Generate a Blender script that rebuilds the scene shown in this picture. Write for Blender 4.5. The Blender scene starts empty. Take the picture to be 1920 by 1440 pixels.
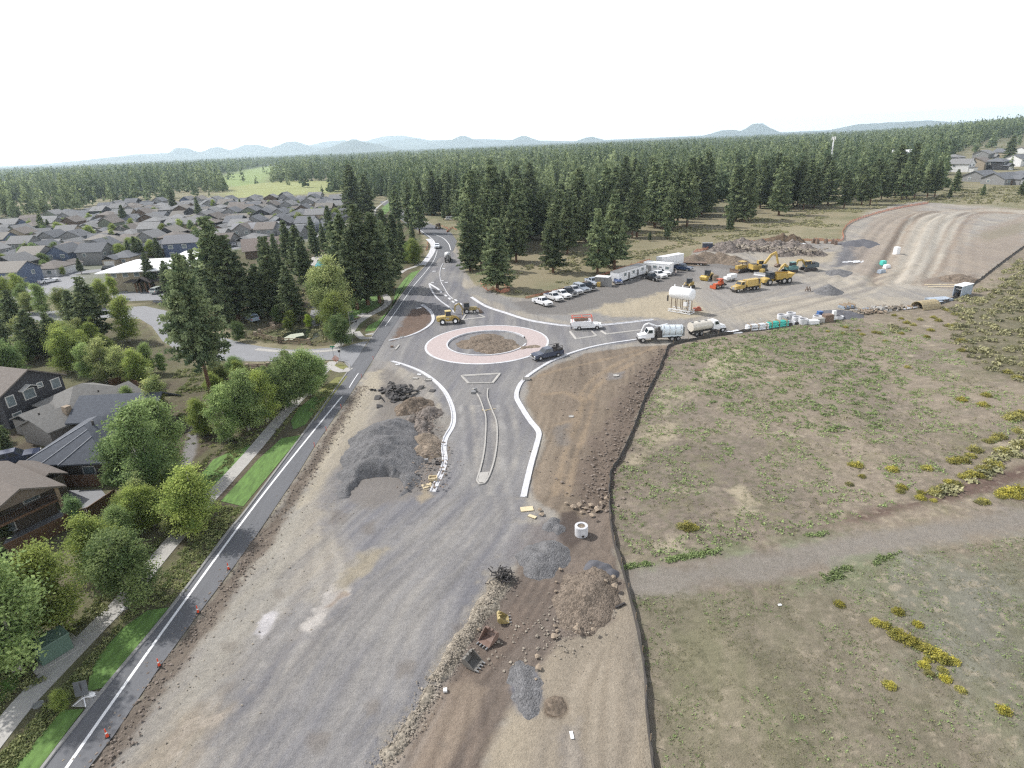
import bpy, math, random
import numpy as np
from mathutils import Vector, Matrix

random.seed(11)
RNG = np.random.default_rng(11)
scene = bpy.context.scene
COL = scene.collection

# ------------------------------------------------------------------ camera, sky, sun
FPX, CAM_H = 1125.0, 40.0                      # focal length in photo pixels (1920 wide), camera height in metres
PITCH, ROLL = math.radians(21.9), math.radians(2.5)
_U0 = Vector((0, math.sin(PITCH), math.cos(PITCH)))
FWD = Vector((0, math.cos(PITCH), -math.sin(PITCH)))
RGT = math.cos(ROLL) * Vector((1, 0, 0)) - math.sin(ROLL) * _U0
UPV = math.sin(ROLL) * Vector((1, 0, 0)) + math.cos(ROLL) * _U0
cam = bpy.data.cameras.new("camera")
cam.sensor_width, cam.lens = 36.0, FPX / 1920 * 36.0
cam.clip_start, cam.clip_end = 0.5, 60000
cam_o = bpy.data.objects.new("camera", cam)
COL.objects.link(cam_o)
cam_o.matrix_world = Matrix(((RGT.x, UPV.x, -FWD.x, 0), (RGT.y, UPV.y, -FWD.y, 0), (RGT.z, UPV.z, -FWD.z, CAM_H), (0, 0, 0, 1)))
scene.camera = cam_o

SUN_EL, SUN_AZ = math.radians(46), math.radians(-62)     # azimuth from +Y towards +X: the sun stands ahead on the left
sun = bpy.data.lights.new("sun", 'SUN')
sun.energy, sun.angle, sun.color = 5.0, math.radians(1.2), (1.0, 0.98, 0.95)
sun_o = bpy.data.objects.new("sun", sun)
COL.objects.link(sun_o)
sd_ = Vector((math.sin(SUN_AZ) * math.cos(SUN_EL), math.cos(SUN_AZ) * math.cos(SUN_EL), math.sin(SUN_EL)))
sun_o.rotation_euler = sd_.to_track_quat('Z', 'Y').to_euler()
sun_o.location = (0, 0, 300)

world = bpy.data.worlds.new("World")
scene.world = world
world.use_nodes = True
wn = world.node_tree
wn.nodes.clear()
w_out = wn.nodes.new("ShaderNodeOutputWorld")
w_bg = wn.nodes.new("ShaderNodeBackground")
w_sky = wn.nodes.new("ShaderNodeTexSky")
w_sky.sky_type = 'NISHITA'
w_sky.sun_disc = False
w_sky.sun_elevation, w_sky.sun_rotation = SUN_EL, SUN_AZ
w_sky.dust_density, w_sky.air_density = 3.0, 1.0
w_tc = wn.nodes.new("ShaderNodeTexCoord")
w_map = wn.nodes.new("ShaderNodeMapping")
w_map.inputs['Scale'].default_value = (1.2, 1.2, 7.0)
w_nz = wn.nodes.new("ShaderNodeTexNoise")
w_nz.inputs['Scale'].default_value, w_nz.inputs['Detail'].default_value = 3.0, 6.0
w_rmp = wn.nodes.new("ShaderNodeValToRGB")
w_rmp.color_ramp.elements[0].position, w_rmp.color_ramp.elements[0].color = 0.30, (0.72, 0.72, 0.72, 1)
w_rmp.color_ramp.elements[1].position, w_rmp.color_ramp.elements[1].color = 0.45, (1, 1, 1, 1)
w_mix = wn.nodes.new("ShaderNodeMix")
w_mix.data_type = 'RGBA'
w_mix.inputs[7].default_value = (23.0, 23.2, 23.5, 1)       # thin bright cloud, densest low over the horizon
wn.links.new(w_tc.outputs['Generated'], w_map.inputs['Vector'])
wn.links.new(w_map.outputs['Vector'], w_nz.inputs['Vector'])
wn.links.new(w_nz.outputs['Fac'], w_rmp.inputs['Fac'])
w_sep = wn.nodes.new("ShaderNodeSeparateXYZ")
w_el = wn.nodes.new("ShaderNodeMapRange")
w_el.inputs['From Min'].default_value, w_el.inputs['From Max'].default_value = 0.22, 0.55
w_el.inputs['To Min'].default_value, w_el.inputs['To Max'].default_value = 1.0, 0.08
w_mul = wn.nodes.new("ShaderNodeMath"); w_mul.operation = 'MULTIPLY'
wn.links.new(w_tc.outputs['Generated'], w_sep.inputs[0])
wn.links.new(w_sep.outputs['Z'], w_el.inputs['Value'])
wn.links.new(w_rmp.outputs['Color'], w_mul.inputs[0])
wn.links.new(w_el.outputs['Result'], w_mul.inputs[1])
wn.links.new(w_mul.outputs[0], w_mix.inputs[0])
wn.links.new(w_sky.outputs['Color'], w_mix.inputs[6])
wn.links.new(w_mix.outputs[2], w_bg.inputs['Color'])
w_bg.inputs['Strength'].default_value = 0.105
wn.links.new(w_bg.outputs[0], w_out.inputs[0])

scene.view_settings.view_transform = 'Standard'
scene.view_settings.look = 'None'
scene.view_settings.exposure, scene.view_settings.gamma = 0.0, 1.0
scene.render.engine = 'CYCLES'
cy = scene.cycles
cy.max_bounces, cy.diffuse_bounces, cy.glossy_bounces, cy.transmission_bounces, cy.volume_bounces = 4, 2, 2, 2, 1
cy.transparent_max_bounces = 4
cy.use_denoising = False
cy.filter_width = 1.25
cy.caustics_reflective = cy.caustics_refractive = False

# ------------------------------------------------------------------ helpers
def G(x, y, z=0.0):
    """Ground point (height z) seen at photo pixel x, y."""
    d = FWD + (x - 960) / FPX * RGT + (720 - y) / FPX * UPV
    t = (z - CAM_H) / d.z
    return Vector((d.x * t, d.y * t, z))

def pix(p):
    v = Vector(p) - Vector((0, 0, CAM_H))
    d = v.dot(FWD)
    return (960 + FPX * v.dot(RGT) / d, 720 - FPX * v.dot(UPV) / d, d)

def C(r, g, b, k=1.5):
    """Albedo of a surface that shows as 8-bit r, g, b in this daylight."""
    f = lambda c: (c / 12.92 if c <= 0.04045 else ((c + 0.055) / 1.055) ** 2.4)
    return tuple(min(0.85, f(c / 255) / k) for c in (r, g, b))

def rgba(c):
    return (c[0], c[1], c[2], 1.0)

def setp(o, label=None, cat=None, group=None, kind=None):
    if label: o['label'] = label
    if cat: o['category'] = cat
    if group: o['group'] = group
    if kind: o['kind'] = kind
    return o

def thing(name, label, cat, loc=(0, 0, 0), rz=0.0, group=None, scale=1.0):
    o = bpy.data.objects.new(name, None)
    o.empty_display_size = 0.3
    COL.objects.link(o)
    o.location = loc
    o.rotation_euler = (0, 0, rz)
    o.scale = (scale,) * 3 if not isinstance(scale, tuple) else scale
    return setp(o, label, cat, group)

class MB:
    """Collects shapes into one mesh."""
    def __init__(s):
        s.v, s.f = [], []
    def add(s, vs, fs):
        n = len(s.v)
        s.v += [tuple(v) for v in vs]
        s.f += [tuple(i + n for i in f) for f in fs]
        return s
    def box(s, c, d, rz=0.0, top=1.0, topy=None, rot=None):
        tx, ty = top, (top if topy is None else topy)
        hx, hy, hz = d[0] / 2, d[1] / 2, d[2] / 2
        vs = [(-hx, -hy, -hz), (hx, -hy, -hz), (hx, hy, -hz), (-hx, hy, -hz), (-hx * tx, -hy * ty, hz), (hx * tx, -hy * ty, hz), (hx * tx, hy * ty, hz), (-hx * tx, hy * ty, hz)]
        m = rot if rot is not None else Matrix.Rotation(rz, 3, 'Z')
        return s.add([(m @ Vector(v)) + Vector(c) for v in vs], [(0, 3, 2, 1), (4, 5, 6, 7), (0, 1, 5, 4), (1, 2, 6, 5), (2, 3, 7, 6), (3, 0, 4, 7)])
    def prism(s, prof, y0, y1, axis='y', inset=0.0):
        """Side profile (x, z) pulled from y0 to y1."""
        n = len(prof)
        vs = [(x, y0, z) for x, z in prof] + [(x, y1, z) for x, z in prof]
        if axis == 'x':
            vs = [(y0, x, z) for x, z in prof] + [(y1, x, z) for x, z in prof]
        fs = [tuple(range(n)), tuple(range(2 * n - 1, n - 1, -1))] + [(i, i + n, (i + 1) % n + n, (i + 1) % n) for i in range(n)]
        return s.add(vs, fs)
    def cyl(s, a, b, r, r2=None, n=12, cap=True):
        a, b = Vector(a), Vector(b)
        r2 = r if r2 is None else r2
        d = (b - a).normalized()
        u = d.orthogonal().normalized()
        w = d.cross(u)
        vs = []
        for p, q in ((a, r), (b, r2)):
            vs += [p + q * (math.cos(t) * u + math.sin(t) * w) for t in (2 * math.pi * i / n for i in range(n))]
        fs = [(i, (i + 1) % n, (i + 1) % n + n, i + n) for i in range(n)]
        if cap: fs += [tuple(range(n - 1, -1, -1)), tuple(range(n, 2 * n))]
        return s.add(vs, fs)
    def lathe(s, prof, n=20, c=(0, 0, 0)):
        vs, fs, m = [], [], len(prof)
        for i in range(n):
            t = 2 * math.pi * i / n
            vs += [(c[0] + r * math.cos(t), c[1] + r * math.sin(t), c[2] + z) for r, z in prof]
        for i in range(n):
            for j in range(m - 1):
                a, b = i * m + j, ((i + 1) % n) * m + j
                fs.append((a, b, b + 1, a + 1))
        return s.add(vs, fs)
    def bar(s, pts, w, h=None):
        """Box girders along a polyline."""
        for a, b in zip(pts[:-1], pts[1:]):
            a, b = Vector(a), Vector(b)
            d = b - a
            q = d.to_track_quat('X', 'Z').to_matrix()
            s.box((a + b) / 2, (d.length + w * 0.3, w, h or w), rot=q)
        return s
    def mesh(s, name, m, smooth=False):
        me = bpy.data.meshes.new(name)
        me.from_pydata(s.v, [], s.f)
        if m: me.materials.append(m)
        if smooth: me.shade_smooth()
        me.update()
        return me
    def build(s, name, m, parent=None, loc=None, color=None, smooth=False):
        return link(name, s.mesh(name, m, smooth), parent, loc, color)

def link(name, me, parent=None, loc=None, color=None):
    o = bpy.data.objects.new(name, me)
    COL.objects.link(o)
    if parent: o.parent = parent
    if loc is not None: o.location = loc
    if color: o.color = rgba(color)
    return o

CACHE = {}
def part(name, parent, key, fn, m, color=None, loc=None, rz=0.0, smooth=False):
    """A part whose mesh is shared by every copy of the same kind."""
    if key not in CACHE:
        CACHE[key] = fn(MB()).mesh(name, m, smooth)
    o = link(name, CACHE[key], parent, loc, color)
    if rz: o.rotation_euler = (0, 0, rz)
    return o

def np_mesh(name, v, f, m, smooth=False, tint=None, albedo=None):
    """Mesh from numpy arrays; f is (n,3) or (n,4)."""
    v = np.asarray(v, dtype=np.float32)
    f = np.asarray(f, dtype=np.int32)
    k = f.shape[1]
    me = bpy.data.meshes.new(name)
    me.vertices.add(len(v)); me.vertices.foreach_set('co', v.ravel())
    me.loops.add(f.size); me.loops.foreach_set('vertex_index', f.ravel())
    me.polygons.add(len(f)); me.polygons.foreach_set('loop_start', np.arange(0, f.size, k, dtype=np.int32))
    if tint is not None:
        a = me.attributes.new('tint', 'FLOAT', 'POINT'); a.data.foreach_set('value', np.asarray(tint, dtype=np.float32))
    if albedo is not None:
        a = me.attributes.new('albedo', 'FLOAT_COLOR', 'POINT')
        a.data.foreach_set('color', np.concatenate([albedo, np.ones((len(albedo), 1))], 1).astype(np.float32).ravel())
    if m: me.materials.append(m)
    me.polygons.foreach_set('use_smooth', np.full(len(f), smooth))
    me.update(calc_edges=True)
    me.validate()
    return me

# ------------------------------------------------------------------ materials
def new_mat(name):
    m = bpy.data.materials.new(name)
    m.use_nodes = True
    nt = m.node_tree
    return m, nt, nt.nodes['Principled BSDF']

def mat(name, col, rough=0.7, var=0.15, scale=2.0, bump=0.0, metal=0.0, obj=False, stretch=None, spec=0.4):
    """Surface with procedural mottling; obj=True takes the hue from the object's own colour."""
    m, nt, b = new_mat(name)
    N, L = nt.nodes.new, nt.links.new
    tc = N("ShaderNodeTexCoord")
    src = tc.outputs['Object']
    if stretch:
        mp = N("ShaderNodeMapping"); mp.inputs['Scale'].default_value = stretch
        L(src, mp.inputs['Vector']); src = mp.outputs['Vector']
    nz = N("ShaderNodeTexNoise"); nz.inputs['Scale'].default_value = scale; nz.inputs['Detail'].default_value = 5; nz.inputs['Roughness'].default_value = 0.65
    L(src, nz.inputs['Vector'])
    rm = N("ShaderNodeMapRange"); rm.inputs['From Min'].default_value = 0.25; rm.inputs['From Max'].default_value = 0.75
    rm.inputs['To Min'].default_value, rm.inputs['To Max'].default_value = 1 - var, 1 + var
    L(nz.outputs['Fac'], rm.inputs['Value'])
    mx = N("ShaderNodeVectorMath"); mx.operation = 'SCALE'
    if obj:
        oi = N("ShaderNodeObjectInfo"); L(oi.outputs['Color'], mx.inputs[0])
    else:
        mx.inputs[0].default_value = col
    L(rm.outputs['Result'], mx.inputs['Scale'])
    L(mx.outputs['Vector'], b.inputs['Base Color'])
    b.inputs['Roughness'].default_value, b.inputs['Metallic'].default_value = rough, metal
    b.inputs['Specular IOR Level'].default_value = spec
    if bump:
        bp = N("ShaderNodeBump"); bp.inputs['Strength'].default_value = bump; bp.inputs['Distance'].default_value = 0.1
        L(nz.outputs['Fac'], bp.inputs['Height']); L(bp.outputs['Normal'], b.inputs['Normal'])
    return m

def leaf_mat(name, dark, light, obj=False, trans=0.3):
    """Foliage: hue drifts from clump to clump with the 'tint' attribute and from tree to tree."""
    m, nt, b = new_mat(name)
    N, L = nt.nodes.new, nt.links.new
    at = N("ShaderNodeAttribute"); at.attribute_name = 'tint'
    rp = N("ShaderNodeMix"); rp.data_type = 'RGBA'
    rp.inputs[6].default_value, rp.inputs[7].default_value = rgba(dark), rgba(light)
    L(at.outputs['Fac'], rp.inputs[0])
    oi = N("ShaderNodeObjectInfo")
    rm = N("ShaderNodeMapRange"); rm.inputs['To Min'].default_value, rm.inputs['To Max'].default_value = 0.7, 1.3
    L(oi.outputs['Random'], rm.inputs['Value'])
    sc = N("ShaderNodeVectorMath"); sc.operation = 'SCALE'
    L(rp.outputs[2], sc.inputs[0]); L(rm.outputs['Result'], sc.inputs['Scale'])
    out = sc.outputs['Vector']
    if obj:
        mu = N("ShaderNodeVectorMath"); mu.operation = 'MULTIPLY'
        L(out, mu.inputs[0]); L(oi.outputs['Color'], mu.inputs[1]); out = mu.outputs['Vector']
    L(out, b.inputs['Base Color'])
    b.inputs['Roughness'].default_value = 0.75
    b.inputs['Specular IOR Level'].default_value = 0.2
    tr = N("ShaderNodeBsdfTranslucent"); L(out, tr.inputs['Color'])
    ms = N("ShaderNodeMixShader"); ms.inputs[0].default_value = trans
    L(b.outputs[0], ms.inputs[1]); L(tr.outputs[0], ms.inputs[2])
    L(ms.outputs[0], nt.nodes['Material Output'].inputs['Surface'])
    return m

def stone_mat(name, col, scale, var=0.45):
    """Loose stones and soil: every cell its own shade, with a lumpy surface."""
    m, nt, b = new_mat(name)
    N, L = nt.nodes.new, nt.links.new
    ge = N("ShaderNodeNewGeometry")
    vo = N("ShaderNodeTexVoronoi"); vo.inputs['Scale'].default_value = scale
    n1 = N("ShaderNodeTexNoise"); n1.inputs['Scale'].default_value = 0.9; n1.inputs['Detail'].default_value = 9; n1.inputs['Roughness'].default_value = 0.75
    for n in (vo, n1): L(ge.outputs['Position'], n.inputs['Vector'])
    sp = N("ShaderNodeSeparateColor"); L(vo.outputs['Color'], sp.inputs[0])
    r1 = N("ShaderNodeMapRange"); r1.inputs['To Min'].default_value, r1.inputs['To Max'].default_value = 1 - var, 1 + var
    L(sp.outputs[0], r1.inputs['Value'])
    r2 = N("ShaderNodeMapRange"); r2.inputs['From Min'].default_value, r2.inputs['From Max'].default_value = 0.3, 0.7
    r2.inputs['To Min'].default_value, r2.inputs['To Max'].default_value = 0.66, 1.34
    L(n1.outputs['Fac'], r2.inputs['Value'])
    mu = N("ShaderNodeMath"); mu.operation = 'MULTIPLY'
    L(r1.outputs['Result'], mu.inputs[0]); L(r2.outputs['Result'], mu.inputs[1])
    sc = N("ShaderNodeVectorMath"); sc.operation = 'SCALE'; sc.inputs[0].default_value = col
    L(mu.outputs[0], sc.inputs['Scale']); L(sc.outputs['Vector'], b.inputs['Base Color'])
    b.inputs['Roughness'].default_value = 0.95; b.inputs['Specular IOR Level'].default_value = 0.15
    ad = N("ShaderNodeMath"); ad.operation = 'SUBTRACT'
    L(n1.outputs['Fac'], ad.inputs[0])
    sm = N("ShaderNodeMath"); sm.operation = 'MULTIPLY'; sm.inputs[1].default_value = 0.35
    L(vo.outputs['Distance'], sm.inputs[0]); L(sm.outputs[0], ad.inputs[1])
    bp = N("ShaderNodeBump"); bp.inputs['Strength'].default_value = 0.9; bp.inputs['Distance'].default_value = 0.25
    L(ad.outputs[0], bp.inputs['Height']); L(bp.outputs['Normal'], b.inputs['Normal'])
    return m

def mesh_mat(name, col, clear):
    """Open plastic netting: fine enough here to act as a partly see-through sheet."""
    m, nt, b = new_mat(name)
    b.inputs['Base Color'].default_value = rgba(col); b.inputs['Roughness'].default_value = 0.7
    tr = nt.nodes.new("ShaderNodeBsdfTransparent"); ms = nt.nodes.new("ShaderNodeMixShader"); ms.inputs[0].default_value = clear
    nt.links.new(b.outputs[0], ms.inputs[1]); nt.links.new(tr.outputs[0], ms.inputs[2])
    nt.links.new(ms.outputs[0], nt.nodes['Material Output'].inputs['Surface'])
    return m

M = dict(
    needle=leaf_mat('needles', (0.068, 0.100, 0.052), (0.255, 0.300, 0.150), trans=0.38),
    leaf=leaf_mat('leaves', (0.120, 0.175, 0.070), (0.395, 0.45, 0.19), obj=True, trans=0.42),
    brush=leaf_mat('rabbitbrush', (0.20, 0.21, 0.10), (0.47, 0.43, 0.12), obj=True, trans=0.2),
    sage=leaf_mat('sagebrush', (0.14, 0.145, 0.085), (0.37, 0.35, 0.19), trans=0.15),
    tuft=leaf_mat('grass_tufts', (0.14, 0.185, 0.08), (0.26, 0.325, 0.135), trans=0.2),
    dry=leaf_mat('ornamental_grass', (0.085, 0.12, 0.04), (0.30, 0.31, 0.14), trans=0.25),
    lawn=mat('lawn', (0.100, 0.18, 0.042), 0.9, 0.42, 1.3, 0.3, stretch=(1.6, 0.35, 1)),
    lawn2=mat('dry_lawn', (0.17, 0.17, 0.055), 0.9, 0.3, 0.6, 0.2),
    bark=mat('bark', (0.12, 0.068, 0.042), 0.9, 0.35, 3.0, 0.5, stretch=(3, 3, 0.6)),
    bark_pale=mat('pale_bark', (0.36, 0.34, 0.30), 0.85, 0.3, 4.0, 0.2),
    asphalt=mat('asphalt', (0.118, 0.120, 0.128), 0.85, 0.14, 0.7, 0.1, stretch=(2.2, 0.25, 1)),
    asphalt_old=mat('worn_asphalt', (0.22, 0.222, 0.23), 0.88, 0.1, 0.5, 0.1),
    white_line=mat('road_paint', (0.72, 0.72, 0.72), 0.6, 0.08, 3.0),
    concrete=mat('concrete', (0.36, 0.345, 0.32), 0.85, 0.14, 1.2, 0.1),
    kerb_new=mat('new_concrete', (0.53, 0.53, 0.545), 0.8, 0.24, 1.1, 0.05),
    kerb_old=mat('old_concrete', (0.24, 0.235, 0.225), 0.85, 0.2, 1.5, 0.1),
    paver=mat('pink_pavers', (0.40, 0.335, 0.32), 0.85, 0.16, 2.5, 0.1),
    paint=mat('vehicle_paint', (1, 1, 1), 0.28, 0.06, 1.5, obj=True, spec=0.5),
    machine=mat('machine_paint', (1, 1, 1), 0.45, 0.22, 1.6, obj=True),
    glass=mat('dark_glass', (0.025, 0.032, 0.04), 0.08, 0.1, 1.0, spec=0.6),
    window=mat('window_glass', (0.16, 0.19, 0.20), 0.1, 0.3, 0.6, spec=0.6),
    rubber=mat('tyre_rubber', (0.028, 0.027, 0.026), 0.85, 0.25, 4.0),
    steel=mat('grey_steel', (0.25, 0.25, 0.25), 0.5, 0.2, 2.0, metal=0.4),
    dark_steel=mat('dark_steel', (0.055, 0.05, 0.048), 0.6, 0.3, 2.0, metal=0.2),
    rust=mat('worn_steel', (0.17, 0.12, 0.09), 0.7, 0.35, 2.5, 0.1),
    chrome=mat('bright_metal', (0.6, 0.6, 0.6), 0.3, 0.1, 2.0, metal=0.7),
    lamp=mat('lamp_lens', (0.75, 0.74, 0.70), 0.2, 0.05, 2.0),
    red_lamp=mat('red_lens', (0.45, 0.03, 0.02), 0.3, 0.05, 2.0),
    white=mat('white_enamel', (0.74, 0.74, 0.74), 0.4, 0.07, 0.8, obj=False),
    siding=mat('house_siding', (1, 1, 1), 0.8, 0.1, 0.8, obj=True, stretch=(0.3, 0.3, 6)),
    shingle=mat('roof_shingles', (1, 1, 1), 0.9, 0.2, 2.2, 0.15, obj=True),
    trim=mat('house_trim', (0.55, 0.54, 0.51), 0.7, 0.08, 1.0),
    wood=mat('weathered_wood', (0.145, 0.085, 0.052), 0.85, 0.3, 1.2, 0.1, stretch=(4, 4, 0.5)),
    rail=mat('timber_rail', (0.27, 0.205, 0.14), 0.85, 0.25, 2.0),
    plywood=mat('plywood', (0.55, 0.46, 0.30), 0.8, 0.12, 3.0),
    stone=mat('stone', (0.27, 0.215, 0.16), 0.9, 0.35, 3.0, 0.3),
    rock=mat('rocks', (0.27, 0.235, 0.19), 0.92, 0.35, 1.2, 0.3),
    rock_brown=mat('brown_rocks', (0.19, 0.155, 0.128), 0.92, 0.4, 1.2, 0.3),
    gravel=stone_mat('crushed_gravel', (0.150, 0.148, 0.150), 8.0, 0.22),
    gravel_dark=mat('dark_gravel', (0.095, 0.095, 0.105), 0.95, 0.25, 1.1, 0.5),
    dirt_pile=stone_mat('piled_dirt', (0.165, 0.132, 0.102), 3.2, 0.3),
    dirt_tan=stone_mat('tan_dirt', (0.215, 0.175, 0.135), 4.0, 0.22),
    stone_mix=stone_mat('stony_mix', (0.255, 0.225, 0.18), 4.5),
    earth_mix=stone_mat('stony_earth', (0.165, 0.134, 0.106), 7.0, 0.35),
    rubble=stone_mat('mixed_rubble', (0.160, 0.138, 0.122), 2.2, 0.5),
    fabric=mat('silt_fabric', (0.055, 0.050, 0.046), 0.8, 0.35, 0.8, 0.2),
    orange=mesh_mat('orange_mesh', (0.58, 0.25, 0.16), 0.58),
    cone_orange=mat('cone_plastic', (0.62, 0.07, 0.025), 0.6, 0.08, 2.0),
    hill=mat('forested_hill', (0.055, 0.068, 0.05), 0.95, 0.3, 0.004),
    green_box=mat('green_enamel', (0.085, 0.135, 0.105), 0.5, 0.1, 1.5),
    teal=mat('teal_wrap', (0.08, 0.52, 0.44), 0.45, 0.12, 1.5),
    plastic_white=mat('white_wrap', (0.70, 0.71, 0.73), 0.45, 0.12, 1.5),
    blue_steel=mat('blue_grey_sheet', (0.32, 0.37, 0.43), 0.5, 0.25, 1.0, metal=0.2),
    water=mat('pond_water', (0.018, 0.022, 0.016), 0.12, 0.2, 0.5, spec=0.5),
    pool=mat('pool_water', (0.16, 0.50, 0.56), 0.1, 0.05, 0.5, spec=0.5),
    lily=mat('lily_pads', (0.40, 0.42, 0.33), 0.7, 0.25, 3.0),
    skin=mat('skin', (0.45, 0.28, 0.2), 0.6, 0.05, 3.0),
    vest=mat('safety_vest', (0.55, 0.60, 0.10), 0.7, 0.08, 3.0),
    denim=mat('dark_cloth', (0.05, 0.06, 0.09), 0.85, 0.15, 4.0),
    blue=mat('blue_enamel', (0.05, 0.12, 0.30), 0.5, 0.1, 2.0),
    sign_green=mat('sign_green', (0.02, 0.22, 0.12), 0.5, 0.05, 2.0),
)

# ------------------------------------------------------------------ noise on arrays
def _h(ix, iy, seed):
    n = (ix.astype(np.int64) * 374761393 + iy.astype(np.int64) * 668265263 + seed * 982451653) & 0xFFFFFFFF
    n = ((n ^ (n >> 13)) * 1274126177) & 0xFFFFFFFF
    return ((n ^ (n >> 16)) & 0xFFFF).astype(np.float32) / 65535.0

def vn(x, y, seed=0):
    xi, yi = np.floor(x), np.floor(y)
    u, v = x - xi, y - yi
    u, v = u * u * (3 - 2 * u), v * v * (3 - 2 * v)
    xi, yi = xi.astype(np.int64), yi.astype(np.int64)
    a, b, c, d = _h(xi, yi, seed), _h(xi + 1, yi, seed), _h(xi, yi + 1, seed), _h(xi + 1, yi + 1, seed)
    return (a + (b - a) * u) * (1 - v) + (c + (d - c) * u) * v

def fbm(x, y, seed=0, o=4):
    """Fractal noise in about -1..1."""
    t, a, s = 0.0, 1.0, 0.0
    for i in range(o):
        t = t + a * vn(x * 2 ** i + 17.3 * i, y * 2 ** i - 9.1 * i, seed + i)
        s += a
        a *= 0.55
    return (t / s - 0.5) * 2.6

def sdist(px, py, poly):
    """Signed distance to a closed polygon, positive inside."""
    x, y = px, py
    d = np.full(x.shape, 1e9); ins = np.zeros(x.shape, bool)
    n = len(poly)
    for i in range(n):
        (ax, ay), (bx, by) = poly[i], poly[(i + 1) % n]
        ex, ey = bx - ax, by - ay
        l = ex * ex + ey * ey + 1e-12
        t = np.clip(((x - ax) * ex + (y - ay) * ey) / l, 0, 1)
        d = np.minimum(d, (x - ax - t * ex) ** 2 + (y - ay - t * ey) ** 2)
        c = ((ay > y) != (by > y)) & (x < ex * (y - ay) / (ey if abs(ey) > 1e-12 else 1e-12) + ax)
        ins ^= c
    return np.where(ins, np.sqrt(d), -np.sqrt(d))

def W(pts, z=0.0):
    return [tuple(G(x, y, z)[:2]) for x, y in pts]

def inpoly(x, y, poly):
    r, n = False, len(poly)
    for i in range(n):
        (ax, ay), (bx, by) = poly[i], poly[(i + 1) % n]
        if (ay > y) != (by > y) and x < (bx - ax) * (y - ay) / (by - ay) + ax: r = not r
    return r

def smooth_line(pts, step=0.8, closed=False):
    """Catmull-Rom through world points, sampled about every step metres."""
    P = [Vector(p[:2]) for p in pts]
    n = len(P)
    out = []
    for i in range(n if closed else n - 1):
        if closed: a, b, c, d = P[i - 1], P[i], P[(i + 1) % n], P[(i + 2) % n]
        else: a, b, c, d = P[max(i - 1, 0)], P[i], P[i + 1], P[min(i + 2, n - 1)]
        k = max(1, int((c - b).length / step))
        for j in range(k):
            t = j / k
            out.append(0.5 * (2 * b + (c - a) * t + (2 * a - 5 * b + 4 * c - d) * t * t + (3 * b - a - 3 * c + d) * t ** 3))
    if not closed: out.append(P[-1])
    return out

def sweep(name, line, prof, m, closed=False, parent=None, zf=None):
    """Pulls a cross section [(offset to the right, z)] along a ground line."""
    mb, n, k = MB(), len(line), len(prof)
    vs, fs = [], []
    for i, p in enumerate(line):
        a = line[i - 1] if (i or closed) else line[i]
        b = line[(i + 1) % n] if (i < n - 1 or closed) else line[i]
        t = (b - a).normalized() if (b - a).length > 1e-9 else Vector((0, 1))
        r = Vector((t.y, -t.x))
        for o, z in prof:
            q = p + r * o
            vs.append((q.x, q.y, z + (zf(i, p) if zf else 0)))
    for i in range(n if closed else n - 1):
        j = (i + 1) % n
        for q in range(k - 1):
            fs.append((i * k + q, i * k + q + 1, j * k + q + 1, j * k + q))
    if not closed:
        fs += [tuple(range(k)), tuple(range(n * k - 1, n * k - k - 1, -1))]
    mb.add(vs, fs)
    return mb.build(name, m, parent)

def sheet(name, pts, z, m, world=False):
    """Flat ground sheet from photo pixels."""
    P = pts if world else [G(x, y) for x, y in pts]
    mb = MB().add([(p[0], p[1], z) for p in P], [tuple(range(len(P)))])
    o = mb.build(name, m)
    return setp(o, kind='structure')

# ------------------------------------------------------------------ the setting: outlines in photo pixels
FENCE = [(1232, 1500), (1225, 1440), (1212, 1330), (1209, 1260), (1195, 1180), (1172, 1085), (1150, 1010), (1143, 950), (1145, 890), (1165, 855), (1190, 800),
         (1208, 750), (1234, 698), (1246, 668), (1262, 647), (1340, 631), (1420, 619), (1500, 607), (1600, 591), (1700, 579), (1755, 572), (1785, 561), (1808, 545), (1840, 523), (1872, 498), (1920, 463), (1990, 415)]
ROAD_L = [(20, 1530), (83, 1440), (197, 1293), (323, 1140), (430, 997), (467, 952), (580, 800), (618, 746), (652, 699), (672, 668), (702, 626), (735, 580), (760, 545), (780, 519), (800, 497), (812, 477), (814, 464), (805, 447), (783, 432), (762, 420), (742, 405), (722, 388), (712, 378)]
ROAD_R = [(728, 376), (745, 388), (770, 404), (797, 417), (822, 425), (846, 437), (857, 452), (850, 470), (822, 485), (800, 514), (770, 557), (747, 598), (722, 636), (700, 673), (677, 709), (638, 767), (586, 843), (560, 886), (480, 1005), (433, 1070), (373, 1150), (298, 1253), (213, 1380), (167, 1440), (100, 1530)]
SIDE = [(672, 668), (690, 640), (680, 641), (645, 650), (597, 654), (547, 656), (497, 651), (462, 645), (400, 628), (350, 603), (322, 585), (272, 574), (200, 578), (100, 583), (-60, 590), (-60, 606), (100, 602), (200, 596), (262, 598), (285, 612), (305, 640), (345, 664), (400, 676), (480, 678), (560, 677), (625, 676), (645, 679), (656, 692)]
AREA = FENCE[:15]

XS = np.concatenate([-np.geomspace(95, 20500, 100)[::-1], np.arange(-94.5, -62, 0.6), np.arange(-62, 62, 0.26), np.arange(62, 240, 0.85), np.geomspace(241, 20500, 86)])
YS = np.concatenate([np.arange(-60, 20, 8), np.arange(20, 64, 0.2), np.arange(64, 150, 0.33), np.arange(150, 300, 0.7), np.geomspace(301, 21500, 200)])
GX, GY = np.meshgrid(XS, YS)
SH = GX.shape
gx, gy = GX.ravel(), GY.ravel()
print('ground verts', gx.size)

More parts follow.
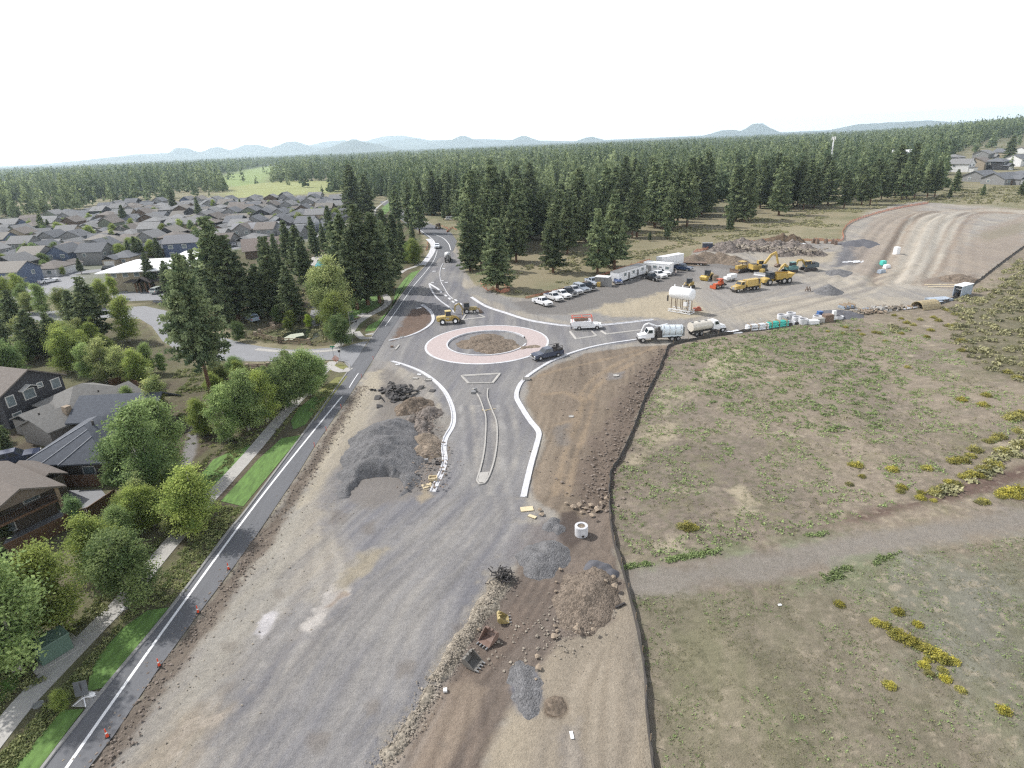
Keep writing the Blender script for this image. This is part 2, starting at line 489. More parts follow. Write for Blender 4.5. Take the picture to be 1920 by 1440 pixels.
def rise(x, y):
    """Far wooded ridge on the right and slow swell of the plain."""
    x, y = np.asarray(x, float), np.asarray(y, float)
    a = np.clip((x / np.maximum(y, 1) - 0.52) / 0.35, 0, 1) * np.clip((y - 520) / 900, 0, 1)
    return 26 * a * a * (3 - 2 * a)

dirt_amt = np.zeros(gx.size, np.float32)       # how loose and rutted the soil is
alb = np.zeros((gx.size, 3), np.float32)
n_big = fbm(gx / 14, gy / 14, 1, 4)
n_med = fbm(gx / 3.2, gy / 3.2, 2, 4)
n_fin = fbm(gx / 0.7, gy / 0.7, 3, 3)
# wheel streaks follow the haul road: aslant below, then straight on into the roundabout
lane = gx - 0.42 * np.clip(gy, 0, 68) - 0.12 * np.clip(gy - 68, 0, 40) - 0.06 * np.clip(gy - 68, 0, 40)
n_str = fbm(lane / 1.5 + 0.3 * n_big, gy / 30.0, 4, 4)         # streaks along the road
n_stw = 0.6 * fbm((lane + 1.5 * n_big) / 0.7, (gy + 3 * n_big) / 12.0, 5, 3) + 0.6 * fbm((lane - 0.06 * gy + 0.8 * n_big) / 0.42, gy / 20.0, 8, 3)
n_huge = fbm(gx / 160, gy / 160, 6, 4)

def lerp_to(idx, col, m):
    alb[idx] = alb[idx] * (1 - m[:, None]) + np.asarray(col, np.float32)[None] * m[:, None] if np.ndim(col) == 1 else alb[idx] * (1 - m[:, None]) + col * m[:, None]

def paint(pts, col, soft=0.6, warp=0.8, var=0.12, op=1.0, streak=0.0, col2=None, patch=0.0, rut=None, world=False):
    """Lays a soil down inside an outline, with a ragged edge."""
    poly = pts if world else W(pts)
    a = np.array(poly)
    pad = soft + warp * 2 + 1
    idx = np.nonzero((gx > a[:, 0].min() - pad) & (gx < a[:, 0].max() + pad) & (gy > a[:, 1].min() - pad) & (gy < a[:, 1].max() + pad))[0]
    if not len(idx): return
    s = sdist(gx[idx], gy[idx], poly) + warp * (n_med[idx] + 0.5 * n_fin[idx])
    m = np.clip((s + soft) / (2 * soft), 0, 1)
    m = m * m * (3 - 2 * m) * op
    c = np.repeat(np.asarray(col, np.float32)[None], len(idx), 0)
    if col2 is not None:
        w = np.clip(0.5 + 0.9 * (n_big[idx] * 0.6 + n_str[idx] * 0.7) + patch, 0, 1)[:, None]
        c = c * (1 - w) + np.asarray(col2, np.float32)[None] * w
    c = c * (1 + var * n_med[idx] + var * 0.6 * n_fin[idx] + streak * n_stw[idx])[:, None]
    lerp_to(idx, c, m)
    if rut is not None: dirt_amt[idx] = dirt_amt[idx] * (1 - m) + rut * m

def paint_line(pts, width, col, **k):
    L = smooth_line(W(pts), 3.0)
    n = [((L[min(i + 1, len(L) - 1)] - L[max(i - 1, 0)]).normalized()) for i in range(len(L))]
    w = width / 2
    P = [(p.x + t.y * w, p.y - t.x * w) for p, t in zip(L, n)] + [(p.x - t.y * w, p.y + t.x * w) for p, t in reversed(list(zip(L, n)))]
    paint(P, col, world=True, **k)

# --- plain and forest floor
w = np.clip(0.5 + n_big * 0.6 + n_med * 0.3, 0, 1)[:, None]
alb[:] = np.array(C(165, 155, 128)) * (1 - w) + np.array(C(128, 128, 98)) * w
far = np.clip((np.hypot(gx, gy) - 900) / 900, 0, 1)[:, None]
wf = np.clip(0.45 + n_huge * 0.8, 0, 1)[:, None]
alb[:] = alb * (1 - far) + (np.array((0.030, 0.045, 0.024)) * wf + np.array((0.045, 0.058, 0.03)) * (1 - wf)) * far
# --- golf course and clearings far off
paint([(395, 345), (412, 330), (455, 320), (500, 311), (540, 314), (512, 326), (500, 345), (440, 352)], C(150, 168, 108), 3, 2)
paint([(640, 318), (700, 300), (790, 287), (800, 300), (740, 318), (690, 325)], C(178, 180, 125), 4, 6)
paint([(420, 352), (520, 340), (640, 338), (650, 360), (540, 366), (430, 372)], C(165, 170, 115), 4, 6)
paint([(820, 322), (900, 305), (920, 312), (850, 328)], C(185, 172, 140), 4, 6)
paint([(-100, 352), (0, 340), (60, 338), (70, 346), (-100, 362)], C(165, 190, 105), 4, 4)
# --- housing estate
paint([(-200, 590), (60, 556), (240, 540), (340, 498), (430, 480), (560, 460), (650, 440), (662, 390), (600, 370), (400, 376), (200, 392), (-200, 425)], C(150, 148, 142), 3, 3, 0.12, col2=C(128, 134, 112))
# --- planted land left of the road
paint([(-400, 640), (-150, 606), (100, 600), (270, 600), (300, 640), (345, 668), (480, 682), (620, 680), (655, 700), (560, 830), (430, 1000), (190, 1310), (20, 1530), (-700, 1530)], C(108, 98, 84), 0.8, 0.8, 0.25, col2=C(120, 120, 88))
paint([(270, 575), (350, 590), (470, 640), (600, 650), (680, 640), (735, 575), (800, 490), (790, 440), (720, 380), (660, 420), (560, 460), (430, 470), (330, 500), (210, 560)], C(112, 102, 84), 1, 1, 0.25, col2=C(102, 108, 74))
# --- the field right of the silt fence
FIELD = FENCE + [(2300, 330), (3200, 420), (3400, 1560), (1240, 1560)]
idx = np.nonzero((gx > -5) & (gy < 420))[0]
s = sdist(gx[idx], gy[idx], W(FIELD))
m = np.clip(s / 0.6 + 0.5, 0, 1)
w = np.clip(0.5 + 0.8 * n_big[idx] + 0.55 * n_med[idx], 0, 1)[:, None]
c = np.array(C(163, 150, 133)) * (1 - w) + np.array(C(140, 129, 117)) * w
g = np.clip((fbm(gx[idx] / 6, gy[idx] / 4, 21, 4) * 0.75 + 0.45 * n_fin[idx] - 0.12) * 1.5, 0, 1)[:, None]
c = c * (1 - g * 0.6) + np.array(C(130, 126, 96)) * g * 0.6
p = np.clip((fbm(gx[idx] / 5, gy[idx] / 2.5, 22, 4) - 0.55) * 3, 0, 1)[:, None]
c = c * (1 - p * 0.8) + np.array(C(188, 176, 154)) * p * 0.8
field_idx, field_m = idx, m
c = c * (1 + 0.20 * n_fin[idx] + 0.11 * n_med[idx])[:, None]
lerp_to(idx, c, m)
FIELD_W = W(FIELD)
paint([(1800, 650), (1790, 600), (1830, 566), (1920, 500), (2300, 420), (2500, 700), (1930, 730), (1850, 700)], C(128, 122, 100), 2, 3, 0.15)
paint([(1175, 1110), (1450, 1096), (1640, 1045), (1920, 1000), (2300, 960), (2600, 1560), (1240, 1560)], C(152, 142, 125), 2, 2, 0.14, col2=C(138, 131, 112))
paint([(1500, 1085), (1700, 1040), (1920, 1015), (2300, 990), (2300, 1400), (1920, 1440), (1800, 1300), (1640, 1130)], C(130, 132, 106), 3.0, 4, 0.2, 0.7, col2=C(142, 139, 128))
paint([(1230, 1200), (1300, 1150), (1450, 1250), (1560, 1440), (1500, 1530), (1250, 1530)], C(156, 146, 126), 3, 3, 0.12, 0.75, col2=C(136, 132, 106))
paint([(1700, 1090), (1920, 1060), (1920, 1240), (1800, 1240)], C(140, 139, 133), 4, 4, 0.08, 0.45)
paint([(1165, 1064), (1350, 1045), (1550, 1012), (1700, 985), (1920, 952), (2300, 905), (2300, 950), (1920, 996), (1700, 1027), (1560, 1066), (1440, 1094), (1300, 1106), (1180, 1116)], C(150, 143, 134), 1.4, 1.0, 0.08, rut=0.1)
paint([(1540, 990), (1640, 952), (1760, 922), (1920, 868), (2100, 800), (2100, 840), (1920, 898), (1800, 934), (1640, 975)], C(112, 92, 84), 0.8, 0.7, 0.14, 0.9)
paint([(1232, 752), (1300, 712), (1350, 676), (1380, 655), (1400, 662), (1360, 695), (1300, 735), (1240, 775)], C(186, 176, 150), 1.6, 2.4, 0.15, 0.75)
paint([(1170, 870), (1215, 800), (1270, 790), (1260, 830), (1190, 880)], C(182, 170, 146), 1.2, 1.6, 0.12, 0.8)
paint([(1362, 918), (1390, 907), (1432, 948), (1402, 958)], C(186, 174, 150), 0.5, 0.5, 0.08, 0.9)
paint([(1235, 1020), (1290, 990), (1330, 995), (1270, 1025)], C(190, 178, 156), 0.8, 1.4, 0.15, 0.7)
paint([(1165, 1062), (1300, 1035), (1440, 1012), (1560, 992), (1570, 1000), (1440, 1024), (1300, 1048), (1170, 1068)], C(124, 136, 96), 1.0, 1.3, 0.25, 0.5)
paint([(1470, 1096), (1560, 1070), (1640, 1045), (1660, 1052), (1580, 1084), (1480, 1108)], C(124, 136, 96), 1.2, 1.6, 0.25, 0.5)
# --- matted grass, bare specks and stubble all over the field
idx, m = field_idx, field_m
on_track = np.clip(sdist(gx[idx], gy[idx], W([(1165, 1064), (1350, 1045), (1550, 1012), (1700, 985), (1920, 952), (2300, 905), (2300, 950), (1920, 996), (1700, 1027), (1560, 1066), (1440, 1094), (1300, 1106), (1180, 1116)])) / 1.5 + 0.5, 0, 1)
m = m * (1 - 0.8 * on_track)
sp = fbm(gx[idx] / 0.55, gy[idx] / 0.42, 23, 2)
s2_ = fbm((gx[idx] + 0.5 * gy[idx]) / 0.7, (gy[idx] - 0.3 * gx[idx]) / 3.2, 24, 3)
veg = np.clip(0.6 + 0.9 * n_big[idx] + 0.5 * s2_, 0.08, 1)
lerp_to(idx, np.array(C(110, 108, 86), np.float32), (np.clip((sp - 0.22) * 3, 0, 1) * veg * 0.62 * m).astype(np.float32))
lerp_to(idx, np.array(C(186, 173, 152), np.float32), (np.clip((-sp - 0.35) * 4, 0, 1) * (1.1 - veg) * 0.6 * m).astype(np.float32))
lerp_to(idx, np.array(C(126, 124, 100), np.float32), (np.clip((s2_ - 0.1) * 1.6, 0, 1) * veg * 0.45 * m).astype(np.float32))
# --- the works
WORKS = FENCE + [(2200, 380), (1920, 395), (1720, 377), (1640, 392), (1590, 420), (1575, 452), (1450, 452), (1300, 470), (1285, 498), (1150, 526), (1000, 560), (950, 556), (890, 535), (868, 500), (850, 440), (800, 415), (745, 388), (770, 405), (815, 424), (840, 445), (820, 480)] + ROAD_R[9:]
paint(WORKS, C(182, 174, 160), 0.5, 0.25, 0.07, streak=0.13, col2=C(156, 152, 148), rut=0.7)
GREY, GREY2 = C(133, 132, 136), C(162, 158, 153)
paint([(300, 1500), (400, 1300), (470, 1200), (520, 1140), (600, 1130), (680, 1060), (610, 990), (600, 900), (660, 830), (740, 790), (830, 900), (990, 920), (985, 985), (975, 1035), (900, 1130), (820, 1250), (740, 1400), (700, 1500)], GREY, 1.4, 2.2, 0.08, streak=0.20, col2=GREY2, patch=-0.12, rut=0.3)
paint([(470, 1200), (520, 1140), (560, 1000), (600, 900), (560, 930), (480, 1060), (400, 1190), (330, 1330), (400, 1300)], C(176, 171, 160), 1.2, 1.5, 0.06, 0.6, streak=0.1, rut=0.4)
LANES = [(815, 930), (835, 840), (848, 790), (800, 712), (733, 678), (690, 676), (708, 640), (738, 594), (760, 556), (790, 512), (812, 484), (842, 462), (872, 500), (866, 535), (885, 556), (930, 580), (1000, 600), (1075, 610), (1220, 600), (1300, 600), (1200, 640), (1100, 656), (1010, 690), (972, 740), (1012, 810), (1000, 870), (985, 935)]
paint(LANES, GREY, 0.6, 0.4, 0.04, streak=0.13, col2=C(162, 159, 155), patch=-0.05, rut=0.12)
paint([(860, 545), (890, 552), (960, 580), (1080, 606), (1220, 598), (1250, 600), (1200, 585), (1040, 590), (950, 560), (900, 535)], C(150, 148, 146), 1, 1, 0.08, 0.8)
paint([(960, 566), (1000, 562), (1110, 540), (1200, 525), (1290, 495), (1400, 486), (1420, 520), (1330, 520), (1250, 548), (1180, 566), (1060, 590), (985, 588)], C(134, 130, 126), 1.0, 1.2, 0.06, 0.95, rut=0.2)
paint([(1100, 582), (1180, 562), (1250, 548), (1300, 560), (1330, 590), (1250, 598), (1150, 594)], C(188, 176, 152), 1.5, 2, 0.08, 0.85, streak=0.06)
paint([(1290, 500), (1420, 510), (1500, 520), (1540, 560), (1480, 590), (1380, 590), (1320, 560)], C(160, 156, 152), 3, 3, 0.06, 0.7, streak=0.1)
paint([(1340, 585), (1500, 555), (1620, 560), (1700, 556), (1700, 572), (1500, 590), (1400, 602)], C(186, 176, 158), 2, 3, 0.06, 0.6, streak=0.1)
paint([(1380, 495), (1500, 480), (1570, 470), (1560, 490), (1480, 505)], C(186, 174, 152), 2, 2, 0.06, 0.7)
paint([(1590, 452), (1640, 450), (1636, 478), (1612, 496), (1560, 500), (1575, 470)], C(122, 121, 124), 1, 1.5, 0.08, 0.95)
paint([(1640, 520), (1660, 470), (1690, 420), (1740, 400), (1800, 400), (1790, 470), (1770, 520), (1700, 545)], C(190, 183, 170), 2, 2, 0.05, 0.7, streak=0.16)
paint([(1600, 460), (1640, 410), (1700, 385), (1740, 382), (1700, 410), (1675, 470), (1640, 525), (1600, 520)], C(166, 153, 139), 2, 2, 0.07, 0.7, streak=0.14)
for xo, wd, cc, oo in ((-14, 2.2, (134, 114, 98), .8), (-4, 1.2, (205, 196, 180), .8), (4, 2.6, (146, 126, 108), .85), (14, 3.2, (202, 193, 178), .7), (30, 1.3, (150, 136, 120), .5), (40, 2.6, (206, 198, 184), .7), (52, 1.2, (156, 142, 126), .5), (64, 2.4, (204, 196, 182), .7), (76, 1.6, (142, 124, 108), .75), (86, 2.2, (198, 188, 172), .6), (98, 1.8, (140, 120, 104), .8), (110, 3, (164, 148, 132), .6)):  # pale wheel tracks, plus dark strips painting in the shade of the cut slopes
    paint_line([(1652 + xo * 0.8, 536), (1668 + xo, 500), (1690 + xo, 455), (1708 + xo, 420), (1740 + xo, 400), (1850 + xo, 393 + xo * 0.12), (1960, 396 + xo * 0.25)], wd, C(*cc), soft=0.8, warp=0.8, op=oo * 0.7, streak=0.08)
for k in range(5):
    paint_line([(1480 - 30 * k, 592 - 2 * k), (1560, 566 - 6 * k), (1640, 545 - 6 * k), (1690 + 10 * k, 500)], 1.2, C(*((196, 186, 168), (142, 134, 126))[k % 2]), soft=0.5, warp=0.6, op=0.5)
    paint_line([(1290 + 25 * k, 600 - 8 * k), (1380 + 20 * k, 580 - 9 * k), (1480, 560 - 8 * k), (1570, 530 - 6 * k)], 1.0, C(*((140, 134, 128), (196, 187, 170))[k % 2]), soft=0.5, warp=0.6, op=0.45)
paint([(1770, 540), (1800, 470), (1840, 430), (1920, 405), (1920, 460), (1850, 510), (1800, 545)], C(160, 146, 132), 2, 2, 0.07, 0.7)
paint([(1740, 520), (1830, 515), (1800, 530), (1745, 532)], C(132, 120, 110), 1.5, 1.5, 0.1, 0.8)
paint([(1830, 440), (1920, 415), (1960, 415), (1960, 425), (1850, 452)], C(140, 136, 112), 2, 2, 0.1, 0.4)
# --- brown ground right of the roundabout
BROWN = [(992, 712), (1030, 688), (1100, 662), (1190, 648), (1262, 648), (1234, 700), (1208, 752), (1165, 857), (1144, 893), (1143, 950), (1150, 1010), (1080, 985), (1000, 935), (1000, 890), (1022, 820), (985, 760)]
paint(BROWN, C(152, 138, 121), 0.5, 0.5, 0.12, streak=0.2, col2=C(136, 123, 109), rut=1.2)
paint([(1075, 880), (1150, 760), (1190, 700), (1250, 652), (1262, 648), (1234, 700), (1165, 857), (1144, 893), (1143, 950), (1080, 960)], C(124, 111, 100), 0.8, 1.2, 0.2, 0.85, rut=1.6)
for ps in ([(1040, 930), (1060, 850), (1090, 770), (1100, 720), (1180, 670), (1230, 650)], [(1062, 930), (1082, 850), (1110, 770), (1118, 725), (1190, 678)], [(1010, 705), (1060, 690), (1140, 672), (1200, 655)], [(1015, 740), (1060, 735), (1100, 755)], [(1030, 800), (1070, 790), (1120, 720)]):
    paint_line(ps, 0.8, C(160, 142, 120), soft=0.4, warp=0.35, op=0.75, rut=0.8)
paint([(1035, 800), (1062, 795), (1066, 835), (1040, 838)], C(132, 126, 120), 0.8, 0.8, 0.06, 0.8)
paint([(1140, 700), (1170, 697), (1166, 710), (1140, 712)], C(142, 138, 136), 0.5, 0.5, 0.06, 0.8)
# --- near brown cut and sandy apron
paint([(1030, 1205), (1140, 1165), (1172, 1090), (1195, 1180), (1209, 1260), (1212, 1330), (1228, 1470), (1228, 1520), (860, 1520), (900, 1440), (990, 1290)], C(171, 159, 141), 0.5, 0.4, 0.06, streak=0.07, col2=C(158, 148, 134), rut=0.5)
paint([(1000, 985), (1060, 975), (1143, 955), (1150, 1010), (1174, 1090), (1150, 1160), (1095, 1190), (1045, 1205), (985, 1285), (900, 1440), (870, 1500), (700, 1500), (760, 1390), (850, 1240), (890, 1180), (968, 1070)], C(126, 115, 106), 0.5, 0.6, 0.14, streak=0.14, col2=C(140, 127, 115), rut=0.9)
paint([(690, 1500), (730, 1440), (800, 1330), (838, 1278), (880, 1268), (918, 1290), (905, 1320), (840, 1440), (815, 1500)], C(160, 145, 129), 0.4, 0.4, 0.07, streak=0.14, rut=0.4)
paint([(960, 1010), (985, 985), (1060, 975), (1080, 1000), (1000, 1030), (950, 1050)], C(140, 136, 136), 1, 1.2, 0.08, 0.7)
paint([(1050, 960), (1080, 955), (1095, 1000), (1070, 1030), (1050, 1010)], C(92, 82, 76), 0.5, 0.5, 0.1, 0.9, rut=0.5)
paint([(962, 1262), (1008, 1262), (1016, 1310), (1002, 1345), (972, 1338), (960, 1300)], C(126, 126, 132), 0.3, 0.3, 0.06)
paint([(1026, 1316), (1050, 1312), (1068, 1330), (1050, 1348), (1026, 1344)], C(98, 82, 68), 0.3, 0.4, 0.15, rut=0.8)
paint([(1055, 1360), (1085, 1350), (1090, 1440), (1060, 1440)], C(140, 137, 137), 0.6, 1.0, 0.08, 0.6)
paint([(905, 1420), (960, 1330), (1000, 1350), (960, 1460)], C(182, 170, 150), 0.8, 0.8, 0.06, 0.6, streak=0.08)
# --- west verge of the works, pale tailings and piles' aprons
for ps, wd in (([(150, 1500), (215, 1400), (300, 1275), (375, 1172), (435, 1090), (483, 1025), (565, 905), (592, 862), (642, 785), (682, 724)], 1.9),):
    paint_line(ps, wd, C(126, 115, 104), soft=0.6, warp=0.9, op=0.95, var=0.25, rut=1.4)
paint([(230, 1440), (330, 1340), (420, 1320), (470, 1300), (380, 1400), (320, 1500), (210, 1500)], C(170, 158, 140), 1, 1.2, 0.1, 0.8, streak=0.08)
paint([(575, 1165), (600, 1120), (640, 1095), (660, 1105), (630, 1140), (590, 1172)], C(196, 190, 183), 0.8, 1.1, 0.15, 0.75, rut=1.5)
paint([(482, 1185), (492, 1152), (512, 1152), (508, 1180), (490, 1196)], C(206, 203, 202), 0.4, 0.5, 0.12, 0.8)
paint([(630, 1100), (690, 1030), (725, 1030), (680, 1075), (640, 1108)], C(172, 162, 142), 1.0, 1.2, 0.1, 0.7, rut=0.9)
paint([(640, 830), (690, 800), (715, 740), (700, 690), (730, 690), (790, 745), (830, 800), (838, 860), (800, 920), (700, 955), (640, 930)], C(140, 134, 128), 1.0, 1.0, 0.1, 0.8)
paint([(690, 700), (720, 690), (700, 760), (660, 830), (600, 920), (560, 950), (610, 850), (660, 760)], C(190, 180, 160), 0.9, 1.0, 0.07, 0.85, streak=0.08)
paint([(735, 640), (790, 622), (812, 600), (800, 575), (772, 580), (750, 610)], C(124, 104, 90), 0.6, 0.8, 0.15, 0.9, rut=1.0)
paint([(800, 915), (810, 930), (790, 945), (780, 935)], C(178, 164, 140), 0.4, 0.5, 0.1, 0.8)
# --- wheel tracks up the haul road
_rt = random.Random(17)
for k in range(26):
    x0 = 340 + k * 17 + _rt.uniform(-8, 8)
    x1 = 800 + (k - 5) * 8.5 + _rt.uniform(-10, 10)
    x2 = 868 + (k % 9) * 12
    for dx in (0, 7):
        paint_line([(x0 - 60 + dx * 3, 1500), (x0 + 60 + dx * 2.4, 1320), (x0 * 0.55 + x1 * 0.45 + dx * 1.6, 1130), (x1 + dx, 985), (x2 + dx * 0.7, 860), (x2 - 8 + dx * 0.5, 760)], 0.38, C(*((176, 173, 169), (122, 121, 124), (184, 178, 168))[k % 3]), soft=0.25, warp=0.25, op=_rt.uniform(0.08, 0.26), var=0.15)
for k in range(9):
    x0 = 250 + k * 22
    for dx in (0, 8):
        paint_line([(x0 + dx * 2, 1500), (x0 + 110 + dx * 1.7, 1300), (x0 + 250 + dx, 1100), (560 + k * 9 + dx, 960), (640 + k * 6 + dx * 0.7, 820), (690 + k * 3 + dx * 0.6, 730)], 0.4, C(*((196, 188, 174), (140, 132, 124))[k % 2]), soft=0.25, warp=0.3, op=_rt.uniform(0.08, 0.24), var=0.15)
for k in range(8):
    x0 = 1050 + k * 18
    for dx in (0, 7):
        paint_line([(x0 + dx, 1500), (x0 + 4 + dx, 1400), (x0 + _rt.uniform(-10, 20) + dx, 1300), (1120 + k * 6 + dx * 0.8, 1210)], 0.35, C(*((146, 134, 118), (188, 176, 158))[k % 2]), soft=0.25, warp=0.25, op=_rt.uniform(0.15, 0.4), var=0.15)
for k in range(7):
    x0 = 740 + k * 22
    paint_line([(x0, 1500), (x0 + 40, 1390), (850 + k * 9, 1280), (930 + k * 10, 1180), (990 + k * 10, 1090)], 0.5, C(*((98, 85, 77), (148, 132, 118))[k % 2]), soft=0.3, warp=0.3, op=0.4, var=0.15)
paint([(575, 1168), (592, 1128), (622, 1104), (655, 1094), (664, 1106), (640, 1130), (612, 1152), (588, 1176)], C(200, 194, 187), 0.3, 1.0, 0.22, 0.85, rut=1.5)
paint([(600, 1140), (640, 1105), (655, 1112), (620, 1145)], C(150, 132, 116), 0.3, 0.9, 0.2, 0.7, rut=1.2)
paint([(480, 1188), (490, 1154), (512, 1150), (508, 1180), (492, 1198)], C(208, 204, 204), 0.25, 0.5, 0.15, 0.85)
paint([(632, 1104), (676, 1042), (724, 1026), (690, 1068), (645, 1108)], C(168, 158, 138), 0.5, 1.0, 0.14, 0.75, rut=0.9)
paint([(300, 1385), (380, 1345), (440, 1318), (470, 1302), (450, 1330), (380, 1370), (320, 1420)], C(194, 182, 168), 0.4, 1.0, 0.18, 0.6, rut=0.8)
for (x_, y_, a_) in ((430, 1215, 9), (428, 1245, 8), (425, 1290, 10), (330, 1375, 9), (520, 1110, 8), (630, 965, 14), (690, 990, 12), (860, 1180, 10), (760, 1250, 14), (700, 1330, 12), (600, 1390, 14), (836, 1395, 7)):
    paint([(x_ - a_, y_ - a_ * .6), (x_ + a_, y_ - a_ * .9), (x_ + a_ * .9, y_ + a_), (x_ - a_ * .8, y_ + a_ * 1.1)], C(126, 118, 110), 0.4, 0.7, 0.15, 0.5, rut=0.6)
# --- rolling paths, gravel walks
paint([(358, 788), (376, 800), (366, 850), (352, 888), (336, 882), (346, 838)], C(150, 147, 145), 0.3, 0.3, 0.06)
paint([(880, 505), (900, 520), (960, 545), (1100, 520), (1260, 470), (1400, 440), (1580, 410), (1580, 385), (1300, 400), (1100, 440), (900, 470)], C(160, 148, 122), 4, 6, 0.15, 0.5)

# --- relief
gz = rise(gx, gy).astype(np.float32)
near = np.clip(1.3 - np.hypot(gx, gy - 60) / 260, 0, 1)
gz += near * dirt_amt * (0.05 * n_med + 0.075 * n_stw * (dirt_amt > 0.15) + 0.045 * n_fin - 0.05)
# banked haul ramp at the far right
_rl = [tuple(p) for p in smooth_line(W([(1655, 530), (1680, 490), (1702, 445), (1725, 415), (1780, 398), (1900, 396)]), 3.0)]
_ri = np.nonzero((gx > 90) & (gx < 420) & (gy > 160) & (gy < 420))[0]
_rd = np.min([np.hypot(gx[_ri] - a, gy[_ri] - b) for a, b in _rl], axis=0)
gz[_ri] += np.clip(1.3 - np.abs(_rd - 6) / 2.2, 0, 1) * 0.75 + 0.22 * np.sin(_rd * 1.7) * np.clip(1.4 - _rd / 18, 0, 1)
gz += np.where((gx > 20) & (gy < 300), 0.03 * n_fin, 0)
gz += np.clip((np.hypot(gx, gy) - 1500) / 1500, 0, 1) * 3.0 * n_huge
gz = np.minimum(gz, np.where((dirt_amt > 0) & (gx < 95), 0.10, 1e3))

nr, nc = SH
q = (np.arange(nr - 1)[:, None] * nc + np.arange(nc - 1)[None]).ravel()
faces = np.stack([q, q + 1, q + 1 + nc, q + nc], 1)
gm, nt, b = new_mat('ground_soil')
N, L = nt.nodes.new, nt.links.new
at = N("ShaderNodeAttribute"); at.attribute_name = 'albedo'
ge = N("ShaderNodeNewGeometry")
n1 = N("ShaderNodeTexNoise"); n1.inputs['Scale'].default_value = 2.2; n1.inputs['Detail'].default_value = 10; n1.inputs['Roughness'].default_value = 0.72
L(ge.outputs['Position'], n1.inputs['Vector'])
n2 = N("ShaderNodeTexNoise"); n2.inputs['Scale'].default_value = 7.0; n2.inputs['Detail'].default_value = 4; n2.inputs['Roughness'].default_value = 0.7
L(ge.outputs['Position'], n2.inputs['Vector'])
ad = N("ShaderNodeMath"); ad.operation = 'ADD'
L(n1.outputs['Fac'], ad.inputs[0]); L(n2.outputs['Fac'], ad.inputs[1])
rm = N("ShaderNodeMapRange"); rm.inputs['From Min'].default_value, rm.inputs['From Max'].default_value = 0.6, 1.4
rm.inputs['To Min'].default_value, rm.inputs['To Max'].default_value = 0.68, 1.32
L(ad.outputs[0], rm.inputs['Value'])
sc = N("ShaderNodeVectorMath"); sc.operation = 'SCALE'
L(at.outputs['Color'], sc.inputs[0]); L(rm.outputs['Result'], sc.inputs['Scale'])
L(sc.outputs['Vector'], b.inputs['Base Color'])
b.inputs['Roughness'].default_value = 0.95
b.inputs['Specular IOR Level'].default_value = 0.15
bp = N("ShaderNodeBump"); bp.inputs['Strength'].default_value = 0.8; bp.inputs['Distance'].default_value = 0.12
L(ad.outputs[0], bp.inputs['Height']); L(bp.outputs['Normal'], b.inputs['Normal'])
ground = link('ground', np_mesh('ground', np.stack([gx, gy, gz], 1), faces, gm, True, albedo=alb))
setp(ground, kind='structure')

# ------------------------------------------------------------------ roads, walks, lawns
road = sheet('road', ROAD_L + ROAD_R, 0.035, M['asphalt'])
sheet('side_street', SIDE, 0.030, M['asphalt_old'])
sheet('car_park', [(205, 549), (300, 540), (345, 552), (320, 562), (215, 566)], 0.05, M['asphalt_old'])
sheet('car_park', [(0, 555), (120, 512), (160, 520), (130, 540), (60, 575), (-60, 585)], 0.028, M['asphalt_old'])

def strip(name, pts, width, z, m, px=True, step=1.0, th=0.0):
    line = smooth_line(W(pts) if px else pts, step)
    w = width / 2
    prof = [(-w, z), (w, z)] if not th else [(-w, z - th), (-w, z), (w, z), (w, z - th)]
    o = sweep(name, line, prof, m)
    return setp(o, kind='structure')

strip('lane_marking', [(95, 1483), (125, 1440), (197, 1337), (330, 1150), (480, 945), (577, 822), (641, 744)], 0.26, 0.042, M['white_line'])
strip('lane_marking', [(672, 700), (662, 715), (655, 727)], 0.14, 0.042, M['white_line'])
strip('lane_marking', [(722, 612), (745, 580), (775, 537), (801, 506), (814, 487), (820, 470)], 0.16, 0.042, M['white_line'])
strip('lane_marking', [(818, 461), (812, 450), (797, 438), (782, 428)], 0.3, 0.042, M['white_line'])
strip('lane_marking', [(814, 440), (830, 446), (841, 457), (845, 469)], 0.3, 0.042, M['white_line'])
# sidewalks
WALK = [[(-40, 1425), (0, 1373), (45, 1318), (110, 1250), (180, 1178), (235, 1122), (300, 1043), (345, 990), (390, 938), (440, 884), (480, 839), (525, 785), (568, 740), (600, 703), (626, 678)],
        [(631, 652), (652, 630), (668, 607), (690, 592), (716, 578), (727, 567), (724, 556), (718, 549)],
        [(668, 622), (680, 634), (698, 633)], [(750, 513), (760, 506), (778, 500), (790, 493)], [(700, 420), (703, 395), (715, 383), (728, 374)]]
for i, ps in enumerate(WALK):
    strip('sidewalk', ps, 2.0 if i < 2 else 1.6, 0.05, M['concrete'], th=0.08)
strip('sidewalk', [(803, 448), (812, 458), (811, 470), (802, 485), (792, 497)], 2.4, 0.06, M['kerb_new'], th=0.08)
strip('sidewalk', [(480, 655), (540, 660), (600, 659), (640, 655)], 1.4, 0.05, M['concrete'], th=0.05)
strip('sidewalk', [(613, 683), (632, 694), (648, 696), (656, 690)], 1.6, 0.06, M['concrete'], th=0.08)
# street kerbs
KP = [(-0.22, -0.05), (-0.22, 0.15), (0.02, 0.15), (0.05, -0.05)]
def kerb(pts, m, prof=KP, closed=False, step=0.8, name='kerb'):
    return setp(sweep(name, smooth_line(W(pts), step, closed), prof, m, closed), kind='structure')
kerb(ROAD_L[:9], M['kerb_old'])
kerb([(698, 632), (705, 622), (735, 580), (760, 545), (780, 519), (800, 497)], M['kerb_old'])
kerb([(656, 693), (654, 684), (645, 679), (625, 676), (560, 677)], M['kerb_old'], [(-0.05, -0.05), (-0.05, 0.15), (0.18, 0.15), (0.2, -0.05)])
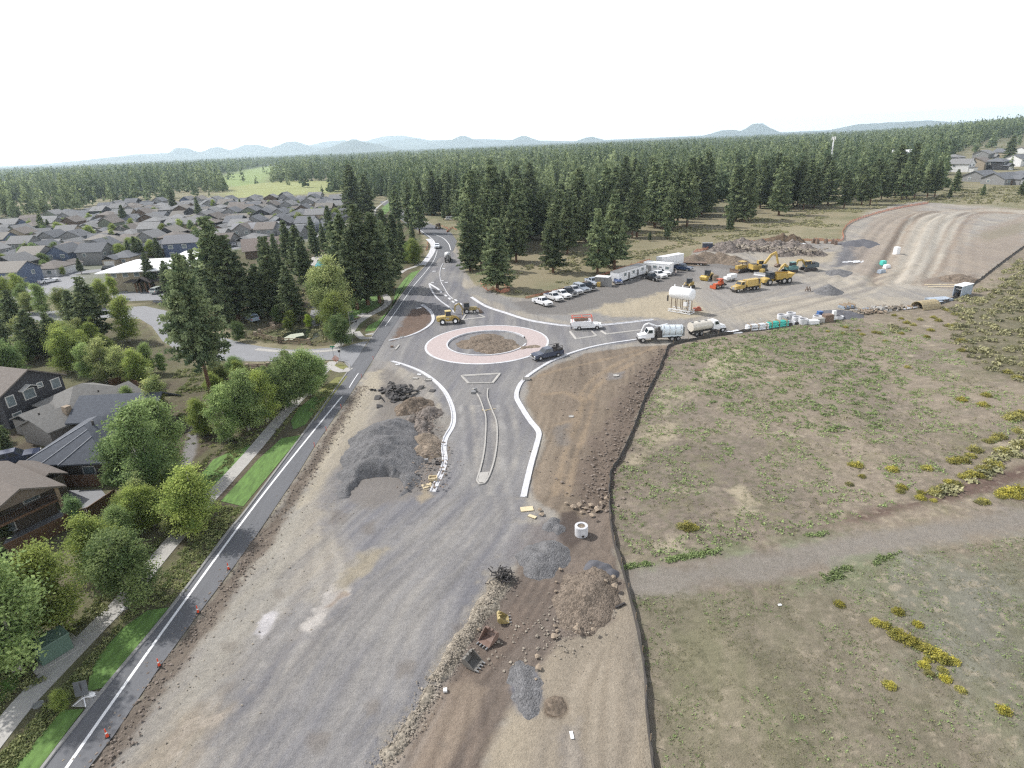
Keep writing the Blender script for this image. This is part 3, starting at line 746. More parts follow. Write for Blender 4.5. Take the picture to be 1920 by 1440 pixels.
# lawns
LAWNS = [[(414, 940), (456, 950), (566, 816), (528, 822), (484, 862), (446, 905)], [(550, 806), (572, 797), (612, 745), (588, 744), (560, 765), (545, 790)],
         [(365, 905), (400, 862), (466, 832), (470, 842), (432, 886), (384, 938), (358, 932)], [(165, 1297), (168, 1262), (187, 1227), (233, 1176), (277, 1145), (318, 1139), (193, 1290)],
         [(-20, 1500), (27, 1440), (70, 1387), (117, 1332), (158, 1330), (76, 1438), (20, 1510)], [(684, 622), (703, 620), (732, 578), (757, 544), (788, 506), (772, 511), (758, 524), (742, 545), (735, 577), (708, 602), (690, 611)],
         [(640, 590), (660, 560), (705, 545), (715, 560), (712, 574), (690, 585), (668, 596)], [(704, 408), (718, 388), (735, 376), (742, 385), (722, 402)],
         [(-60, 1300), (0, 1240), (34, 1255), (36, 1285), (0, 1320)], [(205, 975), (240, 955), (285, 960), (260, 1000), (215, 1010)]]
for ps in LAWNS:
    sheet('lawn', ps, 0.045, M['lawn'])
sheet('lawn', [(618, 697), (625, 683), (638, 682), (652, 688), (650, 694), (634, 691)], 0.045, M['lawn2'])
sheet('lawn', [(590, 790), (622, 745), (652, 705), (630, 708), (590, 740)], 0.04, M['lawn2'])
# pond and pool
sheet('pond', [(515, 640), (530, 627), (560, 617), (590, 616), (600, 630), (578, 640), (545, 641)], 0.02, M['water'])
setp(sheet('lily_pads', [(532, 634), (545, 627), (568, 624), (571, 629), (556, 632), (548, 638), (534, 639)], 0.05, M['lily']), kind='stuff')
sheet('pool_deck', [(575, 505), (585, 482), (640, 472), (655, 482), (650, 498), (610, 507)], 0.03, M['concrete'])
sheet('swimming_pool', [(590, 500), (596, 489), (620, 485), (640, 487), (636, 496), (612, 501)], 0.06, M['pool'])
# roundabout
RC = Vector(G(913, 643.5)[:2])
def ring(name, r0, r1, z0, z1, m, n=96, a0=0, a1=2 * math.pi):
    mb = MB()
    cnt = n if a1 - a0 > 6.28 else n + 1
    prof = [(r0, -0.05), (r0, z0), (r1, z1), (r1, -0.05)]
    vs = [(RC.x + r * math.cos(a0 + (a1 - a0) * i / n), RC.y + r * math.sin(a0 + (a1 - a0) * i / n), z) for i in range(cnt) for r, z in prof]
    mb.add(vs, [(i * 4 + q, ((i + 1) % cnt) * 4 + q, ((i + 1) % cnt) * 4 + q + 1, i * 4 + q + 1) for i in range(n) for q in range(3)])
    return setp(mb.build(name, m), kind='structure')
ring('truck_apron', 8.75, 12.95, 0.16, 0.09, M['paver'])
ring('kerb', 12.95, 13.4, 0.10, 0.07, M['kerb_new'])
ring('kerb', 8.45, 8.75, 0.33, 0.33, M['kerb_new'], 80, math.radians(18), math.radians(345))
# new kerbs with gutter pans
NK = [(-0.15, -0.05), (-0.15, 0.17), (0.03, 0.17), (0.07, 0.045), (0.62, 0.05), (0.64, -0.05)]
NKm = [(-o, z) for o, z in reversed(NK)]
NEW_KERBS = [([(733, 678), (760, 686), (790, 699), (815, 717), (833, 737), (844, 761), (848, 782), (845, 800), (833, 821), (829, 841), (831, 862), (826, 883), (816, 904), (808, 922)], NKm),
             ([(1196, 637), (1130, 647), (1080, 660), (1037, 677), (1002, 698), (982, 715), (974, 728), (971, 745), (982, 766), (997, 789), (1013, 810), (1010, 831), (1000, 867), (991, 905), (985, 932)], NK),
             ([(885, 557), (912, 574), (950, 587), (988, 599), (1025, 606), (1072, 611), (1130, 609), (1180, 604), (1224, 599)], NK),
             ([(792, 571), (807, 582), (814, 595), (810, 607), (792, 620), (765, 631), (730, 639)], NK)]
for ps, pr in NEW_KERBS:
    kerb(ps, M['kerb_new'], pr)
IK = [(-0.1, -0.05), (-0.1, 0.16), (0.1, 0.16), (0.1, -0.05)]
IW = [(-0.26, -0.05), (-0.26, 0.16), (0.0, 0.16), (0.26, 0.05), (0.26, -0.05)]
def poly_kerb(pts, m, prof, closed):
    """Straight-sided kerb of a small traffic island."""
    P = W(pts)
    if closed: P = P + P[:1]
    line = []
    for a, b in zip(P[:-1], P[1:]):
        a, b = Vector(a), Vector(b)
        k = max(1, int((b - a).length / 0.6))
        line += [a.lerp(b, j / k) for j in range(k)]
    if not closed: line.append(Vector(P[-1]))
    return setp(sweep('island_kerb', line, prof, m, closed), kind='structure')
poly_kerb([(866, 705), (937, 701), (924, 718), (879, 719)], M['concrete'], IW, True)
kerb([(887, 729), (898, 745), (906, 766), (911, 784), (910, 826), (906, 857), (899, 886), (894, 902), (899, 909), (908, 907), (917, 893), (927, 862), (932, 826), (931, 792), (922, 768), (914, 745), (915, 729)], M['concrete'], IK, name='island_kerb')
sheet('island_paving', [(900, 888), (917, 886), (914, 897), (908, 906), (900, 907), (896, 902)], 0.17, M['concrete'])
poly_kerb([(1069, 622), (1080, 636), (1119, 630), (1110, 621)], M['concrete'], IW, True)
poly_kerb([(1127, 621), (1137, 627), (1205, 619)], M['concrete'], IW, False)
poly_kerb([(873, 590), (867, 600), (910, 595), (897, 589)], M['concrete'], IW, True)
kerb([(852, 587), (848, 581), (838, 573), (828, 566), (818, 557), (810, 546), (805, 533)], M['kerb_new'], IW, name='island_kerb')
kerb([(805, 532), (813, 537), (821, 542), (828, 549)], M['kerb_new'], IW, name='island_kerb')
for a, b in (((833, 553), (838, 556)), ((841, 559), (845, 562)), ((848, 565), (852, 568)), ((855, 570), (859, 573)), ((862, 569), (866, 572)), ((853, 562), (857, 565))):
    kerb([a, b], M['kerb_new'], IW, name='island_kerb')
kerb([(831, 494), (826, 505), (825, 518), (827, 529), (833, 540), (840, 552), (849, 561)], M['kerb_new'], IK, name='island_kerb')
for x, y in ((814, 509), (832, 504), (811, 530), (829, 527), (837, 530), (836, 474), (838, 480)):
    kerb([(x - 3, y), (x + 3, y)], M['kerb_new'], IW, name='island_kerb')
# estate streets
for ps in ([(-60, 528), (60, 520), (200, 505), (330, 484), (450, 463), (640, 437)], [(-60, 470), (120, 460), (330, 436), (560, 420), (650, 412)], [(-60, 432), (150, 420), (400, 400), (640, 392)]):
    strip('estate_street', ps, 7.5, 0.02, M['asphalt_old'])
strip('estate_street', [(585, 500), (600, 540), (596, 580), (590, 612)], 3.5, 0.03, M['asphalt_old'])

WALK_W = [[tuple(p) for p in smooth_line(W(ps), 2.0)] for ps in WALK]
ROAD_W, SIDE_W = W(ROAD_L + ROAD_R), W(SIDE)
def off_path(x, y):
    """True where no walk or road runs."""
    if inpoly(x, y, ROAD_W) or inpoly(x, y, SIDE_W): return False
    return all((x - a) ** 2 + (y - b) ** 2 > 2.2 for L in WALK_W for a, b in L)

# ------------------------------------------------------------------ hills on the skyline
def hill(px, py, wpx, dist, flat=0.0, seed=0):
    dist *= 1.7
    base = FWD + (px - 960) / FPX * RGT + (720 - py) / FPX * UPV
    k = dist / math.hypot(base.x, base.y)
    cx, cy, top = base.x * k, base.y * k, CAM_H + base.z * k
    rad = wpx / FPX * dist * 0.72
    n, r = 64, 22
    a = np.linspace(0, 2 * np.pi, n, endpoint=False)
    t = np.linspace(0, 1, r)
    A, T = np.meshgrid(a, t)
    X, Y = cx + np.cos(A) * T * rad, cy + np.sin(A) * T * rad
    prof = np.clip((1 - T) / (1 - flat), 0, 1)
    prof = prof ** 1.25
    Z = -20 + (top + 20) * prof * (1 + 0.10 * fbm(X / (rad * 0.3), Y / (rad * 0.3), 40 + seed, 4) * (T > 0.05))
    i = (np.arange(r - 1)[:, None] * n + np.arange(n)[None]).ravel()
    j = (np.arange(r - 1)[:, None] * n + (np.arange(n)[None] + 1) % n).ravel()
    o = link('hill', np_mesh('hill', np.stack([X.ravel(), Y.ravel(), Z.ravel()], 1), np.stack([i, j, j + n, i + n], 1), M['hill'], True))
    setp(o, kind='structure')
for k, h in enumerate([(342, 278, 66, 8200, 0.20), (404, 277, 95, 8600, 0.09), (470, 272, 120, 9000, 0.09), (545, 266, 120, 8400, 0.07), (663, 261, 135, 6200, 0.04), (590, 277, 200, 8600, 0.14), (735, 263, 120, 8800, 0.07), (770, 260, 130, 9200, 0.07), (735, 255, 190, 11500, 0.14), (630, 264, 160, 10600, 0.14),
                       (866, 256, 90, 8400, 0.09), (930, 263, 90, 8600, 0.14), (980, 255, 72, 8000, 0.09), (1106, 257, 56, 7800, 0.14), (1365, 244, 80, 7600, 0.18), (1421, 233, 62, 7800, 0.19), (1632, 232, 110, 7600, 0.23), (1700, 228, 170, 7900, 0.23), (1790, 229, 170, 7900, 0.27), (235, 294, 150, 7600, 0.14), (330, 287, 330, 8800, 0.23), (800, 264, 420, 9800, 0.27)]):
    hill(*h, seed=k)

# ------------------------------------------------------------------ trees
def rand_quads(centers, size, rng, flat=0.5, tri=False):
    """Leaf-sized faces scattered round the centres, each turned its own way."""
    n = len(centers)
    a = rng.normal(size=(n, 3)); a[:, 2] *= flat
    a /= np.linalg.norm(a, axis=1)[:, None]
    r = rng.normal(size=(n, 3))
    b = np.cross(a, r); b /= np.linalg.norm(b, axis=1)[:, None] + 1e-9
    s = (size * rng.uniform(0.6, 1.3, n))[:, None] if np.ndim(size) == 0 else (size * rng.uniform(0.7, 1.25, n))[:, None]
    if tri:
        v = np.stack([centers - a * s, centers + a * s, centers + b * s * 1.3], 1)
        return v.reshape(-1, 3), np.arange(3 * n).reshape(-1, 3)
    v = np.stack([centers - a * s, centers - b * s * 0.55, centers + a * s, centers + b * s * 0.55], 1)
    return v.reshape(-1, 3), np.arange(4 * n).reshape(-1, 4)

def pine_meshes(seed, H=20.0, width=0.36, bare=0.16, dens=1.0, leaf=0.42, ragged=0.25):
    """Trunk with limbs, and a crown of needle sprays carried in whorls."""
    rng = np.random.default_rng(seed)
    tb = MB()
    lean = rng.normal(size=2) * 0.25
    axis = lambda t: Vector((lean[0] * t * t, lean[1] * t * t, H * t))
    for i in range(7):
        t0, t1 = i / 7, (i + 1) / 7
        tb.cyl(axis(t0), axis(t1), 0.34 * H / 20 * (1 - t0) ** 0.8 + 0.03, 0.34 * H / 20 * (1 - t1) ** 0.8 + 0.02, 7, False)
    cs, tn = [], []
    R = H * width / 2
    lev = int(30 * dens ** 0.5)
    for i in range(lev):
        t = bare + (1 - bare) * (i + rng.uniform(-0.4, 0.4)) / lev
        t = min(max(t, bare * 0.7), 0.995)
        u = (t - bare) / (1 - bare)
        rr = R * ((1 - u) ** 0.72) * (0.78 + 0.22 * min(1, max(u, 0) * 5)) * rng.uniform(0.85, 1.1)
        nb = max(3, int((8 if u < 0.75 else 5) * dens ** 0.4))
        ph = rng.uniform(0, 6.28)
        for k in range(nb):
            a = ph + 6.283 * (k + rng.uniform(-0.3, 0.3)) / nb
            ln = rr * rng.uniform(1 - ragged * 1.6, 1 + ragged * 0.6) + 0.15
            droop = rng.uniform(-0.30, 0.10) * (1 - u) + 0.35 * u
            base = axis(t)
            tip = base + Vector((math.cos(a) * ln, math.sin(a) * ln, ln * droop))
            if k % 2 == 0 and u < 0.85: tb.cyl(base, base.lerp(tip, 0.8), 0.055 * H / 20 * (1.3 - u), 0.015, 4, False)
            if rng.random() < 0.10 * (1 - u): continue
            m = max(2, int(ln * 2.2 * dens ** 0.6))
            g = rng.beta(1.2, 2.6) if rng.random() < 0.6 else rng.beta(3, 1.5)
            for j in range(m):
                s = 0.28 + 0.75 * (j + rng.uniform(0, 1)) / m
                p = np.array(base.lerp(tip, s))
                kk = int(5 * dens ** 0.5) + 2
                cs.append(p + rng.normal(size=(kk, 3)) * np.array([0.30, 0.30, 0.20]) * (0.7 + 0.25 * ln / max(R, 0.1)) * H / 20)
                tn.append(np.clip(np.full(kk, g) + rng.normal(size=kk) * 0.12, 0, 1))
    cs, tn = np.concatenate(cs), np.concatenate(tn)
    v, f = rand_quads(cs, leaf * H / 20, rng, 0.55)
    return tb.mesh('trunk', M['bark']), np_mesh('crown', v, f, M['needle'], False, tint=np.repeat(tn, 4))

def leafy_meshes(seed, H=9.0, width=0.55, dens=1.0, leaf=0.115, stems=3, pointed=0.6):
    """Birch or aspen clump: pale stems and an uneven crown of small leaves."""
    rng = np.random.default_rng(seed)
    tb = MB()
    R = H * width / 2
    cs, tn = [], []
    tips = []
    for s in range(stems):
        a = 6.283 * s / max(1, stems) + rng.uniform(-0.4, 0.4)
        out = R * rng.uniform(0.15, 0.4) if stems > 1 else 0.1
        p0, p1, p2 = Vector((math.cos(a) * 0.12, math.sin(a) * 0.12, 0)), Vector((math.cos(a) * out * 0.6, math.sin(a) * out * 0.6, H * 0.45)), Vector((math.cos(a) * out, math.sin(a) * out, H * rng.uniform(0.78, 0.97)))
        tb.cyl(p0, p1, 0.10 * H / 9, 0.065 * H / 9, 6, False).cyl(p1, p2, 0.065 * H / 9, 0.012, 6, False)
        tips.append((p0, p1, p2))
    nb = int(58 * dens ** 0.6)
    for k in range(nb):
        st = tips[k % len(tips)]
        u = rng.uniform(0.10, 1.0) ** 0.9
        sp = st[0].lerp(st[1], u / 0.5) if u < 0.5 else st[1].lerp(st[2], (u - 0.5) / 0.5)
        prof = math.sin(math.pi * min(1, (u * 0.86 + 0.12)) ** (0.75 + 0.4 * pointed)) ** 0.7
        a = rng.uniform(0, 6.283)
        rr = R * prof * rng.uniform(0.45, 1.08)
        tip = Vector((sp.x * 0.4 + math.cos(a) * rr, sp.y * 0.4 + math.sin(a) * rr, sp.z + rr * rng.uniform(-0.1, 0.45)))
        tb.cyl(sp, sp.lerp(tip, 0.8), 0.03 * H / 9, 0.008, 4, False)
        g = rng.beta(1.6, 1.8)
        q = int(150 * dens * (0.5 + prof))
        w = rng.beta(2.2, 1.2, q)[:, None]
        c = np.array(sp)[None] * (1 - w) + np.array(tip)[None] * w + rng.normal(size=(q, 3)) * (0.115 * R + 0.10) * np.array([1, 1, 0.75])
        cs.append(c); tn.append(np.clip(g + rng.normal(size=q) * 0.16, 0, 1))
    cs, tn = np.concatenate(cs), np.concatenate(tn)
    keep = cs[:, 2] > 0.25
    cs, tn = cs[keep], tn[keep]
    v, f = rand_quads(cs, leaf * (H / 9) ** 0.5, rng, 0.9)
    return tb.mesh('trunk', M['bark_pale']), np_mesh('crown', v, f, M['leaf'], False, tint=np.repeat(tn, 4))

PINES = [pine_meshes(100, width=0.40), pine_meshes(101, width=0.34), pine_meshes(102, width=0.44, bare=0.12), pine_meshes(103, width=0.30, bare=0.08), pine_meshes(104, width=0.38, bare=0.22), pine_meshes(105, width=0.46, bare=0.14, ragged=0.32)]
PINE_N = dict(broad=(2, 5), slim=(1, 3), mid=(0, 4))
BIG_PINE = pine_meshes(120, H=24, width=0.48, bare=0.36, dens=2.0, leaf=0.26, ragged=0.5)
LEAFY = [leafy_meshes(200, width=0.62, dens=1.5), leafy_meshes(201, width=0.5, dens=1.2, pointed=0.9), leafy_meshes(202, width=0.75, dens=1.8, stems=4), leafy_meshes(203, width=0.42, dens=1.0, pointed=1.0, stems=2), leafy_meshes(204, width=0.66, dens=1.6, stems=2)]

def plant(name, label, cat, group, meshes, loc, scale, rz, color=None, sxy=1.0):
    t = thing(name, label, cat, loc, rz, group, (scale * sxy, scale * sxy, scale))
    for n, me in zip(('trunk', 'crown'), meshes):
        link(n, me, t, None, color)
    return t

def px_tree(base, top):
    p = G(*base)
    d = pix(p)[2]
    dep = math.atan2(CAM_H, math.hypot(p.x, p.y))
    return p, max(1.5, (base[1] - top) / FPX * d / math.cos(dep) * (1.0 + 0.0))

NOTE = []                                       # things that get a place word if two labels agree
def reg(o): NOTE.append(o); return o

# tall pine in front of the side street
p, h = px_tree((400, 757), 497)
reg(plant('ponderosa_pine', 'tallest open-crowned ponderosa pine with long bare trunk beside the side street', 'tree', None, BIG_PINE, p, h / 24, 0.6, sxy=0.78))

CONIFERS = [  # base pixel, top pixel y, form, where it stands
    ((690, 572), 394, 'broad', 'on the lawn beside the asphalt road'), ((656, 566), 412, 'mid', 'on the lawn beside the asphalt road'), ((712, 568), 408, 'mid', 'on the lawn beside the asphalt road'),
    ((738, 540), 430, 'mid', 'on the lawn beside the asphalt road'), ((670, 580), 436, 'slim', 'on the lawn beside the asphalt road'), ((724, 545), 418, 'slim', 'on the lawn beside the asphalt road'), ((642, 545), 420, 'mid', 'on the lawn beside the asphalt road'),
    ((757, 490), 412, 'slim', 'inside the bend of the asphalt road'), ((742, 480), 405, 'mid', 'inside the bend of the asphalt road'), ((725, 488), 398, 'mid', 'inside the bend of the asphalt road'), ((700, 490), 400, 'slim', 'inside the bend of the asphalt road'), ((775, 462), 415, 'slim', 'inside the bend of the asphalt road'),
    ((787, 438), 352, 'mid', 'where the road leaves into the forest'), ((770, 428), 345, 'slim', 'where the road leaves into the forest'), ((745, 420), 350, 'slim', 'where the road leaves into the forest'), ((690, 405), 330, 'broad', 'beside the lawn path near the estate'), ((672, 402), 336, 'mid', 'beside the lawn path near the estate'), ((735, 395), 365, 'slim', 'beside the lawn path near the estate'),
    ((933, 543), 416, 'broad', 'with orange mesh round its foot'), ((882, 508), 386, 'slim', 'at the forest edge beside the new road'), ((903, 506), 392, 'mid', 'at the forest edge beside the new road'), ((968, 492), 372, 'broad', 'behind the orange mesh pine'), ((950, 490), 390, 'mid', 'behind the orange mesh pine'),
    ((1037, 511), 396, 'broad', 'in the scrub behind the white pickups'), ((1064, 476), 380, 'mid', 'in the scrub behind the white pickups'), ((1120, 513), 396, 'broad', 'behind the grey shipping container'), ((1152, 504), 372, 'mid', 'behind the site office trailers'), ((1140, 500), 385, 'slim', 'behind the site office trailers'),
    ((1185, 446), 345, 'slim', 'on the slope behind the site office trailers'), ((1194, 445), 340, 'mid', 'on the slope behind the site office trailers'), ((1251, 448), 413, 'mid', 'small one on the open slope behind the box trailer'), ((1218, 452), 434, 'broad', 'small one on the open slope behind the box trailer'),
    ((1288, 425), 312, 'mid', 'at the forest edge behind the dirt stockpile'), ((1368, 432), 380, 'slim', 'at the forest edge behind the dirt stockpile'), ((1395, 416), 322, 'broad', 'at the forest edge behind the dirt stockpile'), ((1402, 412), 330, 'mid', 'at the forest edge behind the dirt stockpile'),
    ((1460, 404), 316, 'broad', 'at the forest edge above the excavator'), ((1506, 393), 332, 'mid', 'at the forest edge above the excavator'), ((1526, 390), 318, 'broad', 'at the forest edge above the excavator'), ((1582, 391), 322, 'broad', 'at the forest edge near the orange fence bend'), ((1615, 385), 322, 'mid', 'at the forest edge near the orange fence bend'),
    ((1631, 384), 318, 'mid', 'at the forest edge near the orange fence bend'), ((1652, 375), 312, 'mid', 'at the forest edge near the orange fence bend'), ((1690, 375), 306, 'broad', 'at the forest edge above the graded ramp'), ((1699, 374), 312, 'mid', 'at the forest edge above the graded ramp'), ((1714, 372), 302, 'mid', 'at the forest edge above the graded ramp'),
    ((1738, 370), 310, 'mid', 'at the forest edge above the graded ramp'), ((1752, 369), 306, 'mid', 'at the forest edge above the graded ramp'), ((1790, 362), 320, 'broad', 'in front of the white-trimmed houses'), ((1842, 368), 346, 'broad', 'in front of the white-trimmed houses'), ((1780, 372), 352, 'broad', 'in front of the white-trimmed houses'), ((1915, 368), 335, 'broad', 'in front of the white-trimmed houses'), ((1890, 300), 256, 'broad', 'among the white-trimmed houses'),
    # left
    ((184, 640), 520, 'broad', 'in the grove before the clubhouse'), ((150, 632), 545, 'mid', 'in the grove before the clubhouse'), ((110, 668), 585, 'broad', 'in the grove above the dark two-storey house'), ((70, 672), 580, 'broad', 'in the grove above the dark two-storey house'), ((42, 640), 545, 'mid', 'in the grove above the dark two-storey house'), ((12, 655), 590, 'mid', 'in the grove above the dark two-storey house'),
    ((287, 543), 475, 'mid', 'at the clubhouse wall'), ((318, 548), 490, 'broad', 'at the clubhouse wall'), ((153, 513), 484, 'mid', 'at the clubhouse wall'), ((427, 598), 415, 'mid', 'in the grove between clubhouse and pool'), ((448, 600), 446, 'broad', 'in the grove between clubhouse and pool'), ((405, 590), 480, 'mid', 'in the grove between clubhouse and pool'), ((380, 575), 470, 'slim', 'in the grove between clubhouse and pool'), ((360, 560), 480, 'mid', 'in the grove between clubhouse and pool'),
    ((433, 610), 520, 'slim', 'in the grove between clubhouse and pool'), ((490, 594), 498, 'broad', 'in the grove between clubhouse and pool'), ((520, 590), 448, 'slim', 'in the grove between clubhouse and pool'), ((553, 602), 500, 'broad', 'in the grove between clubhouse and pool'), ((503, 540), 446, 'slim', 'in the grove between clubhouse and pool'), ((465, 585), 490, 'slim', 'in the grove between clubhouse and pool'), ((536, 570), 480, 'mid', 'in the grove between clubhouse and pool'),
    ((547, 505), 416, 'slim', 'behind the swimming pool'), ((593, 480), 408, 'slim', 'behind the swimming pool'), ((623, 462), 388, 'slim', 'behind the swimming pool'), ((567, 530), 428, 'mid', 'behind the swimming pool'), ((577, 545), 448, 'slim', 'behind the swimming pool'), ((608, 470), 420, 'slim', 'behind the swimming pool'), ((415, 500), 440, 'mid', 'beside the brown-roofed lodge'), ((520, 500), 440, 'slim', 'beside the brown-roofed lodge'), ((640, 452), 405, 'mid', 'behind the swimming pool'),
    ((237, 428), 386, 'mid', 'standing alone among the estate roofs'), ((83, 440), 402, 'broad', 'standing alone among the estate roofs'), ((95, 438), 412, 'mid', 'standing alone among the estate roofs'), ((328, 399), 360, 'mid', 'standing alone among the estate roofs'), ((376, 414), 372, 'slim', 'standing alone among the estate roofs'), ((193, 414), 396, 'mid', 'standing alone among the estate roofs'), ((453, 396), 373, 'slim', 'standing alone among the estate roofs'),
    ((260, 490), 444, 'mid', 'behind the clubhouse roof'), ((300, 486), 446, 'broad', 'behind the clubhouse roof'), ((230, 489), 462, 'slim', 'behind the clubhouse roof'), ((246, 489), 452, 'mid', 'behind the clubhouse roof'), ((270, 488), 450, 'slim', 'behind the clubhouse roof'), ((195, 492), 465, 'slim', 'behind the clubhouse roof'),
    ((8, 1010), 950, 'broad', 'against the brown fence by the balcony house'), ((14, 850), 800, 'broad', 'in the yard of the dark two-storey house'), ((20, 1090), 1010, 'broad', 'in the yard of the balcony house'),
]
SHAPE_WORD = dict(broad='broad', slim='slender', mid='conical')
for i, (b, ty, form, where) in enumerate(CONIFERS):
    p, h = px_tree(b, ty)
    k = PINE_N[form][i % 2]
    size = 'tall' if h > 21 else 'short' if h < 12 else 'mid-height'
    sz = '' if where.startswith('small') else size + ' '
    reg(plant('pine_tree', f'{sz}{SHAPE_WORD[form]} pine {where}', 'tree', 'pines ' + where, PINES[k], p, h / 20, random.uniform(0, 6.28), sxy=random.uniform(1.02, 1.28) * (1.25 if 'grove' in where and form == 'broad' else 1.0)))

# forest on the plain: the largest in the photo one by one, the far ones as one wood
HOR = lambda x: 310 - 0.0436 * x
def front(x):
    t = [(-120, 418), (0, 412), (90, 402), (150, 394), (250, 381), (400, 368), (560, 360), (655, 362), (662, 420), (700, 400), (716, 372), (745, 388), (790, 412), (830, 420), (870, 430), (880, 492), (960, 486), (1040, 492), (1100, 478), (1160, 455), (1220, 438), (1300, 428), (1400, 412), (1500, 396), (1600, 384), (1700, 374), (1760, 366), (1770, 352), (1930, 350), (2050, 350)]
    for (a, b), (c, d) in zip(t[:-1], t[1:]):
        if a <= x <= c: return b + (d - b) * (x - a) / (c - a)
    return t[-1][1]
CLEAR = [[(395, 348), (412, 328), (455, 318), (500, 309), (545, 312), (515, 328), (505, 348), (440, 356)], [(1768, 352), (1775, 300), (1810, 285), (1930, 268), (2060, 268), (2060, 352)], [(690, 430), (700, 372), (738, 372), (770, 402), (880, 424), (875, 440), (780, 420)],
         [(645, 314), (700, 302), (790, 290), (796, 298), (700, 318)], [(-100, 352), (0, 341), (60, 339), (70, 345), (-100, 360)], [(420, 356), (520, 344), (630, 340), (640, 356), (540, 366), (430, 372)]]
cand, grid = [], {}
rs = random.Random(5)
for _ in range(38000):
    x = rs.uniform(-110, 2030)
    d = rs.uniform(200, 3300)
    y = HOR(x) + 40 * FPX / d * 1.0
    if y > front(x) or (any(inpoly(x, y, c) for c in CLEAR) and rs.random() > 0.03): continue
    p = G(x, y)
    # open fringe near the works, denser wood behind
    gap = front(x) - y
    if d < 700 and x > 860 and rs.random() > min(0.9, 0.18 + gap / 55): continue
    if x > 860 and d < 560 and fbm(np.array([p.x / 45]), np.array([p.y / 45]), 62, 2)[0] < -0.42: continue
    if x < 700 and rs.random() > 0.70 + 1.15 * fbm(np.array([p.x / 130]), np.array([p.y / 130]), 61, 2)[0]: continue
    c = (int(p.x / 4.5), int(p.y / 4.5))
    if d < 900 and c in grid: continue
    grid[c] = 1
    cand.append((d, x, y, p))
cand.sort(key=lambda q: q[0])
print('forest candidates', len(cand))
NEAR_N = 300 - len(CONIFERS) - 1
def zone(x):
    for lim, w in ((662, 'beyond the estate roofs'), (800, 'beyond the road bend'), (960, 'behind the new road'), (1070, 'behind the white pickups'), (1170, 'behind the site trailers'), (1290, 'behind the box trailer'), (1400, 'behind the dirt stockpile'), (1500, 'behind the excavator'), (1600, 'behind the rubble heap'), (1700, 'behind the orange fence bend'), (1780, 'above the graded ramp'), (9999, 'by the white-trimmed houses')):
        if x < lim: return w
for i, (d, x, y, p) in enumerate(cand[:NEAR_N]):
    h = rs.choice((9, 14, 18, 20, 22, 24, 26, 29)) * rs.uniform(0.88, 1.12)
    form = rs.choice(('broad', 'slim', 'mid'))
    gap = front(x) - y
    row = 'front rank' if gap < 12 else 'second rank' if gap < 26 else 'third rank' if gap < 42 else 'deep'
    size = 'very tall' if h > 25 else 'tall' if h > 20 else 'shorter'
    reg(plant('pine_tree', f'{size} {SHAPE_WORD[form]} forest pine, {row}, {zone(x)}', 'tree', 'forest pines ' + zone(x), PINES[PINE_N[form][i % 2]], p, h / 20, rs.uniform(0, 6.28), sxy=rs.uniform(1.0, 1.35)))

def wood(name, rows, m, rng):
    """Many far trees in one mesh, fewer faces each the farther they stand."""
    vs, ts = [], []
    for d, x, y, p in rows:
        h = rng.choice([8, 13, 17, 20, 22, 25, 29]) * rng.uniform(0.85, 1.12)
        if d > 1500: h *= 0.9
        R = h * rng.uniform(0.17, 0.26)
        n = 150 if d < 520 else 90 if d < 800 else 44 if d < 1400 else 20
        t = rng.beta(1.0, 1.5, n) * 0.9 + 0.08
        a = rng.uniform(0, 6.283, n)
        r = R * (1 - t) ** 0.75 * rng.uniform(0.35, 1.05, n)
        z0 = float(rise(p.x, p.y))
        c = np.stack([p.x + np.cos(a) * r, p.y + np.sin(a) * r, z0 + t * h], 1)
        top = np.array([[p.x, p.y, z0 + h * 0.96]])
        c = np.concatenate([c, top])
        s = np.concatenate([(1.15 - 0.7 * t) * R * (0.34 if n > 100 else 0.42 if n > 60 else 0.55 if n > 30 else 0.8), [R * 0.22]])
        v, _ = rand_quads(c, s, rng, 0.7, True)
        v = v.reshape(-1, 3, 3); v[-1, 2, 2] += h * 0.04
        vs.append(v.reshape(-1, 3))
        g = np.clip(rng.beta(1.4, 2.6) + 0.28 * fbm(np.array([p.x / 120]), np.array([p.y / 120]), 66, 2)[0], 0, 1)
        ts.append(np.repeat(np.clip(g + rng.normal(size=n + 1) * 0.22, 0, 1), 3))
    v, t = np.concatenate(vs), np.concatenate(ts)
    o = link(name, np_mesh(name, v, np.arange(len(v)).reshape(-1, 3), m, False, tint=t))
    return setp(o, kind='stuff')
wood('far_forest', cand[NEAR_N:], M['needle'], np.random.default_rng(9))

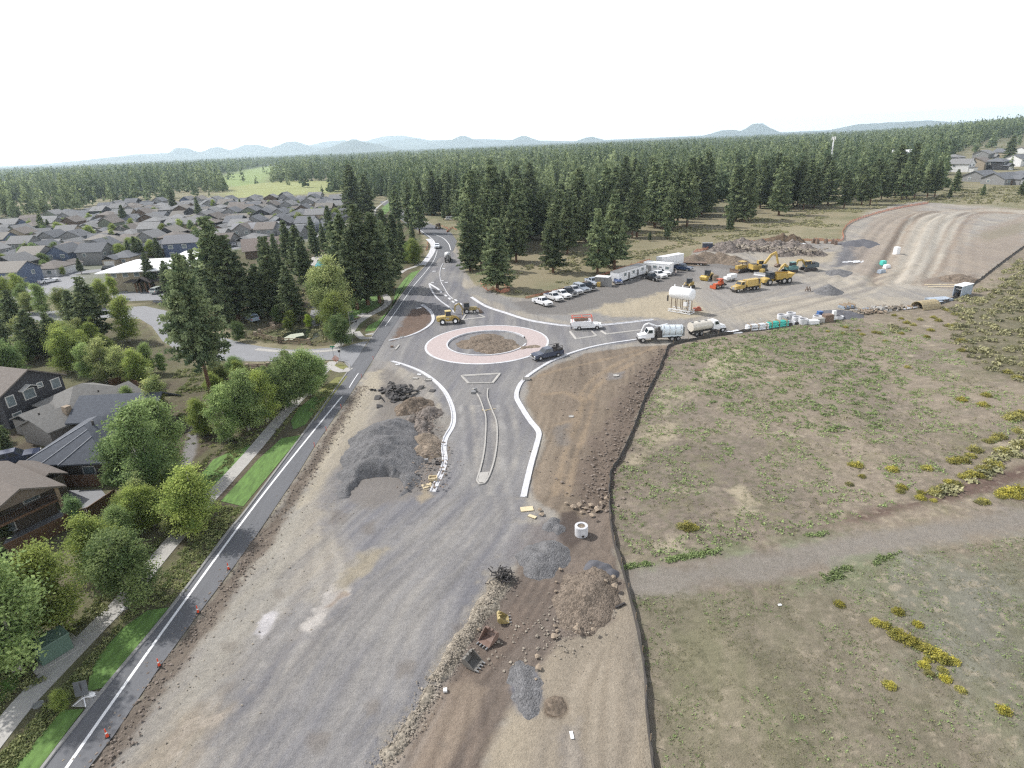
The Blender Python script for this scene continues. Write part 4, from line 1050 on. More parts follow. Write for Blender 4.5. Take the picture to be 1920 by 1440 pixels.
# leafy trees, one by one: base pixel, top pixel, mesh, hue, label
GRN, YEL, DRK, PAL = (0.92, 1.0, 0.92), (1.08, 1.08, 0.74), (0.72, 0.82, 0.78), (1.25, 1.17, 1.15)
LEAF_TREES = [
    ((34, 1258), 1020, 1, GRN, 'big leafy tree overhanging the green transformer box'), ((118, 1176), 1012, 1, YEL, 'yellow-tipped tree behind the transformer box'), ((8, 1240), 1090, 2, DRK, 'dark leafy tree cut by the picture edge beside the transformer'),
    ((250, 1128), 985, 4, GRN, 'round leafy tree standing over the concrete walk'), ((190, 1080), 960, 0, YEL, 'yellowing tree behind the tree over the walk'), ((148, 988), 922, 3, (0.8, 0.95, 1.0), 'grey-green young tree beside the balcony house'),
    ((372, 995), 868, 0, YEL, 'bright leafy tree at the near tip of the long lawn'), ((332, 1005), 938, 1, PAL, 'pale thin-leaved tree at the tip of the lawn'), ((290, 985), 905, 0, YEL, 'yellow-green tree in front of the big dark tree'),
    ((284, 928), 756, 1, DRK, 'large dark leafy tree beside the slate-roofed house'), ((236, 922), 800, 3, DRK, 'dark leafy tree touching the slate roof'), ((318, 888), 742, 1, GRN, 'leafy tree leaning over the gravel path'),
    ((382, 815), 742, 0, YEL, 'low bushy tree beside the foot of the tall pine'), ((428, 826), 722, 1, GRN, 'upright birch along the upper walk beside the tall pine'), ((466, 806), 690, 0, GRN, 'full birch in the middle of the upper walk'), ((502, 790), 690, 1, YEL, 'yellow birch in the upper walk row'), ((536, 768), 670, 4, GRN, 'dense tree in front of the side street fence'), ((582, 742), 655, 2, GRN, 'rounded tree at the street corner'), ((604, 722), 668, 1, DRK, 'small dark tree beside the corner ramp'), ((556, 760), 655, 3, GRN, 'slender tree in the street corner clump'),
    ((452, 720), 686, 0, YEL, 'low yellow shrub tree below the timber rail fence'), ((420, 712), 690, 0, YEL, 'pale shrub tree right of the tall pine trunk'), ((500, 716), 684, 1, GRN, 'young green tree behind the timber rail fence'),
    ((172, 712), 640, 1, GRN, 'green aspen behind the grey-tan roof'), ((200, 716), 632, 1, PAL, 'pale aspen behind the grey-tan roof'), ((232, 718), 645, 0, PAL, 'broad pale aspen behind the grey-tan roof'), ((262, 722), 650, 0, YEL, 'olive aspen behind the grey-tan roof'), ((282, 700), 640, 1, GRN, 'tall aspen at the bend of the side street'), ((308, 700), 655, 3, GRN, 'slim aspen at the bend of the side street'), ((306, 790), 690, 3, PAL, 'nearly bare grey tree above the slate roof'), ((250, 780), 720, 1, GRN, 'tree behind the long grey-tan roof end'),
    ((243, 640), 553, 1, YEL, 'yellow-green aspen facing the clubhouse'), ((130, 600), 535, 4, PAL, 'pale leafy tree left of the clubhouse grove'), ((84, 590), 530, 1, GRN, 'street tree by the left car park'), ((40, 560), 510, 0, YEL, 'street tree near the grey-roofed front houses'), ((12, 570), 515, 4, YEL, 'leafy tree at the left edge near the houses'), ((48, 575), 530, 0, GRN, 'bushy green tree near the left houses'), ((22, 720), 640, 0, GRN, 'leafy tree left of the pine grove'), ((215, 560), 512, 3, YEL, 'small yellow tree at the clubhouse corner'), ((196, 575), 520, 0, YEL, 'yellow-green tree before the clubhouse wall'),
    ((626, 600), 478, 0, PAL, 'light green tree between pool and lawn'), ((604, 585), 500, 1, PAL, 'light green tree beside the pond path'), ((652, 575), 500, 1, YEL, 'light aspen under the roadside pines'), ((632, 632), 545, 0, YEL, 'yellow-green tree above the pond'), ((640, 650), 585, 4, DRK, 'dark leafy tree overhanging the pond'), ((580, 614), 588, 0, (1.2, 1.3, 0.5), 'bright lime bush at the pond edge'), ((598, 608), 590, 0, (1.2, 1.2, 0.5), 'small lime bush at the pond edge'), ((522, 605), 570, 0, DRK, 'dark bush behind the pond bridge'),
    ((777, 496), 446, 0, YEL, 'yellow round tree in the road bend'), ((768, 492), 452, 1, GRN, 'green upright tree in the road bend'), ((450, 640), 600, 4, DRK, 'shady bush by the stone pillar'), ((10, 830), 795, 0, DRK, 'bush beside the driveway of the dark house'), ((48, 800), 776, 0, YEL, 'small green shrub at the dark house corner'), ((118, 1330), 1290, 0, YEL, 'grassy shrub beside the near walk'),
]
for i, (b, ty, k, hue, lab) in enumerate(LEAF_TREES):
    p, h = px_tree(b, ty)
    name = 'shrub' if ('shrub' in lab or 'bush' in lab) and 'tree' not in lab.split() else 'leafy_tree'
    if 'yellowing' in lab or b == (12, 570): pass
    plant(name, lab, 'shrub' if name == 'shrub' else 'tree', None, LEAFY[k], p, h / 9, i * 1.7, hue, sxy=1.12 if b[1] > 860 else 1.05)

# thickets that fill the planting between houses, street and clubhouse
rt = random.Random(31)
for poly, n, what, hs in (([(-60, 745), (0, 700), (60, 640), (130, 640), (230, 650), (262, 690), (270, 720), (200, 735), (80, 690), (40, 720)], 16, 'in the thicket behind the charcoal house', (5, 10)), ([(-60, 610), (0, 600), (60, 560), (200, 560), (230, 585), (120, 600), (0, 612)], 9, 'along the kerb of the left car park', (4, 7)),
                          ([(395, 700), (440, 700), (560, 695), (600, 705), (560, 745), (500, 770), (440, 790), (400, 760)], 13, 'in the bed between rail fence and upper walk', (2.5, 5.5)), ([(470, 610), (560, 600), (610, 590), (640, 610), (640, 640), (600, 640), (600, 615), (520, 618)], 7, 'around the pond', (2, 4.5)), ([(190, 1020), (250, 975), (330, 930), (350, 940), (300, 990), (230, 1050)], 6, 'between the near walk and the brown fence', (4, 6.5)), ([(-60, 520), (0, 505), (130, 500), (190, 500), (160, 512), (60, 535)], 8, 'in the front gardens of the estate', (3, 6)), ([(-60, 540), (60, 525), (330, 474), (640, 425), (650, 392), (400, 384), (100, 412), (-60, 430)], 95, 'among the estate houses', (5, 9))):
    for k in range(n):
        for _ in range(60):
            x, y = rt.uniform(min(a for a, _b in poly), max(a for a, _b in poly)), rt.uniform(min(b for _a, b in poly), max(b for _a, b in poly))
            if inpoly(x, y, poly): break
        h = rt.uniform(*hs); c = rt.choice((('green', GRN), ('yellow-green', YEL), ('dark green', DRK), ('pale', PAL), ('yellow-green', YEL)))
        kd = 'shrub' if h < 4.2 else 'tree'
        reg(plant('shrub' if kd == 'shrub' else 'leafy_tree', f"{'bushy' if h < 4.2 else 'upright' if k % 2 else 'spreading'} {c[0]} {kd} {what}", kd, 'planting ' + what, LEAFY[k % 5], G(x, y), h / 9, k * 1.3, c[1], sxy=1.35 if h < 5 else 1.1))

# ------------------------------------------------------------------ houses
SID = dict(grey=(0.20, 0.20, 0.20), blue=(0.085, 0.11, 0.17), brown=(0.105, 0.075, 0.055), tan=(0.29, 0.245, 0.185), dark=(0.035, 0.036, 0.042), green=(0.13, 0.145, 0.11), white=(0.60, 0.60, 0.60))
ROOF = dict(grey=(0.20, 0.199, 0.198), brown=(0.165, 0.145, 0.13), slate=(0.125, 0.13, 0.14), tan=(0.20, 0.185, 0.165))

def gable(m, x0, x1, y0, y1, z, rise_, oh=0.5, th=0.22):
    """Ridge along x; a slab of real thickness with its end triangles open."""
    ym = (y0 + y1) / 2
    k = rise_ / ((y1 - y0) / 2)
    a, b = y0 - oh, y1 + oh
    ze = z - oh * k
    for s, ya in ((1, a), (-1, b)):
        vs = [(x0 - oh, ya, ze), (x1 + oh, ya, ze), (x1 + oh, ym, z + rise_), (x0 - oh, ym, z + rise_)]
        vs += [(x, y, q + th) for x, y, q in vs]
        f = [(0, 3, 2, 1), (4, 5, 6, 7), (0, 1, 5, 4), (1, 2, 6, 5), (2, 3, 7, 6), (3, 0, 4, 7)]
        m.add(vs, f if s > 0 else [tuple(reversed(q)) for q in f])
    return m

def gable_y(m, x0, x1, y0, y1, z, r, oh=0.5):
    t = gable(MB(), y0, y1, x0, x1, z, r, oh)
    return m.add([(y, x, q) for x, y, q in t.v], [tuple(reversed(f)) for f in t.f])

def hip(m, x0, x1, y0, y1, z, r, oh=0.55, th=0.2):
    x0, x1, y0, y1 = x0 - oh, x1 + oh, y0 - oh, y1 + oh
    w, d = x1 - x0, y1 - y0
    i = min(w, d) / 2
    if w >= d: a, b = (x0 + i, (y0 + y1) / 2, z + r), (x1 - i, (y0 + y1) / 2, z + r)
    else: a, b = ((x0 + x1) / 2, y0 + i, z + r), ((x0 + x1) / 2, y1 - i, z + r)
    vs = [(x0, y0, z - 0.1), (x1, y0, z - 0.1), (x1, y1, z - 0.1), (x0, y1, z - 0.1), (x0, y0, z + th - 0.1), (x1, y0, z + th - 0.1), (x1, y1, z + th - 0.1), (x0, y1, z + th - 0.1), a, b]
    f = [(3, 2, 1, 0), (0, 1, 5, 4), (1, 2, 6, 5), (2, 3, 7, 6), (3, 0, 4, 7)]
    f += [(4, 5, 9, 8), (5, 6, 9), (6, 7, 8, 9), (7, 4, 8)] if w >= d else [(4, 5, 8), (5, 6, 9, 8), (6, 7, 9), (7, 4, 8, 9)]
    return m.add(vs, f)

def wall_gable(m, x0, x1, y0, y1, z, r):
    """Box with gable ends, ridge along x."""
    ym = (y0 + y1) / 2
    m.box(((x0 + x1) / 2, ym, z / 2), (x1 - x0, y1 - y0, z))
    for x, s in ((x0, -1), (x1, 1)):
        e = 0.10
        vs = [(x - s * e, y0, z), (x - s * e, y1, z), (x - s * e, ym, z + r), (x, y0, z), (x, y1, z), (x, ym, z + r)]
        m.add(vs, [(0, 1, 2), (5, 4, 3), (0, 3, 4, 1), (1, 4, 5, 2), (2, 5, 3, 0)])
    return m

def win(parent, x, y, z, w, h, face, key=None):
    """Window in a wall: face is 'x' or 'y' with its sign."""
    s = -1 if face[0] == '-' else 1
    ax = face[-1]
    def fr(m):
        d = (0.10, w + 0.3, h + 0.3) if ax == 'x' else (w + 0.3, 0.10, h + 0.3)
        return m.box((0, 0, 0), d)
    def pn(m):
        d = (0.14, w, h) if ax == 'x' else (w, 0.14, h)
        return m.box((0.01 * s if ax == 'x' else 0, 0.01 * s if ax == 'y' else 0, 0), d)
    k = (ax, round(w, 2), round(h, 2), s)
    f = part('window', parent, ('wf',) + k, fr, M['trim'], loc=(x, y, z))
    part('pane', f, ('wp',) + k, pn, M['window'])
    return f

def small_house(kind, label, loc, rz, sid, roof, group, detail=True):
    """Estate house about 10 x 13 m; front faces local -y."""
    t = thing('house', label, 'house', loc, rz, group)
    st2 = kind in ('gable2', 'cross2', 'hip2')
    H_ = 5.4 if st2 else 3.0
    W_, D_ = (9.2, 10.8) if st2 else (9.8, 11.5)
    x0, x1, y0, y1 = -W_ / 2, W_ / 2, -D_ / 2, D_ / 2
    r = 2.4 if kind[0] != 'h' else 2.1
    if kind.startswith('hip'):
        part('wall', t, (kind, 'w'), lambda m: m.box((0, 0, H_ / 2), (W_, D_, H_)).box((x0 + 3, y0 - 1.5, 1.4), (5.6, 3.0, 2.8)), M['siding'], sid)
        part('roof', t, (kind, 'r'), lambda m: gable_y(hip(m, x0, x1, y0, y1, H_, r), x0 + 0.2, x0 + 5.8, y0 - 3.0, y0 + 0.8, 2.8, 1.4, 0.4), M['shingle'], roof)
    elif kind.startswith('cross'):
        part('wall', t, (kind, 'w'), lambda m: wall_gable(m, x0, x1, y0, y1, H_, r + 0.3).box((x1 - 2.8, y0 - 1.6, 1.45), (5.2, 3.2, 2.9)), M['siding'], sid)
        part('roof', t, (kind, 'r'), lambda m: gable_y(gable(m, x0, x1, y0, y1, H_, r + 0.3), x1 - 5.4, x1 - 0.2, y0 - 3.2, y0 + 3.0, 2.9 if st2 else H_ - 0.1, 1.5, 0.4), M['shingle'], roof)
    else:
        def gw(m):
            q = wall_gable(MB(), y0, y1, x0, x1, H_, r + 0.4)
            return m.add([(y, x, z) for x, y, z in q.v], [tuple(reversed(f)) for f in q.f]).box((x0 + 2.9, y0 - 1.4, 1.4), (5.4, 2.8, 2.8))
        part('wall', t, (kind, 'w'), gw, M['siding'], sid)
        part('roof', t, (kind, 'r'), lambda m: gable_y(m, x0, x1, y0, y1, H_, r + 0.4).box((x0 + 2.9, y0 - 1.5, 2.98), (6.0, 3.4, 0.22)), M['shingle'], roof)
    gx_ = x1 - 2.8 if kind.startswith('cross') else x0 + 3.0
    gy_ = y0 - (3.2 if kind.startswith('cross') else 3.0 if kind.startswith('hip') else 2.8)
    part('garage_door', t, ('gd',), lambda m: m.box((0, 0, 1.1), (4.2, 0.12, 2.2)), M['trim'], loc=(gx_, gy_ - 0.03, 0))
    part('front_door', t, ('fd',), lambda m: m.box((0, 0, 1.05), (1.0, 0.12, 2.1)), M['wood'], loc=(-gx_ * 0.35, y0 - 0.03, 0))
    if detail:
        zz = 4.1 if st2 else 1.7
        for xx in (-2.8, 2.2):
            win(t, xx, y0 - 0.03, zz + 0.05, 1.5, 1.2, '-y'); win(t, xx + 0.4, y1 + 0.03, zz, 1.5, 1.2, 'y')
        win(t, x1 + 0.03, 1.5, zz, 1.2, 1.2, 'x'); win(t, x0 - 0.03, 2.0, zz, 1.2, 1.2, '-x')
    part('roof_vent', t, ('rv',), lambda m: m.box((0, 0, 0.3), (0.35, 0.35, 0.7)), M['dark_steel'], loc=(1.4, 2.4, H_ + r * 0.5))
    return t

ESTATE = [(-70, 556), (60, 540), (148, 514), (230, 499), (330, 479), (415, 468), (560, 447), (648, 430), (655, 384), (560, 371), (400, 376), (250, 387), (100, 404), (-70, 420)]
KW = dict(gable1='one-storey gabled', gable2='two-storey gabled', cross1='one-storey cross-gabled', cross2='two-storey cross-gabled', hip1='low hipped', hip2='two-storey hipped')
ra = random.Random(21)
rows_y = []
yy = 216
while yy < 560:
    rows_y += [yy, yy + 17]
    yy += 39
houses = []
for ri, ry in enumerate(rows_y):
    hx = -330 + ra.uniform(0, 8)
    while hx < -40:
        x_, y_ = hx + ra.uniform(-0.8, 0.8), ry + ra.uniform(-1.5, 1.5) - (hx + 150) * 0.03
        px_, py_, _ = pix((x_, y_, 0))
        if inpoly(px_, py_, ESTATE): houses.append((x_, y_, ri))
        hx += ra.choice((11.4, 11.9, 12.4, 13.5))
houses = houses[:280]
print('houses', len(houses))
ROWN = ['first street, facing the clubhouse', 'second line back from the clubhouse', 'third line of the estate', 'fourth line of the estate', 'fifth line of the estate', 'sixth line of the estate', 'seventh line of the estate', 'eighth line of the estate']
for x_, y_, ri in houses:
    kind = ra.choice(('gable2', 'gable2', 'cross2', 'hip1', 'hip2', 'cross1', 'gable1', 'hip1'))
    sid = ra.choice(('grey', 'grey', 'grey', 'blue', 'brown', 'tan', 'green', 'white', 'dark'))
    rf = ra.choice(('grey', 'grey', 'grey', 'slate', 'slate', 'brown', 'tan'))
    jig = ra.uniform(0.88, 1.12)
    row = ROWN[ri] if ri < 8 else 'far back lines of the estate'
    reg(small_house(kind, f'{sid} {KW[kind]} house, {rf} roof, {row}', (x_, y_, 0), (0 if ri % 2 == 0 else math.pi) + ra.choice((0, 0, 0, math.pi / 2)) + ra.uniform(-0.06, 0.06) - 0.03, tuple(c * jig for c in SID[sid]), tuple(c * jig for c in ROOF[rf]), 'estate houses in rows', ri < 6))
for (bx, by), kind, sid, rf, rz in (((1838, 340), 'cross1', 'grey', 'slate', 0.3), ((1876, 345), 'cross1', 'grey', 'slate', 0.2), ((1912, 338), 'hip1', 'grey', 'slate', 0.1), ((1800, 322), 'gable2', 'white', 'grey', 0.6), ((1832, 318), 'cross2', 'tan', 'brown', 0.5), ((1868, 318), 'hip2', 'dark', 'slate', 0.4), ((1905, 312), 'cross2', 'white', 'slate', 0.3), ((1842, 300), 'cross2', 'grey', 'grey', 0.5), ((1880, 297), 'gable2', 'tan', 'slate', 0.4), ((1916, 293), 'cross2', 'white', 'brown', 0.4), ((1785, 308), 'hip2', 'grey', 'grey', 0.5), ((1900, 281), 'cross2', 'white', 'slate', 0.4)):
    reg(small_house(kind, f'{sid} {KW[kind]} house with {rf} roof on the wooded rise at the right', G(bx, by), rz + math.pi * 0.0, SID[sid], ROOF[rf], 'houses on the wooded rise'))
    NOTE[-1].scale = (1.5, 1.5, 1.3)

# ------------------------------------------------------------------ the houses close by on the left
def house_frame(name, label, origin, rz):
    return thing(name, label, 'house', (origin[0], origin[1], 0), rz)

t = house_frame('house', 'dark charcoal two-storey house with white-framed windows and brown roof at the left edge', (-80.2, 94.0), -0.34)
wall_gable(MB(), -14, 0, -5.0, 5.2, 5.7, 2.7).box((-4, -5.4, 2.8), (4, 1.0, 5.5)).build('wall', M['siding'], t, color=(0.048, 0.048, 0.054))
gable(MB(), -14, 0, -5.0, 5.2, 5.7, 2.7, 0.6).build('roof', M['shingle'], t, color=(0.15, 0.13, 0.115))
for y_, z_, w_, h_ in ((-3.6, 4.4, 1.1, 1.6), (-0.6, 4.5, 1.6, 1.5), (3.9, 4.6, 1.3, 1.5), (3.9, 1.9, 1.3, 1.4), (1.4, 5.3, 0.7, 0.7), (-3.4, 1.5, 1.2, 1.4)):
    win(t, 0.03, y_, z_, w_, h_, 'x')
gable(MB(), -0.1, 0.9, -1.9, 0.7, 5.5, 0.6, 0.2, 0.12).build('window_hood', M['trim'], t)
MB().box((-9, -7.0, 1.4), (6, 3.6, 2.8)).build('porch', M['siding'], t, color=(0.25, 0.22, 0.19))
MB().box((-9, -7.2, 2.95), (6.8, 4.4, 0.25)).build('porch_roof', M['shingle'], t, color=(0.15, 0.13, 0.115))

t = house_frame('house', 'long low house with grey-tan shingle roofs between the charcoal house and the slate-roofed house', (-69.3, 81.5), -0.40)
w2 = wall_gable(MB(), 0, 15.5, 0, 6.8, 2.8, 1.5)
w2.v = [(y - 6.8, x, z) for x, y, z in w2.v]; w2.f = [tuple(reversed(f)) for f in w2.f]
w2.box((-8.5, 10.5, 1.5), (7, 9, 3.0)).box((-9, 3.5, 1.3), (5, 4, 2.6))
w2.build('wall', M['siding'], t, color=(0.17, 0.16, 0.15))
r2 = gable_y(MB(), -6.8, 0, 0, 15.5, 2.8, 1.5, 0.45)
r2 = hip(r2, -12.5, -4.5, 6.0, 15.4, 3.05, 2.2, 0.5)
r2 = gable_y(r2, -11.5, -6.4, 1.5, 5.6, 2.6, 1.0, 0.3)
r2.build('roof', M['shingle'], t, color=(0.165, 0.16, 0.15))
win(t, 0.03, 13.8, 1.6, 1.5, 1.1, 'x'); win(t, 0.03, 9.0, 1.6, 1.5, 1.1, 'x')
MB().box((-1.6, 4.2, 4.0), (1.0, 0.9, 2.0)).build('chimney', M['stone'], t)
for y_ in (2.0, 11.5): MB().cyl((-4.9, y_, 3.3), (-4.9, y_, 4.4), 0.14, n=8).build('vent_pipe', M['dark_steel'], t)

t = house_frame('house', 'one-storey house with big slate-blue stepped hip roof and brown walls', (-59.5, 71.0), 0.02)
MB().box((-0.3, 7, 1.5), (10.6, 13.6, 3.0)).box((-2.5, 17.5, 1.6), (8.5, 8.5, 3.2)).build('wall', M['siding'], t, color=(0.095, 0.08, 0.068))
r3 = hip(MB(), -5.6, 5.0, 0.2, 13.8, 3.0, 2.9, 0.55)
r3 = hip(r3, -2.6, 5.2, -0.2, 13.4, 3.08, 2.9, 0.55)
r3 = hip(r3, 0.2, 5.4, -0.6, 12.8, 3.16, 2.5, 0.55)
r3 = gable(r3, -8.0, 4.0, 13.2, 21.8, 3.2, 2.3, 0.5)
r3.build('roof', M['shingle'], t, color=(0.078, 0.086, 0.102))
for hx0, hx1, hy0, hy1, hz0, hr in ((-5.6, 5.0, 0.2, 13.8, 3.0, 2.9), (-2.6, 5.2, -0.2, 13.4, 3.08, 2.9), (0.2, 5.4, -0.6, 12.8, 3.16, 2.5)):
    wd_ = hx1 - hx0 + 1.1
    MB().bar([(hx0 - 0.55, hy0 - 0.55, hz0 + 0.12), ((hx0 + hx1) / 2, hy0 - 0.55 + wd_ / 2, hz0 + hr + 0.02)], 0.16, 0.06).build('ridge_cap', M['shingle'], t, color=(0.2, 0.21, 0.23))
win(t, 2.4, -0.02 + 0.2, 1.6, 1.4, 1.0, '-y')
MB().cyl((1.2, 5.2, 5.0), (1.2, 5.2, 6.6), 0.16, n=8).build('vent_pipe', M['dark_steel'], t)

t = house_frame('house', 'brown-roofed house with timber-post balcony in its gable at the left edge', (-56.2, 59.2), -0.52)
wall_gable(MB(), -13, -2.4, -3.7, 3.7, 4.4, 1.7).box((-9, 5.0, 1.6), (7, 3.0, 3.2)).build('wall', M['siding'], t, color=(0.105, 0.088, 0.07))
gable(MB(), -13, 0.1, -3.7, 3.7, 4.4, 1.7, 0.6).build('roof', M['shingle'], t, color=(0.135, 0.115, 0.10))
gable(MB(), -12.2, -5.5, 3.6, 6.6, 3.2, 0.8, 0.4).build('side_roof', M['shingle'], t, color=(0.135, 0.115, 0.10))
MB().add([(-0.15, -3.7, 4.4), (-0.15, 3.7, 4.4), (-0.15, 0, 6.0), (0.0, -3.7, 4.4), (0.0, 3.7, 4.4), (0.0, 0, 6.0)], [(0, 1, 2), (5, 4, 3), (0, 3, 4, 1), (1, 4, 5, 2), (2, 5, 3, 0)]).build('gable_panel', M['siding'], t, color=(0.15, 0.12, 0.095))
MB().box((-1.2, 0, 2.75), (2.5, 7.2, 0.25)).build('balcony', M['wood'], t)
rl = MB().box((-0.05, 0, 3.85), (0.12, 7.0, 0.12)).box((-0.05, 0, 3.0), (0.08, 7.0, 0.1))
for k in range(29): rl.box((-0.05, -3.4 + k * 0.243, 3.4), (0.05, 0.05, 0.85))
rl.build('railing', M['dark_steel'], t)
for y_ in (-3.45, 3.45): MB().box((-0.05, y_, 2.2), (0.35, 0.35, 4.4)).build('post', M['rail'], t)
win(t, -2.37, 1.6, 3.7, 1.5, 1.4, 'x'); win(t, -2.37, -1.6, 1.5, 1.6, 2.0, 'x'); win(t, -5.0, -3.73, 3.4, 1.6, 1.3, '-y'); win(t, -5.0, -3.73, 1.5, 1.8, 2.2, '-y')
sheet('patio', [(0, 1040), (132, 984), (112, 955), (20, 985)], 0.03, M['asphalt_old'])
sheet('patio', [(135, 935), (175, 972), (212, 945), (190, 918), (120, 920)], 0.03, M['asphalt_old'])
o = MB().cyl((0, 0, 0.02), (0, 0, 0.08), 0.35, n=20).cyl((0, 0, 0.05), (0, 0, 0.72), 0.05, n=8).cyl((0, 0, 0.72), (0, 0, 0.78), 0.75, n=28).build('patio_table', mat('green_cloth', (0.02, 0.13, 0.06), 0.6), None, G(60, 975))
setp(o, 'round green table on the patio under the balcony', 'table')

# clubhouse, lodge
ang = math.atan2(3.0, 12.9)
t = thing('clubhouse', 'two-storey tan clubhouse with bright white metal roof and brown entrance canopy', 'building', (-130.5, 196.6, 0), 0.06)
MB().box((17, 7, 3.1), (34, 14, 6.2)).build('wall', M['siding'], t, color=(0.29, 0.255, 0.185))
hip(MB(), 0, 34, 0, 14, 6.2, 2.6, 2.2, 0.3).build('roof', M['white'], t)
hip(MB(), 14, 30, 6, 20, 6.6, 3.4, 0.6, 0.3).build('upper_roof', M['white'], t)
MB().box((22, 13, 3.3), (14, 12, 6.4)).build('rear_wing', M['siding'], t, color=(0.29, 0.255, 0.185))
MB().box((13, -1.8, 3.35), (13, 3.8, 0.3), top=0.9).build('canopy_roof', M['shingle'], t, color=(0.06, 0.052, 0.05))
gable_y(MB(), 10.6, 15.6, -5.2, 0.4, 3.1, 1.5, 0.3).build('entrance_roof', M['shingle'], t, color=(0.075, 0.065, 0.06))
for x_ in (10.9, 12.2, 14.0, 15.3): MB().box((x_, -4.9, 1.55), (0.4, 0.4, 3.1)).build('post', M['wood'], t)
MB().box((13.1, -0.06, 1.3), (2.4, 0.12, 2.6)).build('front_door', M['glass'], t)
for x_ in (8.6, 17.6): MB().box((x_, -1.4, 1.55), (3.4, 2.8, 3.1)).build('bay', M['siding'], t, color=(0.31, 0.28, 0.2))
for k in range(8): win(t, 2.4 + k * 3.6, -0.03, 5.1, 1.5, 1.3, '-y')
t = thing('lodge', 'lodge with wide brown gable roof among pines beside the pool', 'building', G(505, 478), 0.35)
wall_gable(MB(), -9, 9, -6, 6, 3.6, 3.6).build('wall', M['siding'], t, color=(0.12, 0.09, 0.07))
gable(MB(), -9, 9, -6, 6, 3.6, 3.6, 1.0).build('roof', M['shingle'], t, color=(0.20, 0.165, 0.145))
for y_ in (-2.5, 2.5): win(t, 9.03, y_, 2.0, 2.6, 1.8, 'x')
for x_ in (2.0, 3.4): MB().box((x_, -1.8, 6.6), (0.8, 1.2, 0.5)).build('skylight', M['white'], t)
t = thing('house', 'large blue two-storey house with brown garage wing behind the clubhouse', 'house', G(352, 478), 0.15)
wall_gable(MB(), -7, 7, -6, 6, 6.0, 2.6).build('wall', M['siding'], t, color=(0.075, 0.095, 0.155))
gable(MB(), -7, 7, -6, 6, 6.0, 2.6).build('roof', M['shingle'], t, color=(0.16, 0.16, 0.17))
MB().box((10, -1, 2.8), (6, 9, 5.6)).build('garage_wing', M['siding'], t, color=(0.085, 0.06, 0.05))
gable(MB(), 7, 13.2, -5.5, 3.5, 5.6, 2.0).build('wing_roof', M['shingle'], t, color=(0.17, 0.165, 0.165))
for x_ in (-4, 1.5): win(t, x_, -6.03, 4.6, 1.6, 1.4, '-y'); win(t, x_, -6.03, 1.6, 1.6, 1.4, '-y')
t = thing('house', 'long pale grey two-storey house with white fascia behind the lodge', 'house', G(490, 447), 0.06)
wall_gable(MB(), -12, 12, -5, 5, 5.6, 2.2).build('wall', M['siding'], t, color=(0.36, 0.36, 0.36))
gable(MB(), -12, 12, -5, 5, 5.6, 2.2).build('roof', M['shingle'], t, color=(0.24, 0.24, 0.25))
for x_ in (-8, -3, 3, 8): win(t, x_, -5.03, 4.3, 1.2, 1.0, '-y')
# far barns on the plain, left
for (x_, y_), w_ in (((128, 349), 46), ((152, 348), 24), ((188, 336), 26), ((1062, 286), 30), ((1668, 311), 24), ((1690, 312), 26)):
    p = G(x_, y_)
    t = thing('barn', {128: 'long white-roofed barn on the far plain at the left', 152: 'shorter white-roofed barn beside the long one', 188: 'white-roofed barn farthest back on the left plain', 1062: 'lone white roof far off in the middle of the forest', 1668: 'small grey-white roof in the forest behind the ramp', 1690: 'white roof in the forest right behind the ramp'}[x_], 'barn', (p.x, p.y, 0), 0.05, 'white roofs on the far plain')
    wall_gable(MB(), -w_ / 2, w_ / 2, -8, 8, 8 if x_ < 1000 else 14, 2).build('wall', M['white'], t)
    gable(MB(), -w_ / 2, w_ / 2, -8, 8, 8 if x_ < 1000 else 14, 2, 0.6, 0.4).build('roof', M['white'], t)

# ------------------------------------------------------------------ fences
def board_fence(label, pts, h=1.75):
    P = [Vector(p) for p in pts]
    t = thing('board_fence', label, 'fence', P[0])
    for a, b in zip(P[:-1], P[1:]):
        a, b = a - P[0], b - P[0]
        d = b - a
        rz = math.atan2(d.y, d.x)
        m = MB()
        n = max(1, int(d.length / 0.16))
        for k in range(n):
            c = a + d * ((k + 0.5) / n)
            m.box((c.x, c.y, h / 2 + 0.02 * math.sin(k * 7.3)), (0.15, 0.03 + 0.012 * (k % 2), h), rz)
        m.box(((a + b) / 2 + Vector((0, 0, h + 0.03)))[:], (d.length, 0.12, 0.05), rz)
        m.build('panel', M['wood'], t)
        for k in range(int(d.length / 2.4) + 1):
            c = a + d * min(1, k * 2.4 / d.length)
            MB().box((c.x, c.y, h / 2 + 0.04), (0.13, 0.13, h + 0.08), rz).build('post', M['wood'], t)
board_fence('brown board fence running below the balcony house', [G(-20, 1066), G(20, 1046), G(140, 986), G(172, 975), G(222, 940)])
board_fence('brown board fence in front of the slate-roofed house', [G(95, 914), G(196, 912)])
board_fence('brown board fence behind the grey-tan roof among aspens', [G(255, 755), G(285, 738), G(230, 722), G(208, 730)])

